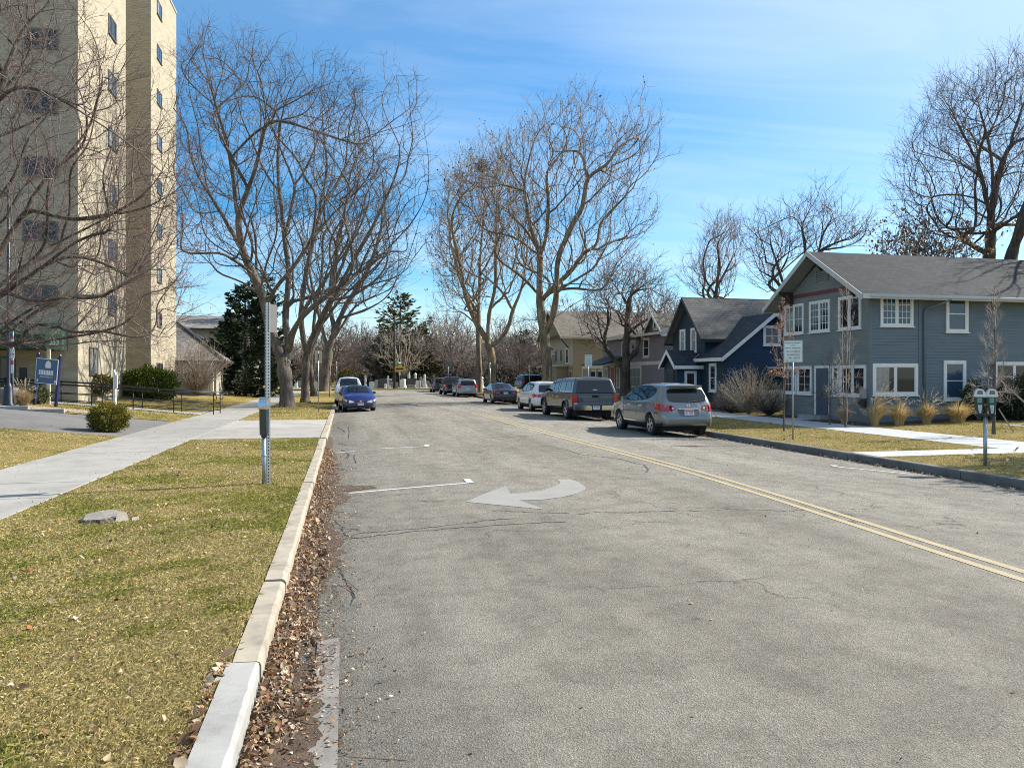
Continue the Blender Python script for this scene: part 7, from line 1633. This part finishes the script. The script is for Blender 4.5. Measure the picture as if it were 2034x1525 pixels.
def parking_sign(px, py, W, H, top, label, rot, pole=.022):
    p = on(px, py, .10); r = thing('parking_sign', label, 'parking sign', p, rot); b = MB(); b.tube([(0, 0, -.1), (0, 0, top - .05)], pole, 8); b.build('pole', GALV, r, True)
    s = MB(); s.box(-W / 2, W / 2, -.032, -.026, top - H, top); pl = s.build('sign_plate', SIGNW, r, False, .003); y = -.034
    for t, z, h, w in (('RESIDENTIAL PARKING', .885, .055, .80), ('ONLY', .775, .055, .26), ('PERMIT REQUIRED', .645, .07, .82), ('NO EVENT', .49, .085, .76), ('PARKING', .345, .085, .68), ('1 HR LIMIT', .20, .085, .76)):
        lettering(t, SIGNG, (0, y, top - H + z * H), (1, 0, 0), (0, 0, 1), h * H, w * W, pl, 'lettering', .003)
    a = MB(); q = lambda u, v: (u * W, v * H)
    a.prism([q(-.40, .085), q(-.30, .055), q(-.30, .077), q(.22, .077), q(.22, .093), q(-.30, .093), q(-.30, .115)], (1, 0, 0), (0, 0, 1), (0, -1, 0), (0, 0, top - H), .0322, .0345); a.build('arrow', SIGNG, pl)
    e = MB()
    for x0, x1, z0, z1 in ((-.48, .48, .97, .98), (-.48, .48, .02, .03), (-.48, -.468, .03, .97), (.468, .48, .03, .97)): e.box(x0 * W, x1 * W, -.0338, -.0322, top - H + z0 * H, top - H + z1 * H)
    e.build('border', SIGNG, pl)
# letters take the thing's own frame: build at the origin then move
def at_origin(fn, *a, **k):
    return fn(*a, **k)
_lettering = lettering
def lettering(txt, m, c, A, B, h, w, parent, name, thick=.004):
    o = _lettering(txt, m, c, A, B, h, w, parent, name, thick)
    root = parent
    while root.parent is not None: root = root.parent
    off = Vector(parent.matrix_basis.translation) if parent.parent is None else Vector(parent.parent.location)
    for v in o.data.vertices: v.co = Vector(v.co) + off
    return o
parking_sign(1575, 873, .50, .62, 2.80, 'green and white permit parking sign before the slate house', -TH - .22)
p_far = (1169, 793)
parking_sign(1169, 817, .38, .60, 2.85, 'smaller-looking permit parking sign behind the pickup canopy', -TH - .3)
def simple_sign(name, label, px, py, zg, top, W, H, back, rot, cat='street sign', polem=GALV):
    p = on(px, py, zg); r = thing(name, label, cat, p, rot); b = MB(); b.tube([(0, 0, -.1), (0, 0, top - .02)], .025, 8); b.build('pole', polem, r, True)
    s = MB(); s.box(-W / 2, W / 2, .026, .031, top - H, top); s.build('sign_plate', back, r, False, .003); m = MB(); m.box(-.02, .02, -.026, .026, top - H * .8, top - H * .2); m.build('bracket', BLACKPL, r); return r
simple_sign('street_sign', 'tan-backed sign on a grey pole beside the blue sedan', 632.5, 819, .15, 2.93, .32, .60, TANB, -TH + .25)
simple_sign('street_sign', 'thin brown sign post seen edge-on by the white car', 654.5, 789, .15, 2.55, .30, .45, mat('brown_sign_back', (.14, .10, .07), .6), radians(84), polem=mat('rusty_post', (.10, .06, .04), .7))
simple_sign('street_sign', 'far slim pale pole near the thick dark tree', 669, 776, .15, 3.3, .14, .7, SIGNW, radians(70))
simple_sign('street_sign', 'pale sign seen edge-on beside the low-forked sycamore', 974, 787, .10, 2.9, .46, .6, SIGNG, radians(62)); simple_sign('street_sign', 'far sign plate among the trees above the silver car', 890, 779, .10, 3.4, .55, .62, mat('grey_green_plate', (.16, .19, .17), .6), -TH)
simple_sign('marker_post', 'white-topped marker post by the black boxy car', 1051.5, 786, .10, 2.7, .12, .55, SIGNW, -TH, 'marker post', mat('brown_stake', (.12, .075, .05), .8))
def tee_sign():
    d = 97; p = Wp(794, 760, d); p.z = .14; r = thing('double_arrow_sign', 'yellow double-headed arrow sign with green street name blades at the road end', 'road sign', p, -TH)
    b = MB(); b.tube([(0, 0, -.1), (0, 0, 3.25)], .04, 8); b.build('pole', GALV, r, True); s = MB(); s.box(-.63, .63, -.05, -.042, 2.25, 2.92); s.build('sign_plate', mat('sign_yellow', (.72, .36, .015), .5), r, False, .01)
    a = MB(); P = [(-.50, 0), (-.26, .19), (-.26, .075), (.26, .075), (.26, .19), (.50, 0), (.26, -.19), (.26, -.075), (-.26, -.075), (-.26, -.19)]
    for pl in (P,): a.prism(pl, (1, 0, 0), (0, 0, 1), (0, -1, 0), (0, 0, 2.585), .0505, .054)
    a.build('arrow', UNDER, r)
    for i, (ang, z) in enumerate(((.0, 3.05), (1.2, 3.28))):
        g = MB(); A = Vector((cos(ang), sin(ang), 0)); N_ = Vector((-sin(ang), cos(ang), 0)); g.obox((0, 0, 0), A, N_, UPV, -.42, .42, -.012, .012, z, z + .2); g.cur = 1
        for k in range(5): g.obox((0, 0, 0), A, N_, UPV, -.28 + k * .11, -.21 + k * .11, -.0135, -.0122, z + .06, z + .14)
        g.build('street_name_blade', [mat('street_sign_green', (.01, .20, .10), .5), SIGNW], r)
    w = MB(); w.box(-.11, .11, -.05, -.043, 1.75, 2.15); w.build('small_plate', SIGNW, r)
tee_sign()
def utility():
    d = 101; p = Wp(783, 760, d); p.z = .1; r = thing('utility_pole', 'dark wooden utility pole at the road end carrying wires', 'utility pole', p)
    b = MB(); b.tube([(0, 0, -.2), (.02, 0, 5), (.05, 0, 9.8)], [.17, .15, .12], 10); b.build('pole', mat('creosote_wood', (.045, .032, .025), .85, var=.4, vs=4), r, True)
    c = MB(); c.box(-1.1, 1.1, -.06, .06, 9.2, 9.32); c.tube([(-.28, -.05, 5.0), (-.4, -.05, 5.15), (-.38, -.05, 5.4), (-.22, -.05, 5.5)], .03, 5); c.build('crossarm', mat('creosote_wood', (.05, .04, .03), .85), r)
    for i, (z, y) in enumerate(((5.35, -.15), (5.05, .1), (9.4, -.1))):
        m = MB(p); pts = []
        for k in range(41):
            t = -1 + 2 * k / 40; x = t * 55; pts.append((p.x + x, p.y + y + x * .03, p.z + z + .55 * (abs(t) ** 2 - .0) * (1 if i < 2 else .8) - .0))
        m.tube(pts, .018 if i < 2 else .012, 4, False); m.build('wire', UNDER, r)
utility()
# ---- railing along the ramp
def railing():
    for k, (yy, x0, lab) in enumerate(((35.9, -5.74, 'black metal ramp railing, nearer of the two runs'), (36.95, -5.62, 'black metal ramp railing, farther of the two runs'))):
        r = thing('ramp_railing', lab, 'railing', (x0, yy, float(gz(x0, yy))), 0, 'black railings of the ramp'); o = Vector(r.location); rails = MB(o); n = 6
        xs = [x0 - 1.66 * i for i in range(n)]
        g = lambda x: float(gz(x, yy)) + .03
        for i, x in enumerate(xs):
            b = MB(o); b.tube([(x, yy, g(x) - .1), (x, yy, g(x) + .95)], .024, 6)
            if i == 0: b.tube([(x + .015, yy, g(x) + .92), (x + .12, yy, g(x) + .90), (x + .12, yy, g(x) + .65), (x, yy, g(x) + .62)], .02, 6)
            b.build('post', BLACKM, r, True)
        for hz_ in (.95, .82, .45, .12):
            m = MB(o); m.tube([(xs[0], yy, g(xs[0]) + hz_), (-8, yy, g(-8) + hz_), (-11, yy, g(-11) + hz_), (xs[-1] - .6, yy, g(xs[-1]) + hz_)], .019 if hz_ < .9 else .024, 6); m.build('rail', BLACKM, r, True)
railing()
def left_things():
    d = 30.6; b0 = Wp(88, 795, d); g = float(gz(b0.x, b0.y)); r = thing('apartment_sign', 'navy apartments sign panel on two leaning blue posts', 'sign', (b0.x, b0.y, g), -TH - .12); r.rotation_euler = (0, radians(5), -TH - .1)
    for sg, px in ((-1, 0), (1, 0)):
        b = MB(); x = sg * .47; b.box(x - .05, x + .05, .0, .09, -.2, 1.95); b.box(x - .065, x + .065, -.015, .105, 1.95, 1.99); b.lathe([(.02, 1.99), (.05, 2.03), (.06, 2.08), (.035, 2.13), (0, 2.15)], (x, .045, 0), 10); b.build('post', NAVYP, r)
    s = MB(); s.box(-.46, .46, -.03, -.003, .92, 1.90); s.cur = 1
    for q in ((-.475, .475, 1.895, 1.92), (-.475, .475, .90, .925), (-.475, -.455, .925, 1.895), (.455, .475, .925, 1.895)): s.box(q[0], q[1], -.036, .0, q[2], q[3])
    pl = s.build('panel', [mat('sign_navy_panel', (.045, .095, .19), .35), SIGNW], r); e = MB(); k = 20
    e.prism([(.13 * cos(a) * (1.0 if sin(a) > 0 else .95), .20 * sin(a)) for a in np.linspace(-.5, pi + .5, k)], (1, 0, 0), (0, 0, 1), (0, -1, 0), (.05, 0, 1.64), .0305, .034); e.build('emblem', SIGNW, pl)
    t = MB(); x = -.33
    for w in (.075, .06, .06, .075, .05, .06, .03, .06, .06, .06): t.prism([(x, 0), (x + w * .82, 0), (x + w * .82, .19), (x, .19)], (1, 0, 0), (0, 0, 1), (0, -1, 0), (.0, 0, 1.26), .0305, .034); x += w * 1.08
    t.build('letter_blocks', SIGNW, pl); lettering('APARTMENTS', SIGNW, (0, -.032, 1.18), (1, 0, 0), (0, 0, 1), .06, .56, pl, 'lettering', .003)
    for x in (-.37, .40): m = MB(); m.box(x - .03, x + .03, -.034, -.031, .97, 1.07); m.build('small_logo', SIGNW, pl)
    # navy lamp post
    d = 29.0; b0 = Wp(17, 790, d); g = float(gz(b0.x, b0.y)); r = thing('lamp_post', 'tall navy lamp post at the left edge of the frame', 'lamp post', (b0.x, b0.y, g)); b = MB(); b.lathe([(.22, -.1), (.22, .06), (.17, .12), (.15, .70), (.10, .82), (.065, .90), (.06, 3), (.05, 8.3), (0, 8.32)], (0, 0, 0), 14); b.build('pole', NAVYD, r, True)
    h = MB(); h.tube([(0, 0, 8.1), (-.5, -.1, 8.35), (-1.1, -.25, 8.4)], .045, 6); h.box(-1.75, -1.05, -.40, -.10, 8.32, 8.47); h.build('lamp_head', NAVYD, r)
    d = 30.5; b0 = Wp(26, 792, d); g = float(gz(b0.x, b0.y)); r = thing('notice_post', 'post bearing three white and red notices at the left edge', 'sign post', (b0.x, b0.y, g), -TH - .4); b = MB(); b.tube([(0, 0, -.1), (0, 0, 2.9)], .025, 8); b.build('pole', GALV, r, True); RDP = mat('notice_red', (.50, .03, .06), .5)
    for i, (z0, z1, w) in enumerate(((2.25, 2.72, .17), (1.80, 2.21, .24), (1.22, 1.76, .18))):
        s = MB(); s.box(-w / 2, w / 2, -.033, -.026, z0, z1); s.cur = 1; h = z1 - z0
        for a_, b_ in (((.0, .2), (.72, 1)) if i == 0 else ((.30, .36), (.44, .5)) if i == 1 else ((.62, .95),)): s.box(-w / 2 * .96, w / 2 * .96, -.0345, -.0332, z0 + h * a_, z0 + h * b_)
        s.build('notice', [SIGNW, RDP], r)
    d = 30.0; b0 = Wp(12, 795, d); g = float(gz(b0.x, b0.y)); r = thing('planter', 'grey concrete planter below the notices', 'planter', (b0.x, b0.y, g)); b = MB(); b.lathe([(.42, -.05), (.50, .55), (.52, .62), (.44, .62), (.42, .5), (0, .5)], (0, 0, 0), 24); b.build('tub', mat_concrete('planter_concrete', (.22, .22, .22), .2), r, True)
    d = 31.5; b0 = Wp(228, 812, d); r = thing('entrance_marker', 'slim white marker post on the lawn before the ramp', 'marker post', (b0.x, b0.y, float(gz(b0.x, b0.y))), -.35); b = MB(); b.box(-.055, .055, -.04, .04, -.2, 1.62); b.box(-.055, .0, -.04, .04, 1.62, 1.72); b.build('post', mat('pale_grey_post', (.58, .60, .60), .5), r, False, .006); b = MB(); b.box(.056, .12, -.02, .02, .95, 1.5); b.build('side_plate', SIGNW, r)
left_things()
def stump():
    p = on(206, 1034, .15); r_ = np.random.default_rng(9); r = thing('tree_stump', 'low sawn tree stump with split bark in the left verge grass', 'stump', p, .3); k = 40; V = []; F = []; ph = r_.uniform(0, 6, 3)
    prof = [(1.25, -.04), (1.14, .015), (1.03, .05), (1.0, .072)]
    for q, (s_, z) in enumerate(prof):
        for i in range(k):
            a = 2 * pi * i / k; R = .215 * s_ * (1 + .10 * sin(2 * a + ph[0]) + .06 * sin(5 * a + ph[1]) * (1.6 - q * .3) + .03 * r_.normal())
            V.append((R * cos(a) * 1.12, R * sin(a) * .9, z + (z > .05) * (.02 * cos(a - 1) + .004 * r_.normal())))
    for q in range(3):
        for i in range(k): j = (i + 1) % k; F.append((q * k + i, q * k + j, (q + 1) * k + j, (q + 1) * k + i))
    mesh_obj('bark', V, F, mat_bark('stump_bark', (.12, .10, .085), (.34, .29, .24), 2), r)
    m = bpy.data.materials.new('sawn_wood'); nt, N, L, P = nodes(m); co = objco(N); w = N.new('ShaderNodeTexWave'); w.wave_type = 'RINGS'; w.rings_direction = 'Z'; w.inputs['Scale'].default_value = 9; w.inputs['Distortion'].default_value = 3; w.inputs['Detail'].default_value = 3; L.new(co, w.inputs['Vector'])
    f = tex_noise(N, L, mapping(N, L, co, (3, 14, 1)), 2.2, 5, .7); c = mixc(N, L, .25, ramp(N, L, f, [(.3, (.16, .145, .125)), (.5, (.27, .245, .205)), (.7, (.37, .34, .29))]), w.outputs[0], 'MULTIPLY'); L.new(c, P.inputs['Base Color']); setp(P, rough=.9)
    T = [V[3 * k + i] for i in range(k)]; VV = [(x, y, z) for x, y, z in T] + [(x * .5, y * .5, z * .5 + .040) for x, y, z in T] + [(0, 0, .080)]; FF = []
    for i in range(k): j = (i + 1) % k; FF.append((i, j, k + j, k + i)); FF.append((k + i, k + j, 2 * k))
    mesh_obj('sawn_top', VV, FF, m, r)
    c = MB(); c.prism([(-.07, 0), (.09, 0), (.06, .11), (-.03, .13)], (1, 0, 0), (0, .35, 1), (0, -1, .2), (.18, -.20, -.01), 0, .03); c.build('bark_flake', mat('pale_split_wood', (.52, .44, .33), .85, var=.25, vs=12), r, False, .01); c = MB(); c.prism([(-.04, 0), (.05, 0), (.04, .05), (-.03, .045)], (1, .2, 0), (0, .2, 1), (0, -1, .2), (.33, -.20, .0), 0, .03); c.build('bark_chip', mat('pale_split_wood', (.5, .43, .33), .85), r, False, .01)
stump()
# ---- tan grasses along the slate wall
def tuft(label, base, H, R, n, seed, plumes=14, lean=(0, 0), cols=((.60, .42, .17), (.78, .62, .33)), name='ornamental_grass'):
    r = np.random.default_rng(seed); root = thing(name, label, 'grass clump', base, 0, 'tan grass clumps'); segs = 6
    def strands(n, h0, h1, w, rad, droop):
        a = r.uniform(0, 2 * pi, n); e = np.sqrt(r.uniform(0, 1, n)); b0 = np.stack([np.cos(a) * e * R * .28, np.sin(a) * e * R * .28, np.zeros(n)], 1); h = H * r.uniform(h0, h1, n); out = R * rad * e * r.uniform(.5, 1.2, n)
        dx, dy = np.cos(a) * out + lean[0] * h, np.sin(a) * out + lean[1] * h; pa = a + pi / 2 + r.normal(0, .6, n); px, py = np.cos(pa), np.sin(pa); V = []; 
        for k in range(segs + 1):
            t = k / segs; z = h * (t - droop * t ** 2.6 * (.3 + e)); ww = w * (1 - t * .85)
            c = b0 + np.stack([dx * t ** 1.7, dy * t ** 1.7, z], 1); V += [c - np.stack([px * ww, py * ww, 0 * px], 1), c + np.stack([px * ww, py * ww, 0 * px], 1)]
        V = np.stack(V, 1); o = (np.arange(n) * (2 * segs + 2))[:, None]; F = np.concatenate([o + np.array([2 * k, 2 * k + 1, 2 * k + 3, 2 * k + 2]) for k in range(segs)]); return V, F
    V, F = strands(n, .5, .85, .0085, 1.0, .45); T = r.uniform(0, 1, (n, 1)); c = (np.array(cols[0]) * (1 - T) + np.array(cols[1]) * T) * r.uniform(.65, 1.15, (n, 1)); m_ = V.shape[1]
    np_mesh('blades', V.reshape(-1, 3), F, GRASSM, root, False, np.concatenate([np.repeat(c, m_, 0), np.ones((n * m_, 1))], 1))
    if plumes:
        V, F = strands(plumes, .85, 1.15, .004, 1.3, .35); c = np.tile(np.array([[.55, .46, .30]]), (plumes, 1)); np_mesh('stalks', V.reshape(-1, 3), F, GRASSM, root, False, np.concatenate([np.repeat(c, m_, 0), np.ones((plumes * m_, 1))], 1))
        tips = (V[:, -1] + V[:, -2]) / 2; pre = (V[:, -5] + V[:, -6]) / 2; Cs = []; Ds = []
        for tq, pq in zip(tips, pre):
            for u in np.linspace(0, 1, 26): Cs.append(pq + (tq - pq) * u + r.normal(0, .008, 3)); Ds.append((tq - pq) / np.linalg.norm(tq - pq) + r.normal(0, .45, 3))
        Cs, Ds = np.array(Cs), np.array(Ds); cc = np.array([.62, .52, .36]) * r.uniform(.75, 1.15, (len(Cs), 1)); V2, F2, C2 = needles(Cs, Ds, .05, .007, cc, r); np_mesh('plumes', V2, F2, GRASSM, root, False, C2)
    return root
def tufts():
    X = lambda px, Y: Y * (ST + (px - CXP) / FPX * CT) / (CT - (px - CXP) / FPX * ST)
    for i, (px, Y, H, R, n, pl, lean, lab) in enumerate(((1676, 24.85, 1.30, .36, 700, 0, (0, 0), 'short plain tan grass clump below the slate house gable'), (1737, 23.40, 1.77, .42, 900, 26, (.22, 0), 'tallest plumed tan grass clump at the corner of the slate house'), (1786, 23.40, 1.51, .52, 950, 12, (.02, 0), 'bushy tan grass clump under the corner window'), (1840, 23.40, 1.46, .50, 850, 16, (.04, 0), 'tan grass clump in front of the downspout'), (1902, 23.35, 1.40, .80, 900, 16, (.0, 0), 'widest drooping tan grass clump below the narrow window'))):
        x = X(px, Y); tuft(lab, (x, Y, float(gz(x, Y))), H, R, n, 300 + i, pl, lean)
    b0 = Wp(48, 800, 29.5); tuft('shaggy tan grass clump beside the apartments sign', (b0.x, b0.y, float(gz(b0.x, b0.y))), 1.25, .55, 900, 320, 16, (-.1, 0), ((.34, .24, .12), (.52, .42, .26)))
    p = Wp(77, 800, 31.5); bush('leafy_shrub', 'small green shrub under the apartments sign', (p.x, p.y, float(gz(p.x, p.y))), .4, .35, .36, 700, (.05, .07, .02), (.16, .18, .06), 8, .07)
    for i, (px, Y, rx, rz_, lab, c1, c2) in enumerate(((1933, 24.2, .42, .75, 'narrow grey-green juniper beside the lower narrow window', (.035, .05, .03), (.10, .12, .07)), (1968, 23.9, .75, .62, 'dark evergreen shrub behind the double parking meter', (.012, .022, .016), (.04, .06, .035)), (2012, 23.6, .85, .70, 'larger dark evergreen shrub at the right edge', (.014, .024, .016), (.05, .065, .04)), (2046, 23.2, .8, .95, 'tall greyish evergreen shrub cut by the right edge', (.02, .035, .022), (.09, .10, .06)))):
        x = X(px, Y); bush('evergreen_shrub', lab, (x, Y, float(gz(x, Y))), rx, rx * .7, rz_, 5500, c1, c2, 400 + i, .06, 'shrub', True, 1.0, .2)
    for i, px in enumerate((2002, 2027)): 
        x = X(px, 22.2); bush('low_plant', ('straw-coloured low plant by the stake' if i == 0 else 'tiny dark green plant in the gravel bed'), (x, 21.2, float(gz(x, 21.2))), .22, .2, .13, 500, ((.25, .14, .05) if i == 0 else (.02, .035, .015)), ((.42, .27, .12) if i == 0 else (.05, .08, .03)), 410 + i, .05, 'plant', False)
    a, b_ = Wp(2006, 772, 20.6), Wp(2060, 822, 20.3); r = thing('wooden_stake', 'weathered wooden brace leaning into the shrubs at the right edge', 'stake', a); m = MB(a); m.tube([a, b_], .028, 6); m.build('stake', mat('weathered_stake', (.30, .23, .15), .85, var=.3, vs=6), r)
    a, b_ = Wp(1984, 812, 21.3), Wp(2013, 858, 20.9); r = thing('wooden_stake', 'short leaning stake by the columnar tree foot', 'stake', b_); m = MB(b_); m.tube([a, b_], .018, 6); m.build('stake', mat('weathered_stake', (.2, .15, .1), .85), r)
    p = on(1505, 813, .14); x, y = 18.9, 33.4; r = thing('wooden_log', 'short reddish log lying in the mulch before the bare shrub', 'log', (x, y, float(gz(x, y)) + .11), .2); m = MB(); m.tube([(-.4, 0, 0), (0, .02, .01), (.4, 0, 0)], [.12, .13, .11], 12); m.build('log', mat_bark('red_bark', (.26, .13, .085), (.40, .24, .17), 3), r, True)
    r = thing('picket_fence', 'white picket fence between the navy and slate houses', 'fence', (19.8, 32.6, .3)); m = MB(r.location)
    for i in range(20): x = 19.4 + i * .13; m.prism([(0, .18), (.10, .18), (.10, 1.05), (.05, 1.13), (0, 1.05)], (1, 0, 0), (0, 0, 1), (0, 1, 0), (x, 32.6, .1), 0, .02)
    m.build('pickets', WHITE, r); m = MB(r.location); m.box(19.3, 22.1, 32.621, 32.66, .45, .53); m.box(19.3, 22.1, 32.621, 32.66, .95, 1.03); m.build('rails', WHITE, r)
tufts()
# ---- cemetery
def graves():
    ST1 = mat('white_marble', (.68, .67, .63), .7, var=.2, vs=2); ST2 = mat('grey_granite', (.25, .25, .25), .6, var=.25, vs=6); ST3 = mat('dark_granite', (.06, .065, .07), .45, var=.25, vs=6); ST4 = mat('pinkish_stone', (.42, .34, .29), .75, var=.2, vs=3)
    def slab(b, w, h, t=.18): b.prism([(-w / 2, 0), (w / 2, 0), (w / 2, h * .8)] + [(w / 2 * cos(a), h * .8 + h * .2 * sin(a)) for a in np.linspace(.2, pi - .2, 8)] + [(-w / 2, h * .8)], (1, 0, 0), (0, 0, 1), (0, 1, 0), (0, 0, .12), -t / 2, t / 2); b.box(-w * .62, w * .62, -.2, .2, -.05, .121)
    def block(b, w, h): b.box(-w * .6, w * .6, -.28, .28, -.05, .15); b.box(-w / 2, w / 2, -.2, .2, .15, h)
    def obel(b, w, h): b.box(-w, w, -w, w, -.05, .35); q = w * .62; p = w * .40; b.hexa([(-q, -q, .35), (q, -q, .35), (q, q, .35), (-q, q, .35), (-p, -p, h * .92), (p, -p, h * .92), (p, p, h * .92), (-p, p, h * .92)]); b.hexa([(-p, -p, h * .921), (p, -p, h * .921), (p, p, h * .921), (-p, p, h * .921), (-.03, -.03, h), (.03, -.03, h), (.03, .03, h), (-.03, .03, h)])
    def cross(b, w, h): b.box(-.28, .28, -.2, .2, -.05, .3); b.box(-.10, .10, -.09, .09, .301, h); b.box(-w / 2, -.101, -.088, .088, h * .62, h * .62 + .2); b.box(.101, w / 2, -.088, .088, h * .62, h * .62 + .2)
    def column(b, w, h): b.lathe([(w, -.05), (w, .3), (w * .7, .35), (w * .55, h * .8), (w * .75, h * .85), (w * .75, h * .9), (w * .3, h), (0, h)], (0, 0, 0), 12)
    L_ = [(738, 106, slab, .8, 1.0, ST1, 'small white rounded headstone just right of the white car'), (745, 108, block, 1.0, .9, ST1, 'low white block headstone near the blue sedan roof'), (751.5, 104, slab, 1.25, 1.35, ST4, 'pinkish broad headstone left of the dark slab'), (760, 103, slab, 1.5, 1.6, ST3, 'large dark granite headstone left of the white cross'), (765.5, 101, slab, .35, .7, ST1, 'tiny white headstone near the road edge'), (771, 105, cross, 1.1, 2.2, ST1, 'white stone cross left of the utility pole'), (776, 106, block, 1.1, 1.2, ST2, 'grey block headstone at the foot of the cross'), (787, 104, slab, .6, .9, ST2, 'small grey headstone just right of the utility pole'), (799.5, 104, slab, .75, 1.45, ST1, 'pale rounded headstone right of the arrow sign post'), (804, 106, column, .3, 1.6, ST1, 'short pale column monument right of the arrow sign'), (812, 110, obel, .42, 3.2, ST1, 'leftmost tall pale obelisk in the cemetery'), (818, 108, block, 1.7, 1.7, ST3, 'wide dark tomb behind a low pale block'), (817.5, 104, block, 1.3, .6, ST2, 'low pale block before the dark tomb'), (825, 109, column, .34, 2.7, ST1, 'slim pale column monument left of the paired stones'), (829, 105, slab, .55, 1.2, ST1, 'left stone of the pale headstone pair'), (832.5, 105, slab, .55, 1.2, ST4, 'right stone of the pale headstone pair'), (836, 108, obel, .5, 2.0, ST2, 'stubby grey obelisk right of the headstone pair'), (843.5, 109, obel, .40, 2.5, ST1, 'pale obelisk left of the parked blue-grey car'), (848, 112, slab, .9, 1.1, ST2, 'grey headstone half behind the blue-grey car'), (957, 104, column, .4, 2.0, ST1, 'pale urn-like monument seen between the sycamores'), (726, 112, column, .3, 2.3, ST1, 'white column monument left of the small headstones'), (1065, 108, slab, .8, 1.2, ST2, 'grey headstone glimpsed beside the forked sycamore'), (586, 108, slab, .8, 1.3, ST1, 'white headstone glimpsed between the left tree trunks'), (597, 110, block, 1.4, 1.2, ST2, 'grey block monument glimpsed between the left tree trunks')]
    for px, d, fn, w, h, m, lab in L_:
        p = Wp(px, 760, d); p.z = .14; r = thing('gravestone', lab, 'gravestone', p, -TH + random.uniform(-.1, .1), 'cemetery gravestones'); b = MB(); fn(b, w * .82, h * .78); b.build('stone', m, r)
graves()
# ---- trees beyond the cemetery
def backdrop():
    protos = []
    for v in range(4):
        t = Tree(500 + v, .7); H = 9.5; t.limb([np.zeros(3), (0, 0, 1.0), (.1, 0, 2.2)]); r = np.random.default_rng(900 + v)
        for k in range(4): a = k * 1.57 + v; t.limb([(.1, 0, 2.2), (cos(a) * 1.0, sin(a) * 1.0, 4.2), (cos(a) * 2.2, sin(a) * 2.2, 6.6)], .08)
        e = r.normal(0, 1, (330, 3)); e = e / np.linalg.norm(e, axis=1)[:, None] * (r.uniform(.15, 1, (330, 1)) ** .4) * np.array([3.6, 3.6, 3.7]) + (0, 0, 5.6); t.fill(e, .5, .1); t.twigs(1500, .9, 2, .6, .4)
        protos.append((t, 'broad' if v % 2 else 'narrow'))
    roots = []
    for t, _ in protos:
        roots.append(t.build('far_tree', 'brown bare tree in the hazy grove beyond the cemetery', 'tree', .24, .013, .07, BACKB, BACKM, 6, 3, 'bare trees beyond the cemetery'))
    spots = []; r = np.random.default_rng(44)
    for px in np.arange(300, 1180, 22): spots.append((px + r.uniform(-9, 9), r.uniform(120, 150), r.uniform(.62, 1.0)))
    for px in np.arange(250, 1250, 34): spots.append((px + r.uniform(-12, 12), r.uniform(155, 200), r.uniform(1.0, 1.5)))
    for px in (1110, 1150, 1260, 1325, 1345): spots.append((px, r.uniform(95, 110), r.uniform(1.0, 1.4)))
    spots += [(748, 118, 1.0), (936, 92, .75), (1030, 100, .8), (905, 118, 1.2), (880, 140, 1.5), (1010, 150, 1.5), (700, 140, 1.3), (655, 125, 1.1)]
    for i, (px, d, s) in enumerate(spots):
        o = roots[i % 4] if i < 4 else copy_tree(roots[i % 4]); p = Wp(px, 760, d); o.location = (p.x, p.y, .1); o.rotation_euler = (0, 0, r.uniform(0, 6)); o.scale = (s * r.uniform(.85, 1.15), s * r.uniform(.85, 1.15), s)
    # pale fan-shaped tree by the pole, dark one left of it
    t = Tree(77, .5); B = np.array(Wp(800, 760, 108)); B[2] = .1; t.limb([B, B + (0, 0, .8), B + (.1, 0, 1.6)]); rr = np.random.default_rng(6)
    for k in range(16): a = rr.uniform(0, 6.28); w_ = rr.uniform(.5, 3.9); t.limb([B + (.1, 0, 1.2), B + (cos(a) * w_ * .4, sin(a) * w_ * .4, 3.2), B + (cos(a) * w_, sin(a) * w_, 7.6 - .25 * w_)], .05)
    e = rr.normal(0, 1, (260, 3)); e = e / np.linalg.norm(e, axis=1)[:, None] * (rr.uniform(.2, 1, (260, 1)) ** .4) * np.array([4.2, 4.2, 3.4]) + B + (0, 0, 5.2); t.fill(e, .5, .08); t.twigs(900, .8, 2, .5, .4); t.build('fan_shaped_tree', 'pale fan-shaped bare tree behind the double arrow sign', 'tree', .26, .012, .06, BARKG, TWIGP, 7, 3)
    # ground-hugging brush that closes the view
    n = 42000; r = np.random.default_rng(8); px = r.uniform(60, 1500, n); d = r.uniform(135, 230, n); lat = (px - CXP) / FPX * d; x = d * ST + lat * CT; y = d * CT - lat * ST; z = np.abs(r.normal(0, 1, n)) * (2.2 + 1.2 * vnoise(x, y, .05, 3)) + .1; z = np.clip(z, .05, 8)
    C = np.stack([x, y, z], 1); D = np.stack([r.normal(0, .7, n), r.normal(0, .7, n), np.abs(r.normal(.8, .5, n))], 1); T = r.uniform(0, 1, (n, 1)); cols = (np.array([.10, .078, .065]) * (1 - T) + np.array([.20, .155, .135]) * T) * r.uniform(.7, 1.2, (n, 1)); V, F, C4 = needles(C, D, 1.7, .10, cols, r)
    tag(np_mesh('far_woods', V, F, NEED, None, False, C4), 'brown winter brush closing the view beyond the cemetery', None, None, 'stuff')
    n = 9000; px = r.uniform(700, 1180, n); d = r.uniform(112, 128, n); lat = (px - CXP) / FPX * d; C = np.stack([d * ST + lat * CT, d * CT - lat * ST, np.abs(r.normal(0, .75, n))], 1); D = r.normal(0, 1, (n, 3)) + (0, 0, .5); cols = np.array([.035, .033, .025]) * r.uniform(.6, 1.6, (n, 1)); V, F, C4 = needles(C, D, .9, .12, cols, r); tag(np_mesh('dark_hedge', V, F, NEED, None, False, C4), 'dark low hedging behind the gravestones', None, None, 'stuff')
backdrop()
